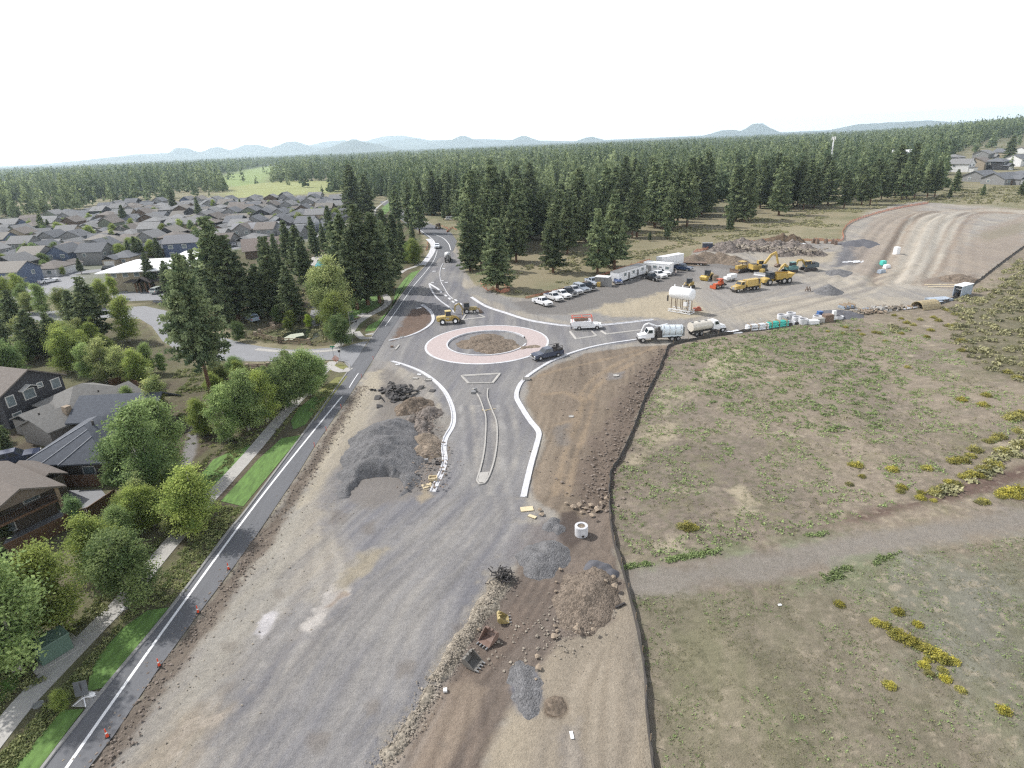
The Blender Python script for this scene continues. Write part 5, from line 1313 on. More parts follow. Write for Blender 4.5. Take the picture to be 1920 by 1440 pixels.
def rail_fence(label, pts, spacing=2.6, stone_every=3):
    P = [Vector(p) for p in pts]
    t = thing('rail_fence', label, 'fence', P[0])
    k = 0
    for a, b in zip(P[:-1], P[1:]):
        a, b = a - P[0], b - P[0]
        d = b - a
        n = max(1, round(d.length / spacing))
        for z in (0.4, 0.8, 1.15):
            MB().bar([a + Vector((0, 0, z)), b + Vector((0, 0, z))], 0.10, 0.16).build('rail', M['rail'], t)
        for j in range(n + 1):
            c = a + d * j / n
            if j % stone_every == 0: MB().box((c.x, c.y, 0.72), (0.75, 0.75, 1.44), 0.2, 0.85).build('pillar', M['stone'], t)
            else: MB().box((c.x, c.y, 0.65), (0.2, 0.2, 1.3)).build('post', M['rail'], t)
rail_fence('timber rail fence with stone pillars on the near side of the side street', [G(432, 690), G(465, 695), G(505, 692), G(560, 688)])
rail_fence('timber rail fence with stone pillars in front of the pond', [G(480, 633), G(525, 643), G(580, 646)])
rail_fence('timber bridge railing behind the pond', [G(488, 628), G(515, 620), G(550, 610)], 2.6, 6)
for q, lb in (((459, 633), 'stone pillar at the street end of the pond bridge'), ((512, 616), 'stone pillar behind the pond bridge')):
    o = MB().box((0, 0, 0.75), (0.95, 0.95, 1.5), top=0.85).box((0, 0, 1.55), (1.05, 1.05, 0.14)).build('stone_pillar', M['stone'], None, G(*q))
    setp(o, lb, 'pillar')

def silt_fence():
    L = smooth_line(W(FENCE), 0.9)
    t = thing('silt_fence', 'long black fabric silt fence snaking between the works and the field', 'fence', (L[0].x, L[0].y, 0))
    o0 = L[0]
    rr = random.Random(3)
    n = len(L)
    vs, fs = [], []
    for i, p in enumerate(L):
        a, b = L[max(0, i - 1)], L[min(n - 1, i + 1)]
        tg = (b - a).normalized(); r = Vector((tg.y, -tg.x))
        sag = 0.12 * math.sin(i * 1.1) + rr.uniform(-0.10, 0.10)
        ln = rr.uniform(-0.08, 0.08)
        h = 0.56 + 0.7 * sag
        for off, z in ((-0.10, -0.04), (-0.05, 0.08), (ln - 0.02, h), (ln + 0.02, h), (0.05, 0.08), (0.14, -0.04)):
            q = p + r * off - o0
            vs.append((q.x, q.y, z))
    for i in range(n - 1):
        for k in range(5): fs.append((i * 6 + k, i * 6 + 6 + k, i * 6 + 7 + k, i * 6 + k + 1))
    MB().add(vs, fs).build('fabric', M['fabric'], t)
    k, acc = 0, 0
    for i in range(1, n):
        acc += (L[i] - L[i - 1]).length
        if acc > 3.4 and k < 98:
            acc = 0; k += 1
            q = L[i] - o0
            part('stake', t, ('stake',), lambda m: m.box((0, 0, 0.55), (0.05, 0.05, 1.1)), M['rail'], loc=(q.x, q.y, 0))
silt_fence()

def mesh_fence(label, pts, h=0.85, wild=0.0):
    L = smooth_line(W(pts), 1.2)
    t = thing('safety_fence', label, 'fence', (L[0].x, L[0].y, 0))
    rr = random.Random(len(L))
    vs, fs, n = [], [], len(L)
    for i, p in enumerate(L):
        a, b = L[max(0, i - 1)], L[min(n - 1, i + 1)]
        tg = (b - a).normalized(); r = Vector((tg.y, -tg.x))
        hh = h * rr.uniform(0.6 - wild * 0.4, 1.05)
        for off, z in ((-0.02, 0.02), (rr.uniform(-0.2, 0.2), hh), (rr.uniform(-0.2, 0.2) + 0.04, hh), (0.02, 0.02)):
            q = p + r * off - L[0]
            vs.append((q.x, q.y, z))
    for i in range(n - 1):
        for k in range(3): fs.append((i * 4 + k, i * 4 + 4 + k, i * 4 + 5 + k, i * 4 + k + 1))
    MB().add(vs, fs).build('netting', M['orange'], t)
    for i in range(0, n, 3):
        q = L[i] - L[0]
        part('stake', t, ('steel_stake',), lambda m: m.box((0, 0, 0.65), (0.05, 0.05, 1.3)), M['dark_steel'], loc=(q.x, q.y, 0))
mesh_fence('orange safety netting behind the row of parked pickups', [(985, 560), (1020, 552), (1060, 543), (1092, 534), (1115, 522)])
mesh_fence('orange safety netting behind the container and site trailers', [(1110, 524), (1130, 517), (1155, 508), (1180, 500), (1220, 488)])
mesh_fence('sagging orange netting heaped round the roadside pine', [(902, 534), (915, 546), (925, 542), (938, 549), (955, 546), (950, 538), (930, 534), (905, 537)], 1.3, 0.8)
mesh_fence('long orange netting curving up behind the rubble to the ramp', [(1300, 474), (1360, 462), (1440, 452), (1530, 452), (1578, 452), (1580, 436), (1596, 418), (1640, 402), (1690, 390), (1740, 382)], 1.2)
mesh_fence('fallen orange netting beside the new road bend', [(828, 424), (840, 430), (838, 436), (848, 428), (856, 432)], 0.9, 0.9)
mesh_fence('short orange netting beside the white walk in the bend', [(801, 455), (803, 464), (799, 470)], 1.2)

# ------------------------------------------------------------------ vehicles
YEL_ = (0.43, 0.30, 0.085)
def heading(rear, front):
    a, b = G(*rear), G(*front)
    return ((a + b) / 2), math.atan2(b.y - a.y, b.x - a.x)

def wheels(t, pts, r, w, key, m='rubber', rim=0.55):
    for x, y in pts:
        s = 1 if y > 0 else -1
        o = part('wheel', t, ('wheel', r, w), lambda q: q.lathe([(r * 0.55, -w / 2), (r * 0.92, -w / 2), (r, -w / 3), (r, w / 3), (r * 0.92, w / 2), (r * 0.55, w / 2)], 18), M[m], loc=(x, y, r))
        o.rotation_euler = (math.pi / 2, 0, 0)
        part('rim', o, ('rim', r, w), lambda q: q.cyl((0, 0, -w * 0.42), (0, 0, w * 0.42), r * 0.57, n=12), M['chrome'] if rim else M['machine'])

def arch(cx, r, n=6):
    return [(cx - r * math.cos(math.pi * i / n), 0.42 + r * math.sin(math.pi * i / n) * 0.92) for i in range(n + 1)]

def car(name, label, cat, rear, front, col, kind='pickup', group=None, load=None):
    loc, rz = heading(rear, front)
    t = thing(name, label, cat, loc, rz, group, 1.1)
    low = [(-2.95, 0.46), (-2.95, 0.80)] + ([(-0.85, 0.80), (-0.85, 1.16)] if kind == 'pickup' else [(-2.95, 1.08), (-2.7, 1.16)]) + [(1.2, 1.16), (2.2, 1.12), (2.88, 0.98), (2.98, 0.75), (2.98, 0.46)]
    bottom = [(2.35, 0.42)] + list(reversed(arch(1.9, 0.45))) + list(reversed(arch(-1.75, 0.45))) + [(-2.3, 0.42)]
    def body(m):
        m.prism(low + bottom, -0.98, 0.98)
        if kind == 'pickup':
            m.box((-1.9, 0.93, 0.98), (2.1, 0.10, 0.40)).box((-1.9, -0.93, 0.98), (2.1, 0.10, 0.40)).box((-2.9, 0, 0.98), (0.1, 1.76, 0.40))
            x0, x1, a0, a1 = -0.86, 1.25, -0.7, 0.55
        elif kind == 'suv': x0, x1, a0, a1 = -2.75, 1.2, -2.4, 0.45
        else: x0, x1, a0, a1 = -2.2, 1.35, -1.3, 0.35
        zt = 1.86 if kind != 'sedan' else 1.52
        m.add([(x0, -0.92, 1.14), (x1, -0.92, 1.14), (x1, 0.92, 1.14), (x0, 0.92, 1.14), (a0, -0.74, zt), (a1, -0.74, zt), (a1, 0.74, zt), (a0, 0.74, zt)], [(4, 5, 6, 7), (0, 1, 5, 4), (1, 2, 6, 5), (2, 3, 7, 6), (3, 0, 4, 7)])
        return m
    def glass(m):
        x0, x1, a0, a1 = (-0.86, 1.25, -0.7, 0.55) if kind == 'pickup' else (-2.75, 1.2, -2.4, 0.45) if kind == 'suv' else (-2.2, 1.35, -1.3, 0.35)
        zt = 1.86 if kind != 'sedan' else 1.52
        def at(u, y):
            return (x0 + (a0 - x0) * u, x1 + (a1 - x1) * u, 0.92 + (0.74 - 0.92) * u, 1.14 + (zt - 1.14) * u)
        xa, xb, ya, za = at(0.14, 0); xc, xd, yc, zc = at(0.86, 0)
        e = 0.012
        m.add([(xb + e, -ya * 0.9, za), (xb + e, ya * 0.9, za), (xd + e, yc * 0.9, zc), (xd + e, -yc * 0.9, zc)], [(0, 1, 2, 3)])
        m.add([(xa - e, -ya * 0.9, za), (xa - e, ya * 0.9, za), (xc - e, yc * 0.9, zc), (xc - e, -yc * 0.9, zc)], [(3, 2, 1, 0)])
        nseg = 2 if kind != 'suv' else 3
        for s in (-1, 1):
            for k in range(nseg):
                u0, u1 = (k + 0.08) / nseg, (k + 0.92) / nseg
                f = lambda p, q, u: p + (q - p) * (0.06 + 0.88 * u)
                vs = [(f(xa, xb, u0), s * (ya + e), za), (f(xa, xb, u1), s * (ya + e), za), (f(xc, xd, u1), s * (yc + e), zc), (f(xc, xd, u0), s * (yc + e), zc)]
                m.add(vs, [(0, 1, 2, 3) if s < 0 else (3, 2, 1, 0)])
        return m
    part('body', t, ('carbody', kind), body, M['paint'], col)
    part('glass', t, ('carglass', kind), glass, M['glass'])
    for y in (-0.72, 0.72):
        part('headlight', t, ('hl',), lambda m: m.box((0, 0, 0), (0.08, 0.36, 0.18)), M['lamp'], loc=(2.96, y, 0.86))
        part('tail_light', t, ('tl',), lambda m: m.box((0, 0, 0), (0.08, 0.16, 0.3)), M['red_lamp'], loc=(-2.96, y * 1.2, 0.92))
    part('grille', t, ('gr',), lambda m: m.box((0, 0, 0), (0.06, 1.0, 0.24)), M['dark_steel'], loc=(2.98, 0, 0.78))
    part('bumper', t, ('bu',), lambda m: m.box((0, 0, 0), (0.16, 1.9, 0.2)), M['chrome'] if kind == 'pickup' else M['dark_steel'], loc=(3.0, 0, 0.52))
    wheels(t, [(1.9, 0.86), (1.9, -0.86), (-1.75, 0.86), (-1.75, -0.86)], 0.40, 0.26, 'car')
    if load == 'gear':
        part('load', t, ('gear',), lambda m: m.box((-1.9, 0, 1.2), (1.9, 1.5, 0.6)).box((-1.3, 0.3, 1.6), (0.5, 0.6, 0.6), 0.3).box((-2.3, -0.3, 1.75), (0.4, 0.5, 0.8), 0.8).bar([(-2.7, -0.8, 1.3), (-2.7, -0.8, 2.0), (-0.9, -0.8, 2.0)], 0.07).bar([(-2.7, 0.8, 1.3), (-2.7, 0.8, 2.0), (-0.9, 0.8, 2.0)], 0.07).cyl((-1.7, -0.4, 1.3), (-1.7, -0.4, 1.9), 0.22), M['dark_steel'])
    if load == 'cover':
        part('bed_cover', t, ('cover',), lambda m: m.box((-1.9, 0, 1.2), (2.1, 1.84, 0.06)), M['denim'])
    return t
WHT, SIL, BLK, NAVY = (0.74, 0.74, 0.75), (0.40, 0.41, 0.43), (0.018, 0.018, 0.02), (0.02, 0.035, 0.075)
PARK = 'pickups parked in a row by the orange netting'
car('pickup_truck', 'white pickup nearest the road, first of the row by the orange netting', 'pickup', (1004, 567), (1030, 575), WHT, 'pickup', PARK)
car('pickup_truck', 'dusty white pickup with covered bed, second in the parked row', 'pickup', (1026, 558), (1050, 566), (0.62, 0.62, 0.62), 'pickup', PARK, 'cover')
car('pickup_truck', 'white pickup third in the parked row, beside the black one', 'pickup', (1041, 553), (1066, 561), WHT, 'pickup', PARK)
car('pickup_truck', 'black pickup between white and silver pickups in the row', 'pickup', (1054, 549), (1078, 557), BLK, 'pickup', PARK)
car('pickup_truck', 'silver pickup in the middle of the parked row', 'pickup', (1064, 545), (1088, 553), SIL, 'pickup', PARK)
car('parked_car', 'grey sport utility vehicle next to the silver pickup in the row', 'car', (1078, 541), (1101, 549), (0.26, 0.29, 0.33), 'suv', PARK)
car('pickup_truck', 'black pickup with pale bonnet at the far part of the row', 'pickup', (1091, 538), (1113, 546), BLK, 'pickup', PARK)
car('pickup_truck', 'silver-blue pickup parked alone in front of the grey container', 'pickup', (1099, 528), (1124, 538), (0.40, 0.44, 0.50), 'pickup')
car('pickup_truck', 'black pickup parked below the nearer office trailer', 'pickup', (1208, 521), (1235, 528), BLK, 'pickup', 'vehicles below the office trailers')
car('pickup_truck', 'white pickup between the black pickup and white utility vehicle below the office trailers', 'pickup', (1222, 516), (1246, 523), WHT, 'pickup', 'vehicles below the office trailers')
car('parked_car', 'white utility vehicle tucked below the farther office trailer', 'car', (1230, 512), (1252, 518), WHT, 'suv', 'vehicles below the office trailers')
car('pickup_truck', 'dark blue crew pickup parked below the box trailer', 'pickup', (1266, 505), (1293, 508), NAVY, 'pickup')
car('parked_car', 'blue car half hidden by the near end of the office trailer', 'car', (1154, 526), (1160, 534), (0.03, 0.06, 0.16), 'sedan')
car('pickup_truck', 'dark pickup loaded with gear driving round the roundabout', 'pickup', (1050, 665), (1002, 675), (0.045, 0.055, 0.085), 'pickup', None, 'gear')
car('car', 'white car driving on the asphalt road past the white walk', 'car', (821, 461), (819, 468), (0.62, 0.65, 0.70), 'sedan')
car('parked_car', 'dark blue car in the driveway beside the slate-roofed house', 'car', (2, 874), (54, 862), (0.03, 0.04, 0.075), 'suv')
car('parked_car', 'pale hatchback parked at the clubhouse door', 'car', (292, 551), (306, 546), (0.45, 0.48, 0.45), 'suv')
car('parked_car', 'white car with dark roof rack on the estate street left of the clubhouse', 'car', (82, 532), (104, 528), WHT, 'sedan')
car('parked_car', 'white car under the pines at the left edge', 'car', (-4, 640), (20, 634), WHT, 'sedan')
car('parked_car', 'silver car half hidden under the pines behind the pond bridge', 'car', (478, 604), (466, 598), (0.35, 0.42, 0.5), 'suv')
for i, (x_, y_, c_) in enumerate(((150, 494, WHT), (375, 478, SIL), (440, 462, WHT), (210, 508, BLK), (520, 452, WHT), (300, 440, SIL), (120, 462, WHT), (590, 418, WHT), (420, 428, SIL), (846, 413, WHT))):
    lb = ['white car on the first estate street', 'silver car near the blue house garage', 'white car before the pale grey long house', 'black car at the first estate corner', 'white car by the lodge drive', 'silver car on the middle estate street', 'white car on the middle estate street at the left', 'white car on the far estate street', 'silver car far back among estate roofs', 'white car beyond the excavator on the new road verge'][i]
    car('parked_car', lb, 'car', (x_ - 8, y_), (x_ + 8, y_ - 1), c_, 'suv' if i % 2 else 'sedan')

def truck(name, label, rear, front, cabcol, L_=8.6, axles=(-3.2, -1.9), body=None):
    """Conventional lorry: bonnet and cab ahead, chassis and body behind; x runs forward."""
    loc, rz = heading(rear, front)
    t = thing(name, label, 'truck', loc, rz)
    f = L_ / 2
    part('chassis', t, ('chassis', L_), lambda m: m.box((0, 0, 0.8), (L_ - 0.6, 0.9, 0.3)).box((f - 0.1, 0, 0.6), (0.25, 2.3, 0.35)).box((f - 3.3, 1.0, 0.75), (1.2, 0.5, 0.55)).box((f - 3.3, -1.0, 0.75), (1.2, 0.5, 0.55)), M['dark_steel'])
    def cab(m):
        m.prism([(f - 0.1, 0.75), (f - 0.1, 1.5), (f - 1.7, 1.8), (f - 1.75, 2.05), (f - 3.2, 2.05), (f - 3.2, 0.75)], -0.85, 0.85)
        m.add([(f - 3.3, -1.05, 0.9), (f - 1.6, -1.05, 0.9), (f - 1.6, 1.05, 0.9), (f - 3.3, 1.05, 0.9), (f - 3.3, -1.05, 1.9), (f - 1.65, -1.05, 1.9), (f - 1.65, 1.05, 1.9), (f - 3.3, 1.05, 1.9), (f - 3.25, -0.95, 2.75), (f - 2.1, -0.95, 2.75), (f - 2.1, 0.95, 2.75), (f - 3.25, 0.95, 2.75)],
              [(3, 2, 1, 0), (0, 1, 5, 4), (1, 2, 6, 5), (2, 3, 7, 6), (3, 0, 4, 7), (4, 5, 9, 8), (5, 6, 10, 9), (6, 7, 11, 10), (7, 4, 8, 11), (8, 9, 10, 11)])
        for s in (-1, 1): m.box((f - 0.95, s * 1.0, 1.08), (1.4, 0.36, 0.22))
        return m
    part('cab', t, ('cab', L_), cab, M['paint'], cabcol)
    def gl(m):
        m.add([(f - 1.68, -0.92, 1.98), (f - 1.68, 0.92, 1.98), (f - 2.04, 0.85, 2.66), (f - 2.04, -0.85, 2.66)], [(0, 1, 2, 3)])
        for s in (-1, 1): m.add([(f - 2.95, s * 1.055, 1.95), (f - 1.9, s * 1.055, 1.95), (f - 2.2, s * 0.975, 2.62), (f - 2.95, s * 0.975, 2.62)], [(0, 1, 2, 3) if s < 0 else (3, 2, 1, 0)])
        return m
    part('windscreen', t, ('tglass', L_), gl, M['glass'])
    for y in (-0.95, 0.95): part('headlight', t, ('thl',), lambda m: m.box((0, 0, 0), (0.1, 0.3, 0.2)), M['lamp'], loc=(f - 0.2, y, 1.05))
    part('grille', t, ('tgr',), lambda m: m.box((0, 0, 0), (0.06, 1.1, 0.65)), M['chrome'], loc=(f - 0.1, 0, 1.12))
    part('exhaust', t, ('texh',), lambda m: m.cyl((0, 0, 0.9), (0, 0, 3.1), 0.09, n=8), M['chrome'], loc=(f - 3.45, 0.85, 0))
    wheels(t, [(f - 0.95, 1.0), (f - 0.95, -1.0)] + [(x, s * 0.98) for x in axles for s in (-1, 1)], 0.52, 0.42, 'truck')
    if body: body(t, f)
    return t

def vac_body(t, f):
    MB().cyl((-4.5, 0, 2.05), (-0.2, 0, 2.25), 1.12, n=22).box((-2.4, 0, 1.1), (4.2, 1.6, 0.35)).build('tank', M['paint'], t, color=(0.62, 0.68, 0.72))
    for x_ in (-4.2, -3.0, -1.8, -0.6): MB().cyl((x_, 0, 2.05 + (x_ + 4.5) * 0.045), (x_ + 0.12, 0, 2.056 + (x_ + 4.5) * 0.045), 1.17, n=22).build('tank_rib', M['chrome'], t)
    MB().box((0.45, 0, 1.7), (1.0, 2.2, 1.5)).cyl((0.4, 0.6, 2.4), (0.4, 0.6, 3.1), 0.28).build('pump_housing', M['dark_steel'], t)
    MB().cyl((0.6, -0.2, 3.0), (-1.5, -0.2, 3.45), 0.16, n=8).cyl((0.6, -0.2, 3.0), (2.4, -0.4, 3.75), 0.17, n=8).cyl((2.4, -0.4, 3.75), (3.3, -0.5, 3.4), 0.17, n=8).cyl((3.3, -0.5, 3.4), (3.9, -0.6, 1.9), 0.15, n=8).build('suction_boom', M['white'], t)
    MB().box((-4.75, 0, 2.0), (0.3, 2.0, 2.0)).build('rear_door', M['steel'], t)
truck('vacuum_truck', 'white vacuum truck with curved suction boom beside the silt fence', (1276, 636), (1198, 640), WHT, 9.6, (-3.6, -2.3), vac_body)

def water_body(col, cyl=True):
    def fn(t, f):
        if cyl:
            tk = MB().cyl((-4.2, 0, 1.95), (0.6, 0, 1.95), 1.0, n=20)
            tk.v = [(x, y * 1.15, z) for x, y, z in tk.v]
            tk.build('tank', M['paint'], t, color=col)
            for x_ in (-3.9, -2.2, -0.5): MB().box((x_, 0, 2.98), (0.5, 0.5, 0.16)).build('hatch', M['steel'], t)
        else:
            MB().box((-1.9, 0, 2.0), (4.6, 2.35, 1.55), topy=0.85).box((-1.9, 0, 2.84), (4.4, 1.7, 0.16)).build('tank', M['machine'], t, color=col)
            MB().box((-4.0, 0, 1.6), (0.5, 2.2, 2.3)).build('pump_housing', M['machine'], t, color=col)
            MB().box((-3.55, 0.9, 2.2), (0.35, 0.5, 1.6)).build('ladder', M['dark_steel'], t)
        MB().box((-1.8, 0, 1.0), (4.6, 2.3, 0.18)).build('catwalk', M['dark_steel'], t)
    return fn
truck('water_truck', 'dusty white water truck with oval tank behind the vacuum truck', (1297, 629), (1351, 620), WHT, 8.6, (-3.3, -2.1), water_body((0.58, 0.54, 0.47)))
truck('water_truck', 'bright yellow water truck in the middle of the yard', (1420, 541), (1374, 548), YEL_, 8.6, (-3.3, -2.1), water_body(YEL_, False))

def mixer(t, f):
    MB().lathe([(0.05, -2.3), (0.55, -2.2), (1.15, -0.9), (1.2, 0.3), (0.75, 1.9), (0.45, 2.2), (0.0, 2.2)], 22).build('drum', M['paint'], t, loc=(-1.4, 0, 2.35), color=(0.66, 0.66, 0.66)).rotation_euler = (0, -math.radians(76), 0)
    MB().box((-3.9, 0, 1.9), (0.5, 1.4, 1.6)).cyl((-4.0, 0, 2.9), (-4.7, 0, 1.3), 0.3, 0.2).build('chute', M['steel'], t)
truck('mixer_truck', 'white concrete mixer truck on the road north of the roundabout', (841, 501), (839, 478), WHT, 8.6, (-3.3, -2.1), mixer)

def service(t, f):
    MB().box((-1.3, 0, 1.35), (4.1, 2.2, 0.9)).box((-1.3, 0, 0.95), (4.1, 2.0, 0.2)).build('utility_body', M['paint'], t, color=WHT)
    fr = MB()
    for s in (-0.9, 0.9):
        fr.bar([(-3.1, s, 1.8), (-3.1, s, 2.7), (0.9, s, 2.7), (0.9, s, 1.8)], 0.09)
    for x_ in (-3.1, -1.1, 0.9): fr.bar([(x_, -0.9, 2.7), (x_, 0.9, 2.7)], 0.09)
    fr.build('ladder_rack', M['cone_orange'], t)
    MB().box((-1.3, 0, 2.1), (2.8, 1.2, 0.6)).build('load', M['rust'], t)
t = car('service_truck', 'white service truck with red rack stopped on the roundabout exit', 'truck', (1076, 617), (1126, 615), WHT, 'pickup')
service(t, 0)

def tracks(t, L_, gauge, h, w, key):
    prof = [(-L_ / 2 + h * 0.3, 0.02), (L_ / 2 - h * 0.3, 0.02), (L_ / 2 - 0.02, h * 0.3), (L_ / 2, h * 0.6), (L_ / 2 - h * 0.3, h), (-L_ / 2 + h * 0.3, h), (-L_ / 2, h * 0.6), (-L_ / 2 + 0.02, h * 0.3)]
    for s in (-1, 1):
        MB().prism(prof, s * gauge / 2 - w / 2, s * gauge / 2 + w / 2).build('track', M['dark_steel'], t)

def cab_part(t, c, d, col, m='machine'):
    MB().box((c[0], c[1], c[2] + d[2] / 2 + 0.05), (d[0] + 0.1, d[1] + 0.1, 0.12)).box((c[0] - d[0] / 2 + 0.05, c[1], c[2]), (0.1, d[1] * 0.96, d[2])).box((c[0], c[1], c[2] - d[2] / 2 + 0.25), (d[0] * 0.96, d[1] * 0.96, 0.5)).build('cab', M[m], t, color=col)
    MB().box((c[0] + 0.02, c[1], c[2] + 0.1), (d[0] * 0.95, d[1] * 0.95, d[2] * 0.85)).build('cab_glass', M['glass'], t)

def machine(name, label, cat, rear, front, group='yellow machines parked in the yard', s=1.0):
    loc, rz = heading(rear, front)
    return thing(name, label, cat, loc, rz, group, s)

def excavator(label, rear, front, s, boom, col=YEL_, dark=False):
    t = machine('excavator', label, 'excavator', rear, front, s=s)
    tracks(t, 4.2, 2.5, 0.95, 0.6, 'ex')
    MB().box((-0.6, 0, 1.6), (3.8, 2.6, 1.1), top=0.96).box((-2.0, 0, 1.75), (1.2, 2.7, 1.3), top=0.9).build('upper_body', M['machine'], t, color=(0.07, 0.09, 0.10) if dark else col)
    MB().box((-1.5, 0, 2.35), (1.6, 1.6, 0.3)).build('engine_cover', M['dark_steel'], t)
    cab_part(t, (0.7, 0.75, 2.25), (1.5, 1.0, 1.6), col)
    MB().bar([(0.9, -0.2, 1.6)] + boom[:2], 0.42, 0.6).build('boom', M['machine'], t, color=col)
    MB().bar(boom[1:3], 0.34, 0.46).build('stick', M['machine'], t, color=col)
    MB().bar([(1.6, -0.2, 1.9), (Vector(boom[0]) * 0.9)[:]], 0.16).build('cylinder', M['chrome'], t)
    bx = Vector(boom[2])
    MB().prism([(bx.x - 0.1, bx.z + 0.1), (bx.x + 0.5, bx.z - 0.1), (bx.x + 0.4, bx.z - 0.8), (bx.x - 0.5, bx.z - 1.0), (bx.x - 0.9, bx.z - 0.5)], -0.8, 0.4).build('bucket', M['rust'], t)
    return t
excavator('large yellow excavator with raised bent boom at the back of the yard', (1404, 512), (1440, 509), 1.1, [(3.2, -0.2, 4.6), (4.6, -0.2, 5.2), (5.6, -0.2, 2.0)])
excavator('dark-bodied excavator with low arm farthest right in the machine row', (1530, 506), (1500, 508), 1.0, [(2.2, -0.2, 3.3), (3.6, -0.2, 3.2), (4.3, -0.2, 1.2)], YEL_, True)
t = machine('backhoe', 'yellow machine with teal cab and low folded arm beside the dark excavator', 'backhoe', (1494, 509), (1466, 512))
tracks(t, 3.8, 2.3, 0.9, 0.5, 'bh')
MB().box((-0.5, 0, 1.35), (3.4, 2.2, 0.9)).build('upper_body', M['machine'], t, color=(0.10, 0.20, 0.20))
cab_part(t, (-0.6, 0.3, 2.4), (1.5, 1.3, 1.3), (0.10, 0.22, 0.22))
MB().bar([(0.8, 0, 1.6), (2.0, 0, 2.6), (3.2, 0, 1.6)], 0.5, 0.6).build('boom', M['machine'], t, color=YEL_)
MB().bar([(3.2, 0, 1.6), (4.0, 0, 0.6)], 0.35).build('stick', M['machine'], t, color=YEL_)
MB().box((4.0, 0, 0.5), (0.9, 1.2, 0.8), top=0.7).build('bucket', M['rust'], t)

t = machine('bulldozer', 'yellow bulldozer with canopy left of the large excavator', 'bulldozer', (1402, 507), (1374, 512), s=0.95)
tracks(t, 4.4, 2.4, 1.15, 0.6, 'dz')
MB().box((0.9, 0, 1.6), (2.2, 1.2, 1.2), top=0.94).box((-1.3, 0, 1.6), (1.6, 1.8, 1.2)).build('body', M['machine'], t, color=YEL_)
MB().box((-0.7, 0, 3.3), (2.0, 2.0, 0.16)).build('canopy', M['machine'], t, color=YEL_)
for x_ in (-1.5, 0.1):
    for y_ in (-0.8, 0.8): MB().box((x_, y_, 2.6), (0.1, 0.1, 1.4)).build('canopy_post', M['dark_steel'], t)
MB().prism([(2.9, 0.1), (3.05, 0.1), (2.95, 0.7), (3.1, 1.3), (2.95, 1.3), (2.8, 0.7)], -1.8, 1.8).build('blade', M['rust'], t)
for y_ in (-1.3, 1.3): MB().bar([(0.4, y_, 0.6), (2.9, y_, 0.5)], 0.18).build('push_arm', M['machine'], t, color=YEL_)

t = machine('bulldozer', 'small dark and yellow dozer with pale blade before the large excavator', 'bulldozer', (1446, 508), (1414, 522))
tracks(t, 3.4, 2.0, 0.95, 0.5, 'sdz')
MB().box((0.7, 0, 1.35), (1.7, 1.1, 0.9)).build('body', M['machine'], t, color=YEL_)
cab_part(t, (-0.7, 0, 2.1), (1.4, 1.3, 1.4), (0.08, 0.09, 0.1))
MB().prism([(2.6, 0.1), (2.75, 0.1), (2.65, 0.6), (2.8, 1.1), (2.65, 1.1), (2.5, 0.6)], -1.7, 1.7).build('blade', M['white'], t)
for y_ in (-0.7, 0.7): MB().bar([(0.3, y_, 0.7), (2.6, y_, 0.5)], 0.15).build('push_arm', M['dark_steel'], t)

t = machine('dump_truck', 'yellow articulated dump truck with six big wheels in the yard', 'dump truck', (1477, 529), (1431, 534), s=1.0)
MB().prism([(4.7, 0.8), (4.6, 1.7), (3.0, 2.0), (2.9, 1.0)], -1.2, 1.2).box((2.4, 0, 1.1), (4.2, 1.0, 0.6)).build('bonnet', M['machine'], t, color=YEL_)
cab_part(t, (2.1, 0, 2.5), (1.7, 1.7, 1.7), (0.06, 0.06, 0.06))
MB().box((-1.8, 0, 1.1), (6.0, 1.0, 0.5)).build('frame', M['dark_steel'], t)
db = MB().prism([(0.9, 1.5), (0.9, 3.0), (0.3, 3.1), (-4.6, 2.7), (-5.0, 2.9), (-3.6, 1.4)], -1.45, -1.3).prism([(0.9, 1.5), (0.9, 3.0), (0.3, 3.1), (-4.6, 2.7), (-5.0, 2.9), (-3.6, 1.4)], 1.3, 1.45).prism([(0.9, 1.4), (0.9, 1.6), (-3.6, 1.55), (-4.9, 2.8), (-5.0, 2.75), (-3.6, 1.35)], -1.4, 1.4).box((0.9, 0, 2.25), (0.15, 2.7, 1.6))
db.build('dump_body', M['machine'], t, color=(0.40, 0.27, 0.06))
wheels(t, [(x, s * 1.3) for x in (3.0, -1.6, -3.3) for s in (-1, 1)], 0.85, 0.65, 'adt')

t = machine('roller', 'yellow compaction roller at the left of the yard', 'roller', (1334, 522), (1317, 527))
MB().cyl((1.5, -1.0, 0.75), (1.5, 1.0, 0.75), 0.75, n=22).build('drum', M['machine'], t, color=(0.52, 0.36, 0.07))
MB().box((1.4, 0, 1.0), (1.9, 2.3, 0.3)).box((-1.2, 0, 1.4), (2.0, 1.6, 0.9), top=0.85).build('body', M['machine'], t, color=YEL_)
cab_part(t, (-0.1, 0, 2.0), (1.2, 1.4, 1.5), (0.05, 0.05, 0.05))
wheels(t, [(-1.3, 0.85), (-1.3, -0.85)], 0.75, 0.55, 'roller')

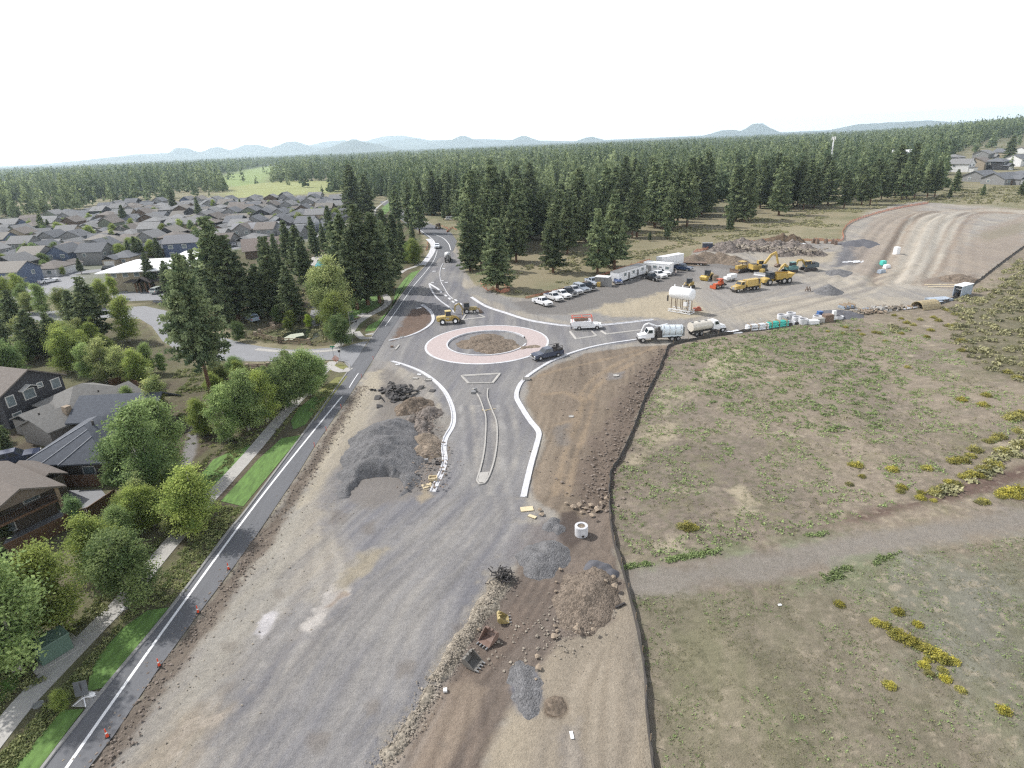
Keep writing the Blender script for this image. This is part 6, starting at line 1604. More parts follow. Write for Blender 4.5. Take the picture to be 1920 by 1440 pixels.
t = machine('loader', 'small dark yellow track loader behind the white tank', 'loader', (1301, 537), (1282, 543))
tracks(t, 2.8, 1.8, 0.8, 0.45, 'tl')
MB().box((-0.6, 0, 1.25), (1.9, 1.3, 0.9)).build('body', M['machine'], t, color=(0.30, 0.22, 0.06))
cab_part(t, (-0.1, 0, 2.0), (1.2, 1.2, 1.3), (0.07, 0.07, 0.07))
for y_ in (-0.85, 0.85): MB().bar([(-1.0, y_, 1.6), (0.8, y_, 1.5), (1.6, y_, 0.6)], 0.16).build('lift_arm', M['machine'], t, color=YEL_)
MB().prism([(1.5, 0.1), (2.3, 0.1), (2.3, 0.2), (1.7, 0.9), (1.5, 0.9)], -1.0, 1.0).build('bucket', M['dark_steel'], t)

t = machine('trencher', 'orange ride-on trencher between the roller and the yellow water truck', 'trencher', (1357, 538), (1335, 542), None)
MB().box((0.3, 0, 1.0), (2.4, 1.2, 0.8), top=0.9).box((-0.9, 0, 1.3), (1.2, 1.1, 1.0)).build('body', M['machine'], t, color=(0.46, 0.10, 0.04))
MB().box((-0.5, 0, 2.5), (1.5, 1.3, 0.12)).box((-1.1, 0, 1.95), (0.1, 1.2, 1.1)).build('canopy', M['machine'], t, color=(0.46, 0.10, 0.04))
MB().box((1.9, 0, 0.5), (0.25, 2.2, 0.8)).build('blade', M['machine'], t, color=(0.46, 0.10, 0.04))
MB().bar([(-1.5, 0, 1.2), (-3.0, 0, 0.5)], 0.3, 0.5).build('digging_chain', M['dark_steel'], t)
wheels(t, [(x, s * 0.85) for x in (1.0, -0.9) for s in (-1, 1)], 0.55, 0.35, 'trench')

loc, rz = heading((1380, 524), (1356, 529))
t = thing('generator_trailer', 'white towed generator behind the orange trencher', 'trailer', loc, rz)
MB().box((-0.8, 0, 1.3), (2.8, 1.5, 1.2), top=0.95).box((1.4, 0, 1.0), (1.4, 1.3, 0.8)).build('housing', M['white'], t)
MB().box((0, 0, 0.6), (4.6, 1.2, 0.18)).bar([(2.2, 0, 0.6), (3.3, 0, 0.55)], 0.12).build('frame', M['dark_steel'], t)
wheels(t, [(-0.6, 0.85), (-0.6, -0.85)], 0.36, 0.22, 'gen')
o = MB().cyl((0, 0, 0), (0, 0, 1.5), 0.85, n=18).cyl((0, 0, 1.5), (0, 0, 1.75), 0.85, 0.3, n=18).build('plastic_tank', M['dirt_tan'], None, G(1341, 526))
setp(o, 'squat tan tank standing beside the roller', 'tank')

# wheel loader and backhoe by the roundabout
t = machine('wheel_loader', 'yellow wheel loader with bucket down beside the roundabout', 'loader', (820, 608), (866, 604), None, 0.9)
MB().prism([(-3.4, 1.0), (-3.4, 1.8), (-3.1, 2.05), (-1.0, 2.15), (-0.8, 1.0)], -0.95, 0.95).build('engine_hood', M['machine'], t, color=(0.44, 0.33, 0.11))
MB().box((0.9, 0, 1.2), (1.8, 1.1, 0.8)).box((-1.2, 0, 0.95), (4.0, 1.0, 0.5)).build('frame', M['machine'], t, color=YEL_)
cab_part(t, (-0.25, 0, 2.55), (1.5, 1.5, 1.7), (0.46, 0.36, 0.13))
for y_ in (-0.55, 0.55): MB().bar([(0.6, y_, 1.9), (1.8, y_, 1.6), (2.9, y_, 0.6)], 0.22, 0.35).build('lift_arm', M['machine'], t, color=YEL_)
MB().prism([(2.7, 0.1), (4.1, 0.06), (4.1, 0.14), (3.2, 0.3), (2.95, 0.7), (3.1, 1.3), (2.75, 1.25)], -1.45, 1.45).build('bucket', M['dark_steel'], t)
wheels(t, [(x, s * 1.05) for x in (1.5, -1.9) for s in (-1, 1)], 0.78, 0.6, 'wl', rim=0)
t = machine('backhoe', 'muddy backhoe loader with arms spread standing by the north traffic island', 'backhoe', (867, 588), (893, 586), None)
MB().box((0.6, 0, 1.15), (2.6, 0.9, 0.8)).build('body', M['machine'], t, color=(0.30, 0.24, 0.10))
cab_part(t, (-0.6, 0, 2.0), (1.4, 1.4, 1.5), (0.10, 0.09, 0.08))
for y_ in (-0.6, 0.6): MB().bar([(0.2, y_, 1.5), (1.9, y_, 1.3), (2.7, y_, 0.6)], 0.16).build('lift_arm', M['machine'], t, color=(0.34, 0.26, 0.10))
MB().prism([(2.5, 0.1), (3.4, 0.1), (2.9, 0.5), (2.9, 0.95), (2.6, 0.95)], -1.15, 1.15).build('bucket', M['rust'], t)
MB().bar([(-1.5, 0, 1.0), (-2.4, 0, 2.7), (-3.5, 0, 2.2), (-3.7, 0, 0.7)], 0.26, 0.36).build('boom', M['machine'], t, color=(0.34, 0.26, 0.10))
for s in (-1, 1): MB().bar([(-1.6, s * 0.5, 0.9), (-1.9, s * 1.6, 0.15)], 0.16).build('stabiliser', M['machine'], t, color=(0.34, 0.26, 0.10))
wheels(t, [(1.3, 0.8), (1.3, -0.8)], 0.48, 0.32, 'bhf'); wheels(t, [(-0.7, 0.85), (-0.7, -0.85)], 0.72, 0.45, 'bhr')
excavator('muddy excavator on the verge where the road enters the forest', (818, 425), (826, 432), 0.9, [(2.0, -0.2, 3.2), (3.4, -0.2, 2.8), (3.6, -0.2, 1.0)], (0.22, 0.17, 0.10))

# site buildings
def box_building(name, label, cat, a, b, depth, h, z0, wallm, roofm, wins=(), doors=(), extra=None):
    """Long front face from photo pixel a to b; depth goes away from the viewer."""
    A, B = G(*a), G(*b)
    d = B - A
    L_ = d.length
    t = thing(name, label, cat, A, math.atan2(d.y, d.x))
    MB().box((L_ / 2, depth / 2, z0 + h / 2), (L_, depth, h)).build('shell', M[wallm], t)
    MB().box((L_ / 2, depth / 2, z0 + h + 0.06), (L_ + 0.16, depth + 0.16, 0.12)).build('roof', M[roofm], t)
    rb = MB()
    for k in range(int(L_ / 1.2)): rb.box((0.6 + k * 1.2, -0.02, z0 + h / 2), (0.05, 0.04, h * 0.96))
    rb.build('ribs', M[wallm], t)
    for x in wins: win(t, x * L_, -0.03, z0 + h * 0.62, 1.1, 0.8, '-y')
    for x in doors: MB().box((x * L_, -0.05, z0 + 1.0), (0.95, 0.1, 2.0)).build('door', M['steel'], t)
    if z0 > 0.3:
        for x in (0.1, 0.5, 0.9):
            for y in (0.2, depth - 0.2): MB().box((x * L_, y, z0 / 2), (0.4, 0.4, z0)).build('support', M['dark_steel'], t)
        for x in doors: MB().box((x * L_, -0.7, z0 * 0.3), (1.2, 1.2, z0 * 0.6)).build('steps', M['steel'], t)
    if extra: extra(t, L_)
    return t
box_building('office_trailer', 'white office trailer nearer the road with grey roof and steps', 'trailer', (1160, 532), (1211, 515), 3.0, 2.7, 0.5, 'white', 'steel', (0.22, 0.52, 0.85), (0.36, 0.68))
box_building('office_trailer', 'white office trailer farther back with bright roof', 'trailer', (1206, 512), (1254, 517), 3.0, 2.8, 0.6, 'white', 'white', (0.1, 0.45, 0.92), (0.25, 0.66))
def doors_(t, L_):
    MB().box((L_ + 0.55, -0.1, 1.25), (1.2, 0.08, 2.4), 0.1).build('door', M['steel'], t)
    MB().box((L_ * 0.35, -0.5, 0.7), (1.0, 0.7, 1.2), 0.3).build('yellow_cabinet', M['machine'], t, color=YEL_)
box_building('shipping_container', 'grey steel container with white roof and open door behind the pickups', 'container', (1115, 536), (1140, 538), 2.5, 2.6, 0.05, 'steel', 'white', extra=doors_)
def semi_(t, L_):
    wheels(t, [(L_ - 1.2, 0.4), (L_ - 1.2, 2.1), (L_ - 2.4, 0.4), (L_ - 2.4, 2.1)], 0.5, 0.4, 'semi')
box_building('box_trailer', 'long white box trailer farthest along the row of site trailers', 'trailer', (1240, 507), (1281, 499), 2.5, 2.9, 1.1, 'white', 'white', extra=semi_)
loc, rz = heading((1318, 497), (1289, 496))
t = thing('flatbed_trailer', 'empty brown flatbed trailer parked beyond the box trailer', 'trailer', loc, rz)
MB().box((0, 0, 0.8), (7.5, 2.4, 0.22)).bar([(3.6, 0.6, 0.75), (5.0, 0, 0.7), (3.6, -0.6, 0.75)], 0.14).build('deck', M['rust'], t)
wheels(t, [(x, s * 1.15) for x in (-1.0, -2.0) for s in (-1, 1)], 0.4, 0.28, 'flat')
loc, rz = heading((1331, 467), (1321, 467))
t = thing('utility_trailer', 'small black box trailer on the bank behind the dirt stockpile', 'trailer', loc, rz)
MB().box((0, 0, 1.4), (3.6, 2.0, 1.7)).build('shell', M['denim'], t)
MB().box((0, 0, 2.3), (3.7, 2.1, 0.12)).build('roof', M['steel'], t)
wheels(t, [(-0.4, 1.05), (-0.4, -1.05)], 0.36, 0.24, 'ut')

# raised water tank
p = G(1277, 585)
a_, b_ = G(1258, 547, 4.9), G(1291, 562, 4.9)
t = thing('water_tank_tower', 'white water tank raised on brown legs over a white lattice base', 'tank', p, -0.78, None, 0.92)
MB().lathe([(0.0, -3.4), (0.9, -3.35), (1.45, -3.1), (1.6, -2.7), (1.6, 2.7), (1.45, 3.1), (0.9, 3.35), (0.0, 3.4)], 28).build('tank', M['white'], t, loc=(0, 0, 5.0), smooth=True).rotation_euler = (0, math.pi / 2, 0)
for x_ in (-2.3, 0.0, 2.3): MB().cyl((x_, 0, 6.5), (x_, 0, 7.1), 0.16, n=8).build('vent', M['white'], t)
for x_ in (-2.4, -0.8, 0.8, 2.4):
    for y_ in (-1.1, 1.1): MB().cyl((x_, y_, 0.7), (x_, y_ * 0.9, 4.1), 0.10, n=8).build('leg', M['rust'], t)
fr = MB()
for y_ in (-1.25, 1.25):
    fr.bar([(-3.2, y_, 0.15), (3.2, y_, 0.15)], 0.16).bar([(-3.2, y_, 0.8), (3.2, y_, 0.8)], 0.14)
    for k in range(6): fr.bar([(-3.2 + k * 1.07, y_, 0.15), (-2.67 + k * 1.07, y_, 0.8), (-2.13 + k * 1.07, y_, 0.15)], 0.1)
for x_ in (-3.2, 0, 3.2): fr.bar([(x_, -1.25, 0.15), (x_, 1.25, 0.15)], 0.14)
fr.build('base_frame', M['white'], t)
MB().cyl((2.2, 0.2, 0.8), (2.2, 0.2, 4.2), 0.28, n=10).box((1.6, -0.9, 2.6), (0.9, 0.7, 1.1)).build('fill_pipe', M['white'], t)
MB().bar([(-3.3, -1.5, 4.3), (-3.3, -1.5, 2.9)], 0.3).build('hose', M['dark_steel'], t)
o = MB().box((0, 0, 0.35), (1.9, 0.9, 0.7), top=0.9).box((0.3, 0, 0.8), (0.6, 0.5, 0.3)).build('pump', M['machine'], None, G(1307, 582), (0.34, 0.09, 0.05)); setp(o, 'rust red pump on the ground right of the tank tower', 'pump')

# ------------------------------------------------------------------ heaps
def heap(name, label, cones, m, rough=0.25, dents=(), step=0.3, slope=0.62, cat='heap', round_=0.15, flat=1.0):
    """Loose heap from merged cones (pixel x, y, height, stretch along y), with scooped dents."""
    cs = [(G(x, y)[0], G(x, y)[1], h * flat, e) for x, y, h, e in cones]
    ds = [(G(x, y)[0], G(x, y)[1], r, dp) for x, y, r, dp in dents]
    mx = max(h for *_, h, e in cs) / slope + 2.5
    x0, x1 = min(c[0] for c in cs) - mx, max(c[0] for c in cs) + mx
    y0, y1 = min(c[1] - (mx * c[3]) for c in cs), max(c[1] + mx * c[3] for c in cs)
    xs, ys = np.arange(x0, x1, step), np.arange(y0, y1, step)
    X, Y = np.meshgrid(xs, ys)
    wx = X + 0.5 * fbm(X / 2.5, Y / 2.5, 71, 3); wy = Y + 0.5 * fbm(X / 2.5, Y / 2.5, 72, 3)
    Z = np.full(X.shape, -9.0)
    for cx, cy, h, e in cs:
        d = np.hypot(wx - cx, (wy - cy) / e)
        d = np.sqrt(d * d + (round_ * h) ** 2 * 0.3) - round_ * h * 0.5
        Z = np.maximum(Z, h - slope * d)
    for cx, cy, r, dp in ds:
        d = np.hypot(wx - cx, wy - cy)
        Z -= dp * np.clip(1 - (d / r) ** 2, 0, 1) ** 0.6 * (Z > 0)
    Z += rough * (0.7 * fbm(X / 1.8, Y / 1.8, 73, 4) + 0.45 * fbm(X / 0.6, Y / 0.6, 74, 3)) * np.clip(Z + 0.4, 0, 1)
    Z = np.maximum(Z, -0.25)
    n = X.shape[1]
    q = (np.arange(X.shape[0] - 1)[:, None] * n + np.arange(n - 1)[None]).ravel()
    zf = Z.ravel()
    f = np.stack([q, q + 1, q + 1 + n, q + n], 1)
    f = f[(zf[f] > -0.2).any(1)]
    used = np.unique(f); mp = np.full(zf.size, -1); mp[used] = np.arange(used.size)
    c0 = np.array([np.mean([c[0] for c in cs]), np.mean([c[1] for c in cs]), 0])
    v = np.stack([X.ravel(), Y.ravel(), zf], 1)[used] - c0
    o = link(name, np_mesh(name, v, mp[f], m, True), None, c0)
    return setp(o, label, cat)

heap('gravel_heap', 'big grey gravel stockpile with a scooped front end left of the new road', [(678, 912, 1.7, 0.9), (742, 905, 1.8, 1.0), (708, 884, 3.0, 0.7), (716, 862, 3.3, 0.7), (724, 843, 3.3, 0.7), (718, 824, 3.0, 0.7), (734, 808, 2.7, 0.8), (692, 852, 1.9, 0.8), (750, 880, 1.5, 1.3)], M['gravel'], 0.34, [(708, 915, 3.4, 2.6), (700, 902, 2.4, 0.9)], slope=0.46, flat=0.78)
heap('dirt_heap', 'brown dirt heap between the broken asphalt and the gravel stockpile', [(772, 764, 1.6, 1.0), (790, 760, 1.3, 1.0), (758, 772, 0.9, 1.0)], M['dirt_pile'], 0.5)
heap('rubble_heap', 'reddish stony heap beside the western kerb', [(806, 778, 1.2, 1.2), (790, 800, 1.1, 1.2), (776, 792, 1.0, 1.0), (796, 815, 0.8, 1)], M['rubble'], 0.9)
heap('dirt_heap', 'low earthy heap at the shoulder of the gravel stockpile', [(792, 832, 1.5, 1.0), (806, 848, 1.2, 1.0), (785, 850, 1.0, 1.0)], M['dirt_tan'], 0.4)
heap('dirt_heap', 'raked brown earth mound filling the roundabout centre', [(913, 648, 0.85, 1.0), (892, 645, 0.8, 1.0), (934, 645, 0.8, 1.0), (913, 635, 0.8, 1.0), (948, 650, 0.7, 1.0), (878, 644, 0.6, 1.0), (925, 654, 0.7, 1.0)], M['dirt_pile'], 0.28, slope=0.22)
heap('dirt_heap', 'earth ramp spilled across the pink apron towards the dark pickup', [(968, 652, 0.5, 1.0), (980, 652, 0.48, 1.0), (992, 651, 0.45, 1.0), (1003, 650, 0.4, 1.0)], M['dirt_tan'], 0.15, slope=0.3)
heap('gravel_heap', 'flat-topped grey gravel mound beside the manhole riser', [(1012, 1052, 0.9, 1.0), (998, 1046, 0.8, 1.0), (1026, 1046, 0.85, 1.0), (1008, 1068, 0.7, 1.0), (1030, 1032, 0.7, 1)], M['gravel'], 0.3, slope=0.42)
heap('dirt_heap', 'brown stony dirt mound against the silt fence below the manhole riser', [(1116, 1095, 0.9, 1.2), (1106, 1115, 1.1, 1.2), (1098, 1135, 1.1, 1.0), (1090, 1155, 0.9, 1.0), (1082, 1172, 0.6, 1.0), (1125, 1080, 0.8, 1.0), (1124, 1120, 0.7, 1)], M['earth_mix'], 0.55, slope=0.36, flat=0.85)
heap('gravel_heap', 'blackish gravel patch heaped behind the stony dirt mound', [(1130, 1068, 0.7, 1.0), (1112, 1064, 0.7, 1.0), (1148, 1074, 0.5, 1.0)], M['gravel_dark'], 0.4)
heap('gravel_heap', 'low grey gravel dump on the tan apron near the bottom', [(984, 1280, 0.3, 1.3), (990, 1300, 0.3, 1.2), (986, 1318, 0.25, 1.0), (998, 1282, 0.22, 1)], M['gravel'], 0.3, slope=0.26)
heap('dirt_heap', 'small dark earth lump on the tan apron', [(1045, 1330, 0.5, 1.0), (1058, 1334, 0.35, 1.0)], M['dirt_pile'], 0.35)
heap('rock_windrow', 'long pale stony windrow along the edge of the brown cut', [(934 - 7.2 * k, 1098 + 10.8 * k, 0.5 - 0.012 * k, 1.0) for k in range(0, 17)] + [(806 - 9 * k, 1305 + 13 * k, 0.26, 1.0) for k in range(0, 10)], M['stone_mix'], 0.34, slope=0.5, step=0.2)
heap('gravel_heap', 'grey gravel apron in front of the manhole pit', [(1040, 978, 0.55, 1.0), (1030, 985, 0.5, 1.0), (1050, 990, 0.5, 1.0)], M['gravel'], 0.4)
heap('dirt_heap', 'long brown dirt stockpile behind the flatbed trailer', [(1300, 492, 2.6, 1.0), (1325, 488, 3.0, 1.0), (1350, 488, 2.8, 1.0), (1375, 492, 2.2, 1.0), (1390, 496, 1.4, 1.0)], M['dirt_pile'], 0.6, step=0.5, slope=0.45)
heap('rubble_heap', 'long heap of rock and stump rubble at the back of the yard', [(1362, 468, 3.2, 1.2), (1395, 464, 3.6, 1.2), (1425, 466, 3.4, 1.2), (1455, 468, 3.6, 1.2), (1485, 470, 3.4, 1.2), (1510, 474, 2.6, 1.0), (1535, 478, 1.5, 1.0), (1470, 478, 2.0, 1)], M['rubble'], 1.3, step=0.5, slope=0.5)
heap('brush_heap', 'dark brush heap on top of the rubble heap', [(1465, 455, 3.4, 1.0), (1482, 455, 3.2, 1.0)], mat('dry_brush', (0.10, 0.07, 0.045), 0.95, 0.5, 2.0, 0.8), 1.3, step=0.4, slope=0.6)
heap('gravel_heap', 'grey gravel cone right of the six-wheeled dump truck', [(1553, 548, 2.2, 1.0)], M['gravel'], 0.15)
heap('gravel_heap', 'flat grey gravel heap near the dark gravel slab', [(1574, 512, 1.2, 1.0), (1566, 512, 1.0, 1.0)], M['gravel'], 0.15, slope=0.3)
heap('dirt_heap', 'low brown heap beside the silt fence at the ramp foot', [(1800, 524, 1.6, 1.0), (1785, 524, 1.2, 1.0), (1815, 524, 1.0, 1.0)], M['dirt_pile'], 0.4, step=0.4, slope=0.35)
heap('gravel_heap', 'black gravel spill beside the concrete rings at the silt fence', [(1572, 590, 1.2, 1.0), (1590, 590, 1.0, 1.0), (1556, 590, 0.8, 1.0)], M['gravel_dark'], 0.15, slope=0.3)
heap('gravel_heap', 'dark gravel bank at the top of the dark slab', [(1600, 458, 1.6, 1.0), (1618, 457, 1.8, 1.0), (1633, 460, 1.4, 1.0)], M['gravel_dark'], 0.15, slope=0.3, step=0.5)

# ------------------------------------------------------------------ loose stones
def rock_arrays(pts, sizes, rng, flat=0.7):
    base = np.array([(1, 0, 0), (-1, 0, 0), (0, 1, 0), (0, -1, 0), (0, 0, 1), (0, 0, -1), (.6, .6, .5), (-.6, .6, .5), (.6, -.6, .5), (-.6, -.6, .5)], float)
    fc = np.array([(0, 6, 8), (2, 7, 6), (1, 9, 7), (3, 8, 9), (4, 8, 6), (4, 6, 7), (4, 7, 9), (4, 9, 8), (0, 2, 6), (2, 1, 7), (1, 3, 9), (3, 0, 8), (0, 5, 2), (2, 5, 1), (1, 5, 3), (3, 5, 0)])
    n = len(pts)
    s = sizes[:, None, None] * rng.uniform(0.65, 1.25, (n, 10, 1)) * rng.uniform(0.7, 1.2, (n, 1, 3)) * np.array([1, 1, flat])
    v = base[None] * s
    a = rng.uniform(0, 6.28, n)
    c, q = np.cos(a)[:, None], np.sin(a)[:, None]
    x = v[:, :, 0] * c - v[:, :, 1] * q; y = v[:, :, 0] * q + v[:, :, 1] * c
    v = np.stack([x, y, v[:, :, 2]], 2) + pts[:, None, :]
    f = fc[None] + (np.arange(n) * 10)[:, None, None]
    return v.reshape(-1, 3), f.reshape(-1, 3)

def scatter_line(pts, width, n, rng):
    L = smooth_line(W(pts), 0.5)
    out = []
    for _ in range(n):
        i = rng.integers(0, len(L) - 1)
        t = (L[i + 1] - L[i]).normalized()
        p = L[i].lerp(L[i + 1], rng.random()) + Vector((t.y, -t.x)) * rng.normal() * width / 2
        out.append((p.x, p.y))
    return np.array(out)

def stones(name, spots, lo, hi, m, z=0.0, seed=0, stuff=True):
    rng = np.random.default_rng(300 + seed)
    n = len(spots)
    sz = lo + (hi - lo) * rng.random(n) ** 2.5
    v, f = rock_arrays(np.stack([spots[:, 0], spots[:, 1], z + sz * 0.25], 1), sz, rng)
    return setp(link(name, np_mesh(name, v, f, m)), kind='stuff')
rng5 = np.random.default_rng(55)
EDGE = [(165, 1480), (215, 1400), (300, 1275), (375, 1172), (435, 1090), (483, 1025), (565, 905), (592, 862), (642, 785), (682, 724)]
stones('loose_stones', scatter_line(EDGE, 1.5, 2600, rng5), 0.015, 0.15, M['rock_brown'], 0, 1)
BERM = [(1250, 655), (1228, 690), (1205, 735), (1180, 785), (1155, 840), (1130, 880), (1125, 930), (1135, 960)]
stones('loose_stones', scatter_line(BERM, 3.0, 1700, rng5), 0.03, 0.24, M['rock_brown'], 0, 2)
stones('windrow_stones', scatter_line([(935, 1098), (880, 1180), (820, 1272)], 0.8, 1500, rng5), 0.03, 0.10, M['rock'], 0.36, 3)
stones('windrow_stones', scatter_line([(820, 1272), (780, 1345), (735, 1405), (700, 1460)], 1.0, 900, rng5), 0.03, 0.12, M['rock'], 0.08, 13)
stones('loose_stones', scatter_line([(1000, 700), (1010, 690), (1100, 690), (1060, 780), (1080, 860), (1050, 930)], 6, 500, rng5), 0.03, 0.15, M['rock_brown'], 0, 4)
stones('loose_stones', scatter_line([(1120, 1080), (1105, 1120), (1095, 1180), (1040, 1210)], 3, 300, rng5), 0.03, 0.13, M['rock'], 0.1, 5)
stones('loose_stones', scatter_line([(810, 770), (790, 800), (800, 840), (815, 870), (800, 920)], 3, 600, rng5), 0.05, 0.25, M['rock_brown'], 0.4, 6)
stones('loose_stones', scatter_line([(230, 1440), (330, 1300), (420, 1180), (520, 1050), (600, 930)], 7, 500, rng5), 0.02, 0.10, M['rock'], 0, 7)
stones('loose_stones', scatter_line([(1380, 470), (1430, 470), (1480, 474), (1530, 480)], 7, 500, rng5), 0.15, 0.6, M['rock'], 1.6, 8)
stones('loose_stones', scatter_line([(980, 1260), (1040, 1205), (1090, 1190), (1000, 1150), (920, 1250)], 4, 260, rng5), 0.03, 0.16, M['rock'], 0, 9)
# slabs of broken asphalt
rng = np.random.default_rng(77)
m = MB()
for k in range(95):
    p = G(748 + rng.normal() * 17, 738 + rng.normal() * 9)
    q = Matrix.Rotation(rng.uniform(0, 6.28), 3, 'Z') @ Matrix.Rotation(rng.normal() * 0.45, 3, 'X') @ Matrix.Rotation(rng.normal() * 0.45, 3, 'Y')
    hgt = max(0.1, 1.25 * math.exp(-((p.x - G(748, 738).x) ** 2 + (p.y - G(748, 738).y) ** 2) / 9) * rng.uniform(0.3, 1))
    m.box((p.x, p.y, hgt), (rng.uniform(0.5, 1.5), rng.uniform(0.4, 1.1), 0.15), rot=q, top=rng.uniform(0.7, 1.0))
setp(m.build('asphalt_rubble', mat('broken_asphalt', (0.07, 0.066, 0.064), 0.9, 0.5, 1.5, 0.2)), kind='stuff')
# boulders one by one
BOULD = [(1062, 945, .45), (1075, 952, .5), (1087, 948, .6), (1098, 955, .5), (1108, 950, .7), (1120, 957, .6), (1092, 962, .4), (1128, 946, .5), (1012, 958, .55), (1016, 966, .45), (1110, 968, .5), (1138, 936, .45), (1040, 1175, .3), (1040, 1195, .45), (1045, 1185, .3), (1008, 1233, .35), (1010, 1254, .55), (898, 1182, .28), (905, 1186, .2), (1080, 1188, .4), (1083, 1180, .3), (1112, 1190, .3), (1050, 1068, .3), (1042, 1110, .3), (1043, 1092, .25), (1152, 1108, .4), (1150, 1090, .35), (1135, 1098, .35), (1005, 1275, .25), (1112, 975, .35)]
bm_ = []
for k in range(4):
    r_ = np.random.default_rng(400 + k)
    v, f = rock_arrays(np.zeros((1, 3)), np.ones(1), r_, 0.75)
    me = np_mesh('boulder', v, f, M['stone']); bm_.append(me)
for k, (x, y, s) in enumerate(BOULD):
    p = G(x, y); s *= 0.72
    near_ = 'above the manhole riser' if y < 975 and x > 1040 else 'beside the kerb end' if y < 975 else 'on the stony dirt mound' if x > 1070 else 'along the brown cut' if y < 1200 else 'at the edge of the tan apron'
    o = link('boulder', bm_[k % 4], None, (p.x, p.y, s * 0.45 + (0.0 if near_ != 'on the stony dirt mound' else 0.5)))
    o.scale = (s, s, s); o.rotation_euler = (0, 0, k * 1.3)
    setp(o, f"{'large' if s > .38 else 'small' if s < .25 else 'middling'} tan boulder {near_}", 'boulder', 'boulders ' + near_); reg(o)

# ------------------------------------------------------------------ buckets in the brown cut
def bucket(label, q, rz, col, s=1.0, teeth=4, tip=0.0):
    p = G(*q)
    t = thing('digger_bucket', label, 'bucket', (p.x, p.y, 0.02), rz, 'digger buckets lying in the brown cut', s * 0.78)
    w = 0.75
    outer = [(0.95, 0.05), (0.2, 0.0), (-0.45, 0.12), (-0.75, 0.5), (-0.7, 0.95), (-0.35, 1.15)]
    inner = [(0.95, 0.09), (0.2, 0.06), (-0.40, 0.18), (-0.66, 0.52), (-0.62, 0.92), (-0.32, 1.08)]
    sh = MB().prism(outer + inner[::-1], -w, w)
    side = outer + [(0.3, 0.62)]
    sh.prism(side, -w - 0.05, -w).prism(side, w, w + 0.05)
    sh.build('shell', M['machine'], t, color=col)
    for k in range(teeth):
        y = -w + 0.12 + k * (2 * w - 0.24) / (teeth - 1)
        MB().box((1.1, y, 0.07), (0.36, 0.16, 0.1), topy=0.7).build('tooth', M['steel'], t)
    for y in (-0.25, 0.25): MB().prism([(-0.75, 0.75), (-0.45, 1.3), (-0.1, 1.35), (-0.35, 1.0)], y - 0.05, y + 0.05).build('bracket', M['machine'], t, color=col)
    return t
bucket('grey digger bucket with four pale teeth nearest the bottom', (885, 1244), -0.55, (0.15, 0.14, 0.125), 1.0)
bucket('rusty red digger bucket lying mouth down in the middle of the three', (917, 1200), 4.0, (0.185, 0.125, 0.10), 1.05)
bucket('small yellow ripper-toothed digger bucket topmost of the three', (942, 1163), 0.1, (0.30, 0.235, 0.10), 0.8, 3)
# tangle of dark pipe and fabric
rng = np.random.default_rng(88)
m = MB()
c0 = G(943, 1086)
for k in range(120):
    a = Vector((rng.normal() * 0.55, rng.normal() * 0.55, rng.uniform(0.1, 0.95)))
    d = Vector((rng.normal(), rng.normal(), rng.normal() * 0.35)).normalized() * rng.uniform(0.3, 0.9)
    m.cyl(a - d * 0.5, a + d * 0.5, rng.uniform(0.025, 0.07), n=5)
setp(m.build('scrap_pile', M['dark_steel'], None, c0), 'tangled dark pile of scrap at the head of the stony windrow', 'scrap pile')
# manhole riser
p = G(1090, 1002)
t = thing('manhole_riser', 'white concrete manhole riser standing in its pit', 'manhole', p, 0, None, 0.88)
MB().lathe([(0.70, 0.0), (0.82, 0.0), (0.82, 1.25), (0.80, 1.32), (0.50, 1.32), (0.50, 1.2), (0.66, 0.9), (0.66, 0.0)], 28).build('barrel', M['kerb_new'], t, smooth=False)
MB().cyl((0, 0, 1.0), (0, 0, 1.22), 0.49, n=24).build('cover', M['dirt_tan'], t)
MB().cyl((0.1, -0.83, 0.25), (0.1, -0.70, 0.25), 0.18, n=14).build('pipe_hole', M['dark_steel'], t)
for (x, y), lb, r_ in (((1155, 704), 'flat round manhole cover in the brown ground near the truck exit', .55), ((1071, 781), 'flat white manhole cover in the brown ground by the kerb', .4), ((233, 1141), 'round access cover set in the concrete pad by the walk', .35), ((72, 1322), 'oval access cover beside the near walk', .4)):
    o = MB().lathe([(0, 0.06), (r_ * 0.8, 0.06), (r_ * 0.8, 0.09), (r_, 0.09), (r_, 0.0)], 24).build('manhole_cover', M['concrete'] if x > 500 else M['steel'], None, G(x, y)); setp(o, lb, 'manhole')
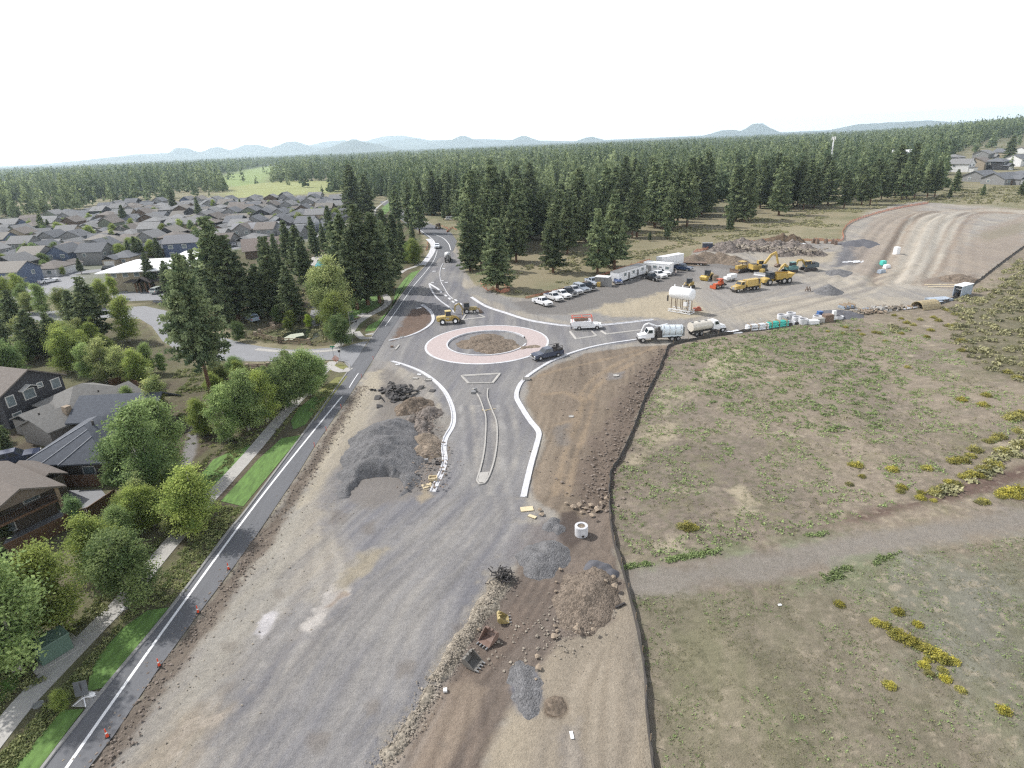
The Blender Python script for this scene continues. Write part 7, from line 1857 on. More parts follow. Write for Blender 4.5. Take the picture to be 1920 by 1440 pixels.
# boards and small site things
for (x, y), s_, rz, lb, mt in (((801, 911), (1.3, 1.0, 0.06), 0.4, 'square plywood board at the western kerb end', 'plywood'), ((812, 900), (1.0, 0.8, 0.45), 0.2, 'white form box at the western kerb end', 'plywood'), ((988, 955), (1.5, 0.9, 0.08), 0.1, 'tan plywood board at the eastern kerb end', 'plywood'), ((998, 969), (1.0, 0.45, 0.08), -0.6, 'narrow plywood board below the eastern kerb end', 'plywood'),
                               ((987, 712), (1.3, 0.7, 0.35), 0.2, 'pale inlet box on the eastern kerb', 'concrete'), ((803, 713), (1.2, 0.8, 0.25), 0.3, 'pale inlet box inside the western kerb', 'concrete'), ((779, 710), (1.0, 0.6, 0.15), -0.3, 'white slab beside the western inlet box', 'concrete'), ((786, 703), (0.8, 0.4, 0.15), -0.3, 'thin white form on the ground behind the western kerb', 'white'), ((746, 684), (0.9, 0.4, 0.12), 0.1, 'short white block at the western kerb start', 'white'), ((754, 633), (0.8, 0.5, 0.3), 0.3, 'pale inlet box on the northwest kerb', 'concrete'),
                               ((785, 578), (1.4, 0.4, 0.1), 0.3, 'pale form board by the northwest kerb', 'white'), ((1080, 616), (0.9, 0.8, 0.7), 0.2, 'white form box in front of the service truck', 'white'), ((822, 869), (0.8, 0.7, 0.2), 0.5, 'dark open frame beside the western kerb', 'dark_steel'), ((745, 652), (0.35, 3.2, 0.16), -0.1, 'stray pale kerb piece near the side street', 'concrete'), ((735, 651), (0.6, 0.5, 0.3), 0.1, 'small reddish lump beside the stray kerb piece', 'rust'), ((800, 868), (0.5, 0.4, 0.6), 0.1, 'small grey valve box at the gravel stockpile foot', 'steel'),
                               ((1163, 1136), (1.1, 0.18, 0.12), 0.5, 'black pipe offcut by the silt fence', 'dark_steel'), ((1072, 1379), (0.25, 0.6, 0.06), 0.1, 'scrap of white plastic on the tan apron', 'white'), ((835, 1296), (0.3, 0.3, 0.2), 0.1, 'white stone-sized block beside the stony windrow', 'white'), ((1462, 1135), (0.3, 0.2, 0.08), 0.1, 'scrap of white litter on the lower field', 'white')):
    m = MB().box((0, 0, s_[2] / 2), s_, rz)
    if s_[2] >= 0.2 and s_[0] > 0.6: m = MB().box((0, -s_[1] / 2, s_[2] / 2), (s_[0], 0.1, s_[2])).box((0, s_[1] / 2, s_[2] / 2), (s_[0], 0.1, s_[2])).box((-s_[0] / 2, 0, s_[2] / 2), (0.1, s_[1], s_[2])).box((s_[0] / 2, 0, s_[2] / 2), (0.1, s_[1], s_[2])).box((0, 0, s_[2] * 0.4), (s_[0], s_[1], 0.05))
    o = m.build('plywood_board' if mt == 'plywood' and s_[2] < .2 else 'site_block', M[mt], None, G(x, y) + Vector((0, 0, 0.02)))
    setp(o, lb, 'board' if mt == 'plywood' else 'block')
o = MB().bar([(0, 0, 0.03), (2.2, 0.4, 0.05)], 0.08).bar([(0.4, -0.3, 0.06), (1.6, 0.6, 0.05)], 0.08).bar([(0, 0.5, 0.05), (0.6, -0.8, 0.05)], 0.08).build('form_stakes', M['plywood'], None, G(904, 770)); setp(o, 'scattered form boards on the long splitter island', 'boards')
o = MB().box((0, 0, 0.2), (0.8, 0.8, 0.4)).box((0.2, 0.9, 0.25), (0.4, 0.5, 0.5)).box((0.5, 0.2, 0.6), (0.3, 0.3, 0.5)).build('inlet_box', M['steel'], None, G(888, 737)); setp(o, 'grey catch basin frame at the tip of the long splitter island', 'inlet')

# cones on the asphalt edge
def cone(label, q):
    t = thing('traffic_cone', label, 'traffic cone', G(*q) + Vector((0, 0, 0.036)), 0.4, 'cones along the asphalt edge', 0.8)
    part('base', t, ('cb',), lambda m: m.box((0, 0, 0.03), (0.42, 0.42, 0.06), top=0.9), M['rubber'])
    part('post', t, ('cp',), lambda m: m.lathe([(0.14, 0.06), (0.055, 0.85), (0.05, 1.0), (0.0, 1.02)], 14), M['cone_orange'])
    part('band', t, ('cw',), lambda m: m.lathe([(0.105, 0.45), (0.085, 0.62)], 14), M['lamp'])
cone('orange cone nearest the bottom of the picture', (202, 1382)); cone('second orange cone up the asphalt edge', (299, 1249)); cone('third orange cone up the asphalt edge, by the tree shadow', (372, 1149)); cone('farthest orange cone of the four on the asphalt edge', (429, 1068))
for (x, y), lb in (((678, 708), 'fourth'), ((640, 766), 'third'), ((612, 808), 'second'), ((700, 674), 'fifth'), ((590, 838), 'first')):
    o = MB().box((0, 0, 0.35), (0.05, 0.05, 0.7)).box((0, 0, 0.62), (0.09, 0.07, 0.2)).build('survey_stake', M['cone_orange'], None, G(x, y)); setp(o, f'{lb} short orange-topped stake up the road edge from the gravel stockpile', 'stake')

# green transformer, covers, sign on spread legs
p = G(103, 1226)
t = thing('transformer_box', 'dark green utility transformer box on its concrete pad beside the walk', 'utility box', (p.x, p.y, 0.08), 0.98)
MB().box((0, 0, 0.85), (2.4, 1.7, 1.6)).build('cabinet', M['green_box'], t)
MB().box((0.02, 0, 1.7), (2.55, 1.85, 0.12), top=0.97).build('lid', M['green_box'], t)
MB().box((-1.22, 0.0, 0.85), (0.04, 1.5, 1.3)).build('door', mat('green_enamel_dark', (0.05, 0.085, 0.068), 0.5), t)
MB().box((-1.25, 0.1, 1.15), (0.02, 0.18, 0.12)).build('label_plate', M['lamp'], t)
o = MB().box((0, 0, 0.0), (3.8, 2.6, 0.2)).build('utility_pad', M['concrete'], None, (p.x, p.y, 0.0)); o.rotation_euler = (0, 0, 0.98); setp(o, kind='structure')
p = G(160, 1312)
sheet('utility_pad', [(133, 1326), (165, 1327), (192, 1298), (165, 1296)], 0.06, M['concrete'])
t = thing('portable_sign', 'portable road sign seen from behind on white spread legs', 'sign', (p.x, p.y, 0.06), 0.25)
MB().box((0, 0, 1.15), (0.95, 0.04, 1.25), rot=Matrix.Rotation(-0.25, 3, 'X')).build('panel', mat('sign_back', (0.10, 0.105, 0.115), 0.5, 0.1, 2.0), t)
for a in (0.3, 1.9, 3.5, 5.1): MB().bar([(0.05, -0.15, 0.35), (0.05 + 0.8 * math.cos(a), -0.15 + 0.8 * math.sin(a), 0.03)], 0.06).build('leg', M['white'], t)
MB().bar([(0.05, -0.1, 0.3), (0.02, 0.0, 1.7)], 0.05).build('mast', M['dark_steel'], t)
o = MB().lathe([(0.0, 0.0), (0.22, 0.02), (0.26, 0.16), (0.18, 0.28), (0.0, 0.32)], 12).build('sandbag', M['white'], None, G(172, 1306) + Vector((0, 0, 0.06))); o.scale = (1.3, 0.9, 1); setp(o, 'white sandbag lying on the sign stand leg', 'sandbag')
# street corner furniture
def post(name, label, q, h, extra, m='steel', r=0.07):
    t = thing(name, label, 'street sign' if 'sign' in name else 'lamp post', G(*q))
    MB().cyl((0, 0, 0), (0, 0, h), r, r * 0.7, 10).build('pole', M[m], t)
    extra(t, h); return t
def lamp_x(t, h):
    MB().bar([(0, 0, h - 0.1), (0.7, 0, h)], 0.08).build('arm', M['steel'], t)
    MB().box((0.9, 0, h), (0.6, 0.3, 0.14), top=0.8).build('lamp_head', M['dark_steel'], t)
post('lamp_post', 'tall slim lamp post where the walk meets the side street', (661, 642), 7.0, lamp_x)
def name_sign(t, h):
    MB().box((0, 0, h - 0.2), (1.0, 0.04, 0.26)).build('name_plate', M['sign_green'], t)
    MB().box((0, 0, h - 0.5), (0.04, 0.9, 0.26)).build('cross_plate', M['sign_green'], t)
post('street_sign', 'green street name sign on the corner island', (627, 676), 3.2, name_sign, r=0.05)
def o_sign(t, h): MB().box((0, 0, h - 0.1), (1.1, 0.04, 1.1), rot=Matrix.Rotation(math.pi / 4, 3, 'Y')).build('panel', M['orange'], t)
post('work_sign', 'small orange diamond work sign on the corner island', (631, 684), 1.4, o_sign, r=0.05)
def d_sign(t, h): MB().box((0, 0, h - 0.2), (0.5, 0.04, 0.5)).build('panel', M['dark_steel'], t)
post('road_sign', 'small dark sign at the street corner kerb', (638, 674), 2.0, d_sign, r=0.04)
o = MB().box((0, 0, 0.6), (0.9, 0.6, 1.2)).box((0, 0, 1.23), (1.0, 0.7, 0.08)).build('utility_cabinet', M['green_box'], None, G(660, 600)); setp(o, 'dark utility cabinet beside the curving walk', 'utility box')
sheet('utility_pad', [(666, 592), (680, 587), (688, 588), (680, 595)], 0.05, M['concrete'])
sheet('utility_pad', [(656, 603), (670, 599), (668, 605)], 0.05, M['concrete'])
sheet('utility_pad', [(684, 627), (700, 624), (702, 627), (688, 629)], 0.05, M['concrete'])
# bike rack of blue bicycles by the clubhouse car park
for k in range(8):
    p = G(290 + k * 5.2, 569 + k * 0.4)
    t = thing('bicycle', f"{['first', 'second', 'third', 'fourth', 'fifth', 'sixth', 'seventh', 'eighth'][k]} blue bicycle from the left in the rack by the car park", 'bicycle', p, 1.2, 'blue bicycles in a rack')
    part('frame', t, ('bf',), lambda m: m.bar([(-0.45, 0, 0.35), (-0.15, 0, 0.85), (0.4, 0, 0.8), (0.05, 0, 0.35), (-0.15, 0, 0.85)], 0.06).bar([(0.4, 0, 0.95), (0.5, 0, 0.35)], 0.05), M['blue'])
    for x_ in (-0.5, 0.52): part('wheel', t, ('bw',), lambda m: m.add([], []).lathe([(0.28, -0.02), (0.34, -0.03), (0.34, 0.03), (0.28, 0.02)], 16), M['rubber'], loc=(x_, 0, 0.34)).rotation_euler = (math.pi / 2, 0, 0)
    part('handlebar', t, ('bh_',), lambda m: m.box((0.4, 0, 1.0), (0.06, 0.55, 0.05)), M['dark_steel'])
    part('saddle', t, ('bs',), lambda m: m.box((-0.18, 0, 0.92), (0.26, 0.14, 0.07)), M['dark_steel'])
# phone mast in the forest
p = G(1553, 332)
t = thing('phone_mast', 'tall pale phone mast rising from the forest on the right', 'mast', (p.x, p.y, 0))
d = pix(p)[2]
hm = (332 - 262) / FPX * d * 1.0
MB().cyl((0, 0, 0), (0, 0, hm), 0.8, 0.5, 10).build('pole', M['white'], t)
for k in range(6):
    a = k * math.pi / 3
    MB().box((1.5 * math.cos(a), 1.5 * math.sin(a), hm - 1.2), (0.5, 0.5, 2.6)).bar([(0, 0, hm - 1.2), (1.5 * math.cos(a), 1.5 * math.sin(a), hm - 1.2)], 0.2).build('antenna', M['white'], t)

# ------------------------------------------------------------------ materials laid along the silt fence
def bundle(name, label, cat, a, b, w, h, m, n=6):
    A, B = G(*a), G(*b)
    d = B - A
    t = thing(name, label, cat, A, math.atan2(d.y, d.x))
    L_ = d.length
    k = 0
    for j in range(max(1, int(h / 0.32))):
        for i in range(max(1, int(w / 0.36)) - (j % 2)):
            MB().cyl((0, i * 0.36 + (j % 2) * 0.18, 0.18 + j * 0.31), (L_, i * 0.36 + (j % 2) * 0.18, 0.18 + j * 0.31), 0.178, n=8).build('pipe', m, t)
    for x in (0.12, 0.5, 0.88): MB().box((L_ * x, w / 2 - 0.2, h / 2 + 0.02), (0.12, w + 0.1, h + 0.12)).build('strap', M['rail'], t)
    return t
bundle('pipe_bundle', 'bundle of white pipes along the silt fence', 'pipes', (1402, 621), (1441, 617), 1.5, 1.3, M['plastic_white'])
bundle('pipe_bundle', 'bundle of teal pipes beside the white bundle', 'pipes', (1442, 616), (1478, 611), 1.5, 1.5, M['teal'])
o = MB().box((0, 0, 0.1), (3.5, 1.2, 0.2)).box((0.6, 0.3, 0.3), (1.4, 0.8, 0.25), 0.3).box((-1.2, -0.2, 0.25), (0.8, 0.6, 0.3), 0.5).build('sheet_stack', M['plastic_white'], None, G(1375, 624)); setp(o, 'crumpled white wrapping between water truck and white pipes', 'wrapping')
bundle('pipe_bundle', 'blue-grey pipe bundle at the start of the material heaps', 'pipes', (1582, 580), (1604, 577), 2.2, 0.9, M['blue_steel'])
bundle('pipe_bundle', 'low grey pipe bundle between the block heaps', 'pipes', (1610, 584), (1655, 576), 1.2, 0.4, M['blue_steel'])
bundle('pipe_bundle', 'white pipe bundle left of the tan culvert', 'pipes', (1694, 581), (1724, 577), 1.5, 0.6, M['plastic_white'])
RINGS = [(1465, 600, 1.3), (1482, 598, 1.5), (1493, 603, 1.2), (1505, 607, 1.2), (1482, 607, 0.6), (1532, 600, 1.0), (1572, 597, 0.6)]
for k, (x, y, h) in enumerate(RINGS):
    o = MB().lathe([(0.62, 0.0), (0.80, 0.0), (0.80, h), (0.62, h), (0.62, 0.0)], 20).build('concrete_ring', M['kerb_new'], None, G(x, y)); o.scale = (1.25, 1.25, 1)
    setp(o, ['first pale concrete ring from the teal pipes, back row', 'tallest pale concrete ring, back row', 'pale concrete ring in front of the tallest', 'pale concrete ring nearest the silt fence', 'low concrete ring beside the nearest one', 'concrete ring behind the white crates', 'low ring on the black gravel spill'][k], 'concrete ring', 'concrete rings by the silt fence')
for (x, y), s_, mt, lb in (((1523, 607), (2.4, 1.4, 0.9), 'white', 'white crate in front of the blue drum stack'), ((1535, 604), (2.2, 1.2, 1.0), 'concrete', 'pale crate beside the brown pallet stack'), ((1536, 596), (1.0, 1.0, 1.6), 'blue', 'blue drum stack among the crates'), ((1551, 602), (2.0, 1.6, 1.6), 'rust', 'brown pallet stack among the crates'), ((1562, 600), (0.7, 0.7, 2.2), 'white', 'slim white column crate beside the brown stack')):
    m = MB()
    n = max(2, int(s_[2] / 0.3))
    for k in range(n): m.box((0, 0, s_[2] * (k + 0.5) / n), (s_[0] * (1 - 0.03 * (k % 2)), s_[1] * (1 - 0.03 * (k % 2)), s_[2] / n * 0.86), 0.1)
    m.box((0, 0, s_[2] * 0.5), (s_[0] * 0.9, s_[1] * 0.9, s_[2] * 0.96), 0.1)
    o = m.build('crate', M[mt], None, G(x, y)); setp(o, lb, 'crate')
rng = np.random.default_rng(91)
for (cx, cy, sx, lb, mt) in ((1600, 590, 2.6, 'heap of tan rocks and timber by the blue-grey pipes', 'rock'), (1630, 588, 3.4, 'heap of tan offcuts against the silt fence', 'stone'), (1668, 581, 4.4, 'long heap of pale rocks and boards before the white pipes', 'rock'), (1651, 584, 2.2, 'grey block heap in the middle of the materials', 'concrete')):
    m = MB(); c0 = G(cx, cy)
    for k in range(46):
        x_, y_ = rng.normal() * sx * 0.5, rng.normal() * 0.7
        q = Matrix.Rotation(rng.uniform(0, 6.28), 3, 'Z') @ Matrix.Rotation(rng.normal() * 0.4, 3, 'X')
        m.box((x_, y_ + 0.5, rng.uniform(0.1, 0.8)), (rng.uniform(0.3, 1.2), rng.uniform(0.2, 0.6), rng.uniform(0.15, 0.5)), rot=q, top=rng.uniform(0.6, 1))
    setp(m.build('material_heap', M[mt], None, c0), lb, 'heap')
# half culvert, sheets, trench box
p = G(1735, 577)
t = thing('steel_culvert', 'tan corrugated half culvert arch by the silt fence', 'culvert', p, 0.25)
m = MB()
for k in range(9):
    a0, a1 = math.pi * k / 9, math.pi * (k + 1) / 9
    for j in range(10):
        x0, x1 = -2.6 + j * 0.52, -2.6 + (j + 1) * 0.52
        r0, r1 = 1.7 + 0.07 * (j % 2), 1.7 + 0.07 * ((j + 1) % 2)
        m.add([(x0, r0 * math.cos(a0), r0 * math.sin(a0)), (x1, r1 * math.cos(a0), r1 * math.sin(a0)), (x1, r1 * math.cos(a1), r1 * math.sin(a1)), (x0, r0 * math.cos(a1), r0 * math.sin(a1))], [(0, 1, 2, 3)])
o = m.build('shell', mat('galvanised_tan', (0.33, 0.27, 0.16), 0.6, 0.25, 2.0), t)
o.modifiers.new('thick', 'SOLIDIFY').thickness = 0.08
def sheets(label, q, L_, w, n, rz, m, name='steel_sheets'):
    mb = MB()
    for k in range(n): mb.box((0.1 * (k % 2), 0.06 * (k % 3), 0.06 + k * 0.1), (L_, w, 0.07), 0.02 * (k % 2))
    o = mb.build(name, m, None, G(*q)); o.rotation_euler = (0, 0, rz); return setp(o, label, 'sheet stack')
sheets('blue-grey steel sheets stacked beside the tan culvert', (1760, 563), 5.5, 2.6, 5, 0.1, M['blue_steel'])
sheets('blue-grey trench plates under the sheet stack', (1752, 568), 4.5, 2.0, 3, 0.3, M['blue_steel'])
sheets('long tan timber planks laid on the ground before the trench box', (1768, 534), 9, 0.5, 1, -0.15, M['plywood'], 'planks')
sheets('second row of long timber planks nearer the trench box', (1775, 538), 9, 0.5, 1, -0.15, M['plywood'], 'planks')
t = thing('trench_box', 'steel trench box with white top standing at the silt fence', 'trench box', G(1803, 553), 0.5)
for y_ in (-0.9, 0.9): MB().box((0, y_, 1.3), (5.0, 0.14, 2.6)).build('side_panel', M['blue_steel'], t)
for x_ in (-2.2, 2.2): MB().cyl((x_, -0.85, 1.8), (x_, 0.85, 1.8), 0.1, n=8).build('spreader', M['steel'], t)
MB().box((0, 0, 2.68), (5.2, 2.1, 0.12)).build('top_sheet', M['white'], t)
for (x, y), lb, s_, mt in (((1680, 477), 'white portable toilet cabin on the ramp', (1.5, 1.5, 2.4), 'white'), ((1655, 497), 'teal-wrapped bale on the ramp edge, upper one', (1.6, 1.2, 1.3), 'teal'), ((1662, 503), 'pale wrapped bale below the teal bale', (1.8, 1.2, 1.0), 'plastic_white'), ((1652, 512), 'grey wrapped bale lowest on the ramp edge', (2.0, 1.3, 0.9), 'blue_steel')):
    m = MB().box((0, 0, s_[2] / 2), s_, 0.3, 0.94).box((0, 0, s_[2] + 0.06), (s_[0] * 0.98, s_[1] * 0.98, 0.14), 0.3, 0.7)
    o = m.build('portable_toilet' if 'toilet' in lb else 'wrapped_bale', M[mt], None, G(x, y)); setp(o, lb, 'toilet cabin' if 'toilet' in lb else 'bale')
m = MB(); rng = np.random.default_rng(5)
for k in range(14):
    x_, y_ = rng.normal() * 2.2, rng.normal() * 0.7
    m.box((x_, y_, 0.12), (rng.uniform(0.8, 2.2), rng.uniform(0.5, 1.1), rng.uniform(0.1, 0.3)), rng.uniform(-0.5, 0.5), rng.uniform(0.5, 0.9))
setp(m.build('plastic_sheeting', M['plastic_white'], None, G(1612, 491)), 'crumpled white sheeting on the dark gravel slab', 'sheeting')
o = MB().box((0, 0, 1.0), (3.2, 2.2, 0.14), rot=Matrix.Rotation(0.35, 3, 'Y')).box((0.8, 0.5, 0.4), (1.6, 1.2, 0.8), 0.5).build('scrap_sheet', M['white'], None, G(1502, 461)); setp(o, 'tilted white scrap sheet at the end of the rubble heap', 'scrap sheet')
for k, (x, y) in enumerate(((1525, 456), (1532, 457), (1548, 456), (1561, 457), (1567, 459))):
    o = MB().box((0, 0, 0.8), (1.3, 1.0, 1.6), 0.3 * k, 0.8).cyl((0, 0, 1.6), (0.2, 0.1, 2.1), 0.2, 0.1).build('tree_stump', M['rust'], None, G(x, y)); setp(o, ['first', 'second', 'third', 'fourth', 'fifth'][k] + ' dark stump from the white scrap sheet', 'stump', 'stumps behind the yard')
for k, (x, y) in enumerate(((1512, 546), (1517, 546))):
    t = thing('pipe_stand', ['left brown steel stand beside the gravel cone', 'right brown steel stand beside the gravel cone'][k], 'stand', G(x, y), 0.4)
    for s in (-0.5, 0.5): MB().bar([(s, 0, 0), (0, 0, 1.3)], 0.14).build('leg', M['rust'], t)
    MB().bar([(-0.5, 0, 0.5), (0.5, 0, 0.5)], 0.12).build('crossbar', M['rust'], t)

# ------------------------------------------------------------------ people
def person(label, q, rz, top, legs_m):
    """Standing worker: one skinned body with fingers, head with face, vest and helmet on top."""
    t = thing('person', label, 'person', G(*q), rz)
    V = [(0, 0, 0.98), (0, 0, 1.22), (0, 0.0, 1.45), (0, 0, 1.55), (0.01, 0, 1.66), (0.02, 0, 1.76)]
    R = [0.15, 0.15, 0.15, 0.06, 0.10, 0.075]
    E = [(0, 1), (1, 2), (2, 3), (3, 4), (4, 5)]
    def add(p, r, a): V.append(p); R.append(r); E.append((a, len(V) - 1)); return len(V) - 1
    add((0.115, 0, 1.655), 0.022, 4)                       # nose
    for s in (-1, 1):
        add((0.0, s * 0.105, 1.665), 0.02, 4)              # ear
        k = add((0, s * 0.10, 0.92), 0.105, 0); k = add((0.02, s * 0.11, 0.50), 0.068, k); k = add((0, s * 0.12, 0.09), 0.046, k); add((0.16, s * 0.13, 0.04), 0.04, k)
        k = add((0, s * 0.20, 1.42), 0.065, 2); k = add((-0.01, s * 0.27, 1.13), 0.048, k); k = add((0.10, s * 0.27, 0.90), 0.034, k); h = add((0.13, s * 0.265, 0.83), 0.032, k)
        for j, (dx, ln) in enumerate(((0.03, 0.075), (0.01, 0.09), (-0.01, 0.082), (-0.03, 0.062))):
            f1 = add((0.14 + dx, s * 0.262, 0.79), 0.011, h); add((0.145 + dx, s * 0.25, 0.79 - ln), 0.008, f1)
        th = add((0.165, s * 0.235, 0.82), 0.012, h); add((0.18, s * 0.225, 0.775), 0.009, th)
    me = bpy.data.meshes.new('body')
    me.from_pydata(V, E, [])
    o = link('body', me, t)
    sk = o.modifiers.new('skin', 'SKIN')
    me.skin_vertices.new() if not me.skin_vertices else None
    for i, r in enumerate(R): me.skin_vertices[0].data[i].radius = (r, r)
    me.skin_vertices[0].data[0].use_root = True
    o.modifiers.new('smooth', 'SUBSURF').levels = 1
    me.materials.append(M['skin'])
    MB().lathe([(0.165, 0.96), (0.18, 1.1), (0.185, 1.3), (0.17, 1.46), (0.08, 1.53)], 14).build('vest', M[top], t)
    for s in (-1, 1):
        MB().cyl((0, s * 0.10, 0.98), (0.02, s * 0.115, 0.50), 0.125, 0.085, 10).cyl((0.02, s * 0.115, 0.52), (0, s * 0.12, 0.08), 0.085, 0.065, 10).build('trouser_leg', M[legs_m], t)
    MB().lathe([(0.145, 1.70), (0.125, 1.72), (0.11, 1.79), (0.06, 1.84), (0.0, 1.85)], 14).build('helmet', M['lamp'], t)
    for s in (-0.035, 0.035): MB().box((0.10, s, 1.68), (0.02, 0.02, 0.012)).build('eye', M['dark_steel'], t)
    MB().box((0.095, 0, 1.61), (0.02, 0.045, 0.008)).build('mouth', M['red_lamp'], t)
    return t
person('person in pale vest and dark trousers standing below the box trailer', (1267, 517), -1.2, 'lamp', 'denim')
person('person in dark clothes standing behind the white service truck', (1071, 618), 0.2, 'denim', 'denim')

# ------------------------------------------------------------------ plants of the field
def mound(seed, n=260, r=0.75, h=0.75, leaf=0.075):
    rng = np.random.default_rng(seed)
    nb = 26
    c = rng.normal(size=(nb, 3)); c[:, 2] = np.abs(c[:, 2]) * 0.8 + 0.15
    c /= np.linalg.norm(c, axis=1)[:, None]
    c *= np.array([r, r, h]) * rng.uniform(0.62, 1.05, nb)[:, None]
    P, T = [], []
    for k in range(nb):
        q = n // nb * 2
        P.append(c[k] * rng.uniform(0.15, 1.0, (q, 1)) + rng.normal(size=(q, 3)) * 0.13 * r)
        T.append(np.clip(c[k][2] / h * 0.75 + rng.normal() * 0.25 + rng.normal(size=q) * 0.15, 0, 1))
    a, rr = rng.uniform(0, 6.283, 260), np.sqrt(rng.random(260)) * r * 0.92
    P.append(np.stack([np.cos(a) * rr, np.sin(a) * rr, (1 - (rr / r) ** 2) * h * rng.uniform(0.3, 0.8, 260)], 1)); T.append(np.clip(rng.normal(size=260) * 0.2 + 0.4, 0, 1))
    P, T = np.concatenate(P), np.concatenate(T)
    P[:, 2] = np.maximum(P[:, 2], 0.05)
    v, f = rand_quads(P, leaf, rng, 0.9)
    return v, f, np.repeat(T, 4)
BR = []
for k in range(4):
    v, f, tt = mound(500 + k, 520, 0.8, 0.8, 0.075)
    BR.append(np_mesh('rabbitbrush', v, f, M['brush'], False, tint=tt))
BRUSH = [(1574, 1134, 1, 1), (1684, 1148, 1.1, 1.1), (1721, 1172, .9, 1.2), (1642, 1168, 1, 1), (1660, 1174, 1, .95), (1682, 1192, 1.5, 1), (1707, 1204, 1.5, 1), (1737, 1217, 1.4, .85), (1757, 1231, 1.7, 1), (1770, 1237, 1.2, 1), (1788, 1241, 1, 1), (1732, 1248, .9, 1.1), (1738, 1238, .6, 1), (1768, 1258, .8, .8), (1772, 1274, .9, 1.2), (1668, 1286, 1, 1), (1743, 1264, .8, .6), (1801, 1294, .8, .8), (1882, 1333, 1, 1.1),
         (1289, 990, 1.8, .75), (1278, 988, 1.3, .5), (1300, 990, 1.2, 1), (1607, 874, 1.5, .9), (1597, 872, 1.1, .85), (1673, 881, 1.5, .95), (1737, 879, 1.4, .9), (1616, 894, .9, .75), (1593, 909, 1, .45), (1691, 915, 1.3, 1), (1688, 922, 1, .7), (1803, 751, 1.6, .95), (1849, 742, 1.5, .9), (1843, 760, 1.7, .8), (1803, 658, 1.6, .8), (1701, 689, 1.1, .75), (1866, 690, 1.1, .7), (1905, 783, 2.4, .6), (1893, 786, 1.8, .65), (1914, 776, 1.6, .7), (1889, 699, 1.6, .7), (1907, 709, 1.7, .65), (1910, 810, 1.6, .7), (1874, 820, 1.7, .6), (1853, 828, 1.4, .55), (1866, 824, 1.3, .7),
         (1803, 864, 1.9, .75), (1787, 866, 1.5, .8), (1828, 845, 1.8, .6), (1820, 856, 1.4, .7), (1887, 849, 1.8, .75), (1875, 846, 1.5, .55), (1912, 836, 1.8, .6), (1845, 882, 1.9, .7), (1866, 874, 1.8, .85), (1855, 868, 1.5, .6), (1824, 891, 1.7, .85), (1837, 893, 1.3, .9), (1770, 916, 1.5, .6), (1757, 921, 1.5, .45), (1749, 926, 1.3, .6), (1726, 934, 1.2, 1), (1727, 925, 1, 1), (1791, 908, 1.4, .6), (1807, 895, 1.4, .8), (1780, 905, 1.2, 1), (1845, 941, 1.3, .8), (1837, 943, 1.1, .45), (1891, 926, 2.1, 1.05), (1878, 929, 1.5, 1.05), (1912, 922, 1.9, 1.05), (1905, 932, 1.4, 1), (1750, 939, .8, .9), (1876, 932, 1, .8),
         (1585, 614, 1.2, .9), (1640, 624, 1.3, .8), (1650, 626, 1.2, .7), (1552, 622, 1, .8), (1617, 628, 1.2, .85), (1700, 606, 1.6, .75), (1712, 610, 1.4, .6), (1690, 626, 1.2, .85), (1676, 592, 1.2, .9), (1750, 596, 1.4, .8), (1760, 602, 1.6, .7), (1745, 620, 1.5, .9), (1738, 632, 1.3, .9), (1690, 598, 1.1, .9), (1610, 620, .9, 1), (1775, 582, 1.3, .85), (1790, 590, 1.5, .7), (1580, 626, 1, .7), (1802, 640, 2, .6), (1660, 640, 1.0, .6), (1705, 640, 1.0, .5), (1779, 612, 1.6, .7), (1725, 600, 1.3, .6)]
CW = ['lower field below the dirt track', 'dirt track verge', 'right edge of the field', 'upper field along the silt fence']
for k, (x, y, s, ye) in enumerate(BRUSH):
    p = G(x, y)
    side = 'in the lower field below the dirt track' if y > 1050 else 'near the left end of the dirt track' if x < 1400 else 'along the red-brown strip' if y > 885 and x > 1680 else 'in the thicket at the right of the field' if x > 1780 and y > 720 else 'on the open field' if y > 730 else 'behind the silt fence' if y < 650 else 'on the upper field'
    hue = 'bright yellow' if ye > .98 else 'golden' if ye > .8 else 'olive yellow' if ye > .62 else 'grey-green'
    sz = 'big' if s > 1.55 else 'small' if s < 1.05 else 'rounded'
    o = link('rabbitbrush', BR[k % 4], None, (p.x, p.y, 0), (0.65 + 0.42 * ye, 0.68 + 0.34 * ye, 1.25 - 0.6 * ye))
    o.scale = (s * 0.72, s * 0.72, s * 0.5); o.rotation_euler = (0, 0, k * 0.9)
    setp(o, f'{sz} {hue} rabbitbrush {side}', 'shrub', 'rabbitbrush ' + side); reg(o)

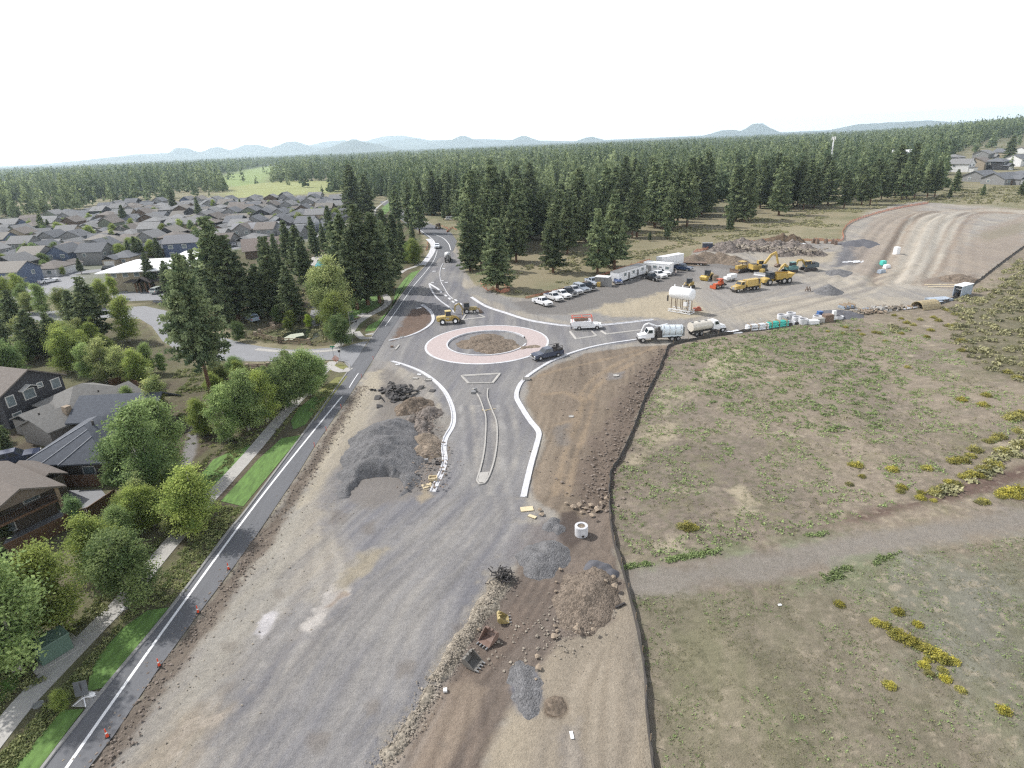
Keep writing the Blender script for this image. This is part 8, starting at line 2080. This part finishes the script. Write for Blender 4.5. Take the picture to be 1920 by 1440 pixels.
def shrub_field(name, poly, n, lo, hi, m, seed, dens=0, leafs=34, keep=None):
    """Low scrub nobody could count, as one mesh."""
    rng = np.random.default_rng(seed)
    pw = [tuple(p) for p in (W(poly) if not isinstance(poly[0], Vector) else poly)]
    a = np.array(pw)
    out, tries = [], 0
    while len(out) < n and tries < n * 30:
        tries += 1
        x, y = rng.uniform(a[:, 0].min(), a[:, 0].max()), rng.uniform(a[:, 1].min(), a[:, 1].max())
        if not inpoly(x, y, pw): continue
        if dens and vn(np.array([x / dens]), np.array([y / dens]), seed)[0] < 0.45 + 0.15 * rng.random(): continue
        if keep and not keep(x, y): continue
        out.append((x, y))
    V, T = [], []
    for x, y in out:
        s = lo + (hi - lo) * rng.random() ** 1.6
        c = rng.normal(size=(leafs, 3)); c[:, 2] = np.abs(c[:, 2]) * 0.75
        c /= np.linalg.norm(c, axis=1)[:, None] + 1e-6
        c = c * rng.uniform(0.5, 1.05, (leafs, 1)) * s * np.array([1, 1, 0.7]) + np.array([x, y, 0.03])
        v, _ = rand_quads(c, s * (0.34 if leafs > 20 else 0.42), rng, 0.9)
        g = rng.beta(2, 2)
        V.append(v); T.append(np.repeat(np.clip(g + c[:, 2] / s * 0.15 + rng.normal(size=leafs) * 0.13, 0, 1), 4))
    v = np.concatenate(V)
    return setp(link(name, np_mesh(name, v, np.arange(len(v)).reshape(-1, 4), m, False, tint=np.concatenate(T))), kind='stuff')
shrub_field('sagebrush', [(1800, 655), (1785, 640), (1790, 605), (1830, 570), (1920, 505), (2050, 420), (2300, 420), (2300, 700), (1930, 725), (1870, 700), (1830, 690)], 2600, 0.45, 1.1, M['sage'], 601, 0)
shrub_field('sagebrush', [(1660, 600), (1760, 580), (1800, 560), (1850, 530), (1920, 480), (1920, 520), (1830, 580), (1790, 640), (1680, 640)], 300, 0.3, 0.8, M['sage'], 602, 8)
shrub_field('sagebrush', [(1755, 930), (1850, 870), (1920, 815), (2050, 760), (2050, 800), (1920, 850), (1850, 900), (1760, 940)], 110, 0.4, 1.0, M['sage'], 603, 0)
shrub_field('scrub', [(880, 510), (960, 548), (1000, 556), (1110, 518), (1270, 465), (1330, 455), (1570, 425), (1600, 400), (1740, 375), (1780, 370), (1720, 365), (1500, 395), (1300, 425), (1200, 440), (1100, 470), (1000, 490), (900, 480)], 2600, 0.3, 0.95, M['sage'], 604, 9)
shrub_field('scrub', [(1740, 380), (1920, 385), (2050, 380), (2050, 345), (1920, 348), (1780, 356)], 900, 0.4, 1.4, M['sage'], 605, 0)
shrub_field('undergrowth', [(330, 590), (400, 625), (470, 640), (600, 650), (650, 620), (630, 560), (560, 540), (420, 560)], 500, 0.25, 0.8, M['sage'], 606, 5, keep=off_path)
shrub_field('undergrowth', [(-20, 620), (120, 610), (270, 620), (320, 680), (330, 760), (350, 830), (440, 850), (560, 760), (600, 700), (480, 695), (340, 690), (280, 640), (100, 606)], 520, 0.2, 0.7, M['dry'], 607, 4, keep=off_path)
shrub_field('grass_clumps', [(1172, 1062), (1150, 1000), (1148, 950), (1150, 890), (1200, 790), (1265, 650), (1420, 622), (1600, 595), (1780, 640), (1830, 700), (1920, 740), (1920, 800), (1700, 940), (1500, 1000), (1300, 1040)], 8500, 0.09, 0.36, M['tuft'], 608, 2.6, 7)
shrub_field('grass_clumps', [(1260, 652), (1420, 622), (1560, 602), (1640, 640), (1700, 720), (1640, 820), (1480, 800), (1320, 760), (1290, 700)], 1900, 0.16, 0.5, M['tuft'], 618, 1.4, 10)
shrub_field('grass_clumps', [(1165, 1062), (1300, 1037), (1440, 1013), (1570, 994), (1570, 1002), (1440, 1022), (1300, 1046), (1172, 1068)], 260, 0.12, 0.34, M['tuft'], 609, 2.0, 12)
shrub_field('grass_clumps', [(1480, 1094), (1560, 1070), (1640, 1045), (1700, 1032), (1660, 1052), (1590, 1082), (1490, 1106)], 150, 0.1, 0.3, M['tuft'], 610, 2.0, 12)
shrub_field('grass_clumps', [(1180, 1120), (1440, 1100), (1700, 1040), (1920, 1005), (2100, 1000), (2200, 1560), (1240, 1560), (1220, 1300)], 4200, 0.04, 0.20, M['tuft'], 611, 2.2, 6)
shrub_field('dry_stubble', [(1180, 1120), (1440, 1100), (1700, 1040), (1920, 1005), (2100, 1000), (2200, 1560), (1240, 1560), (1220, 1300)], 9000, 0.03, 0.12, M['sage'], 631, 1.6, 5)
shrub_field('dry_weeds', [(1172, 1062), (1150, 1000), (1150, 890), (1265, 650), (1600, 595), (1920, 740), (1920, 800), (1500, 1000)], 5200, 0.06, 0.24, M['sage'], 612, 2.5, 6)
# planting beds beside the walks
BEDS = [[(-20, 1440), (30, 1385), (110, 1300), (185, 1215), (240, 1150), (262, 1145), (230, 1175), (185, 1228), (165, 1270), (150, 1300), (118, 1330), (70, 1386), (20, 1445), (-10, 1490)], [(345, 1030), (410, 950), (455, 952), (425, 995), (330, 1130), (300, 1140), (270, 1130), (310, 1075)], [(590, 790), (622, 745), (652, 705), (640, 712), (606, 735), (580, 770)], [(388, 900), (440, 840), (500, 800), (540, 770), (560, 765), (520, 820), (478, 846), (420, 905)],
        [(-40, 1290), (40, 1240), (120, 1190), (200, 1100), (260, 1040), (330, 985), (345, 985), (230, 1118), (100, 1255), (0, 1362), (-40, 1400)], [(360, 880), (400, 850), (470, 820), (480, 828), (400, 862), (365, 900), (350, 930)]]
for k, bd in enumerate(BEDS):
    shrub_field('ornamental_grass', bd, (520, 520, 150, 220, 420, 90)[k], 0.14, 0.42, M['dry'], 620 + k, 0, 22, keep=off_path)

# ------------------------------------------------------------------ one label, one thing
ORD = ['first', 'second', 'third', 'fourth', 'fifth', 'sixth', 'seventh', 'eighth', 'ninth', 'tenth', 'eleventh', 'twelfth', 'thirteenth', 'fourteenth', 'fifteenth', 'sixteenth', 'seventeenth', 'eighteenth', 'nineteenth']
TENS = {2: 'twenty', 3: 'thirty', 4: 'forty', 5: 'fifty'}
for _k in range(20, 60): ORD.append({2: 'twentieth', 3: 'thirtieth', 4: 'fortieth', 5: 'fiftieth'}[_k // 10] if _k % 10 == 0 else TENS[_k // 10] + '-' + ORD[_k % 10 - 1])
by = {}
for o in NOTE: by.setdefault(o['label'], []).append(o)
for lab, os_ in by.items():
    if len(os_) < 2: continue
    os_.sort(key=lambda o: pix(o.location)[0])
    n = len(os_)
    for i, o in enumerate(os_):
        if n == 2: w_ = 'left one' if i == 0 else 'right one'
        else: w_ = 'leftmost' if i == 0 else 'rightmost' if i == n - 1 else ORD[i] + ' from left'
        o['label'] = lab + ', ' + w_

# ------------------------------------------------------------------ the air
hz_m = bpy.data.materials.new('air')
hz_m.use_nodes = True
hn = hz_m.node_tree
hn.nodes.clear()
ho, hv = hn.nodes.new("ShaderNodeOutputMaterial"), hn.nodes.new("ShaderNodeVolumePrincipled")
hv.inputs['Color'].default_value = (0.74, 0.89, 1.0, 1)
hv.inputs['Density'].default_value = 0.000075
hv.inputs['Anisotropy'].default_value = 0.35
hn.links.new(hv.outputs[0], ho.inputs['Volume'])
hb = MB().box((0, 11400, 215), (46000, 23800, 500)).build('haze', hz_m)
setp(hb, kind='stuff')
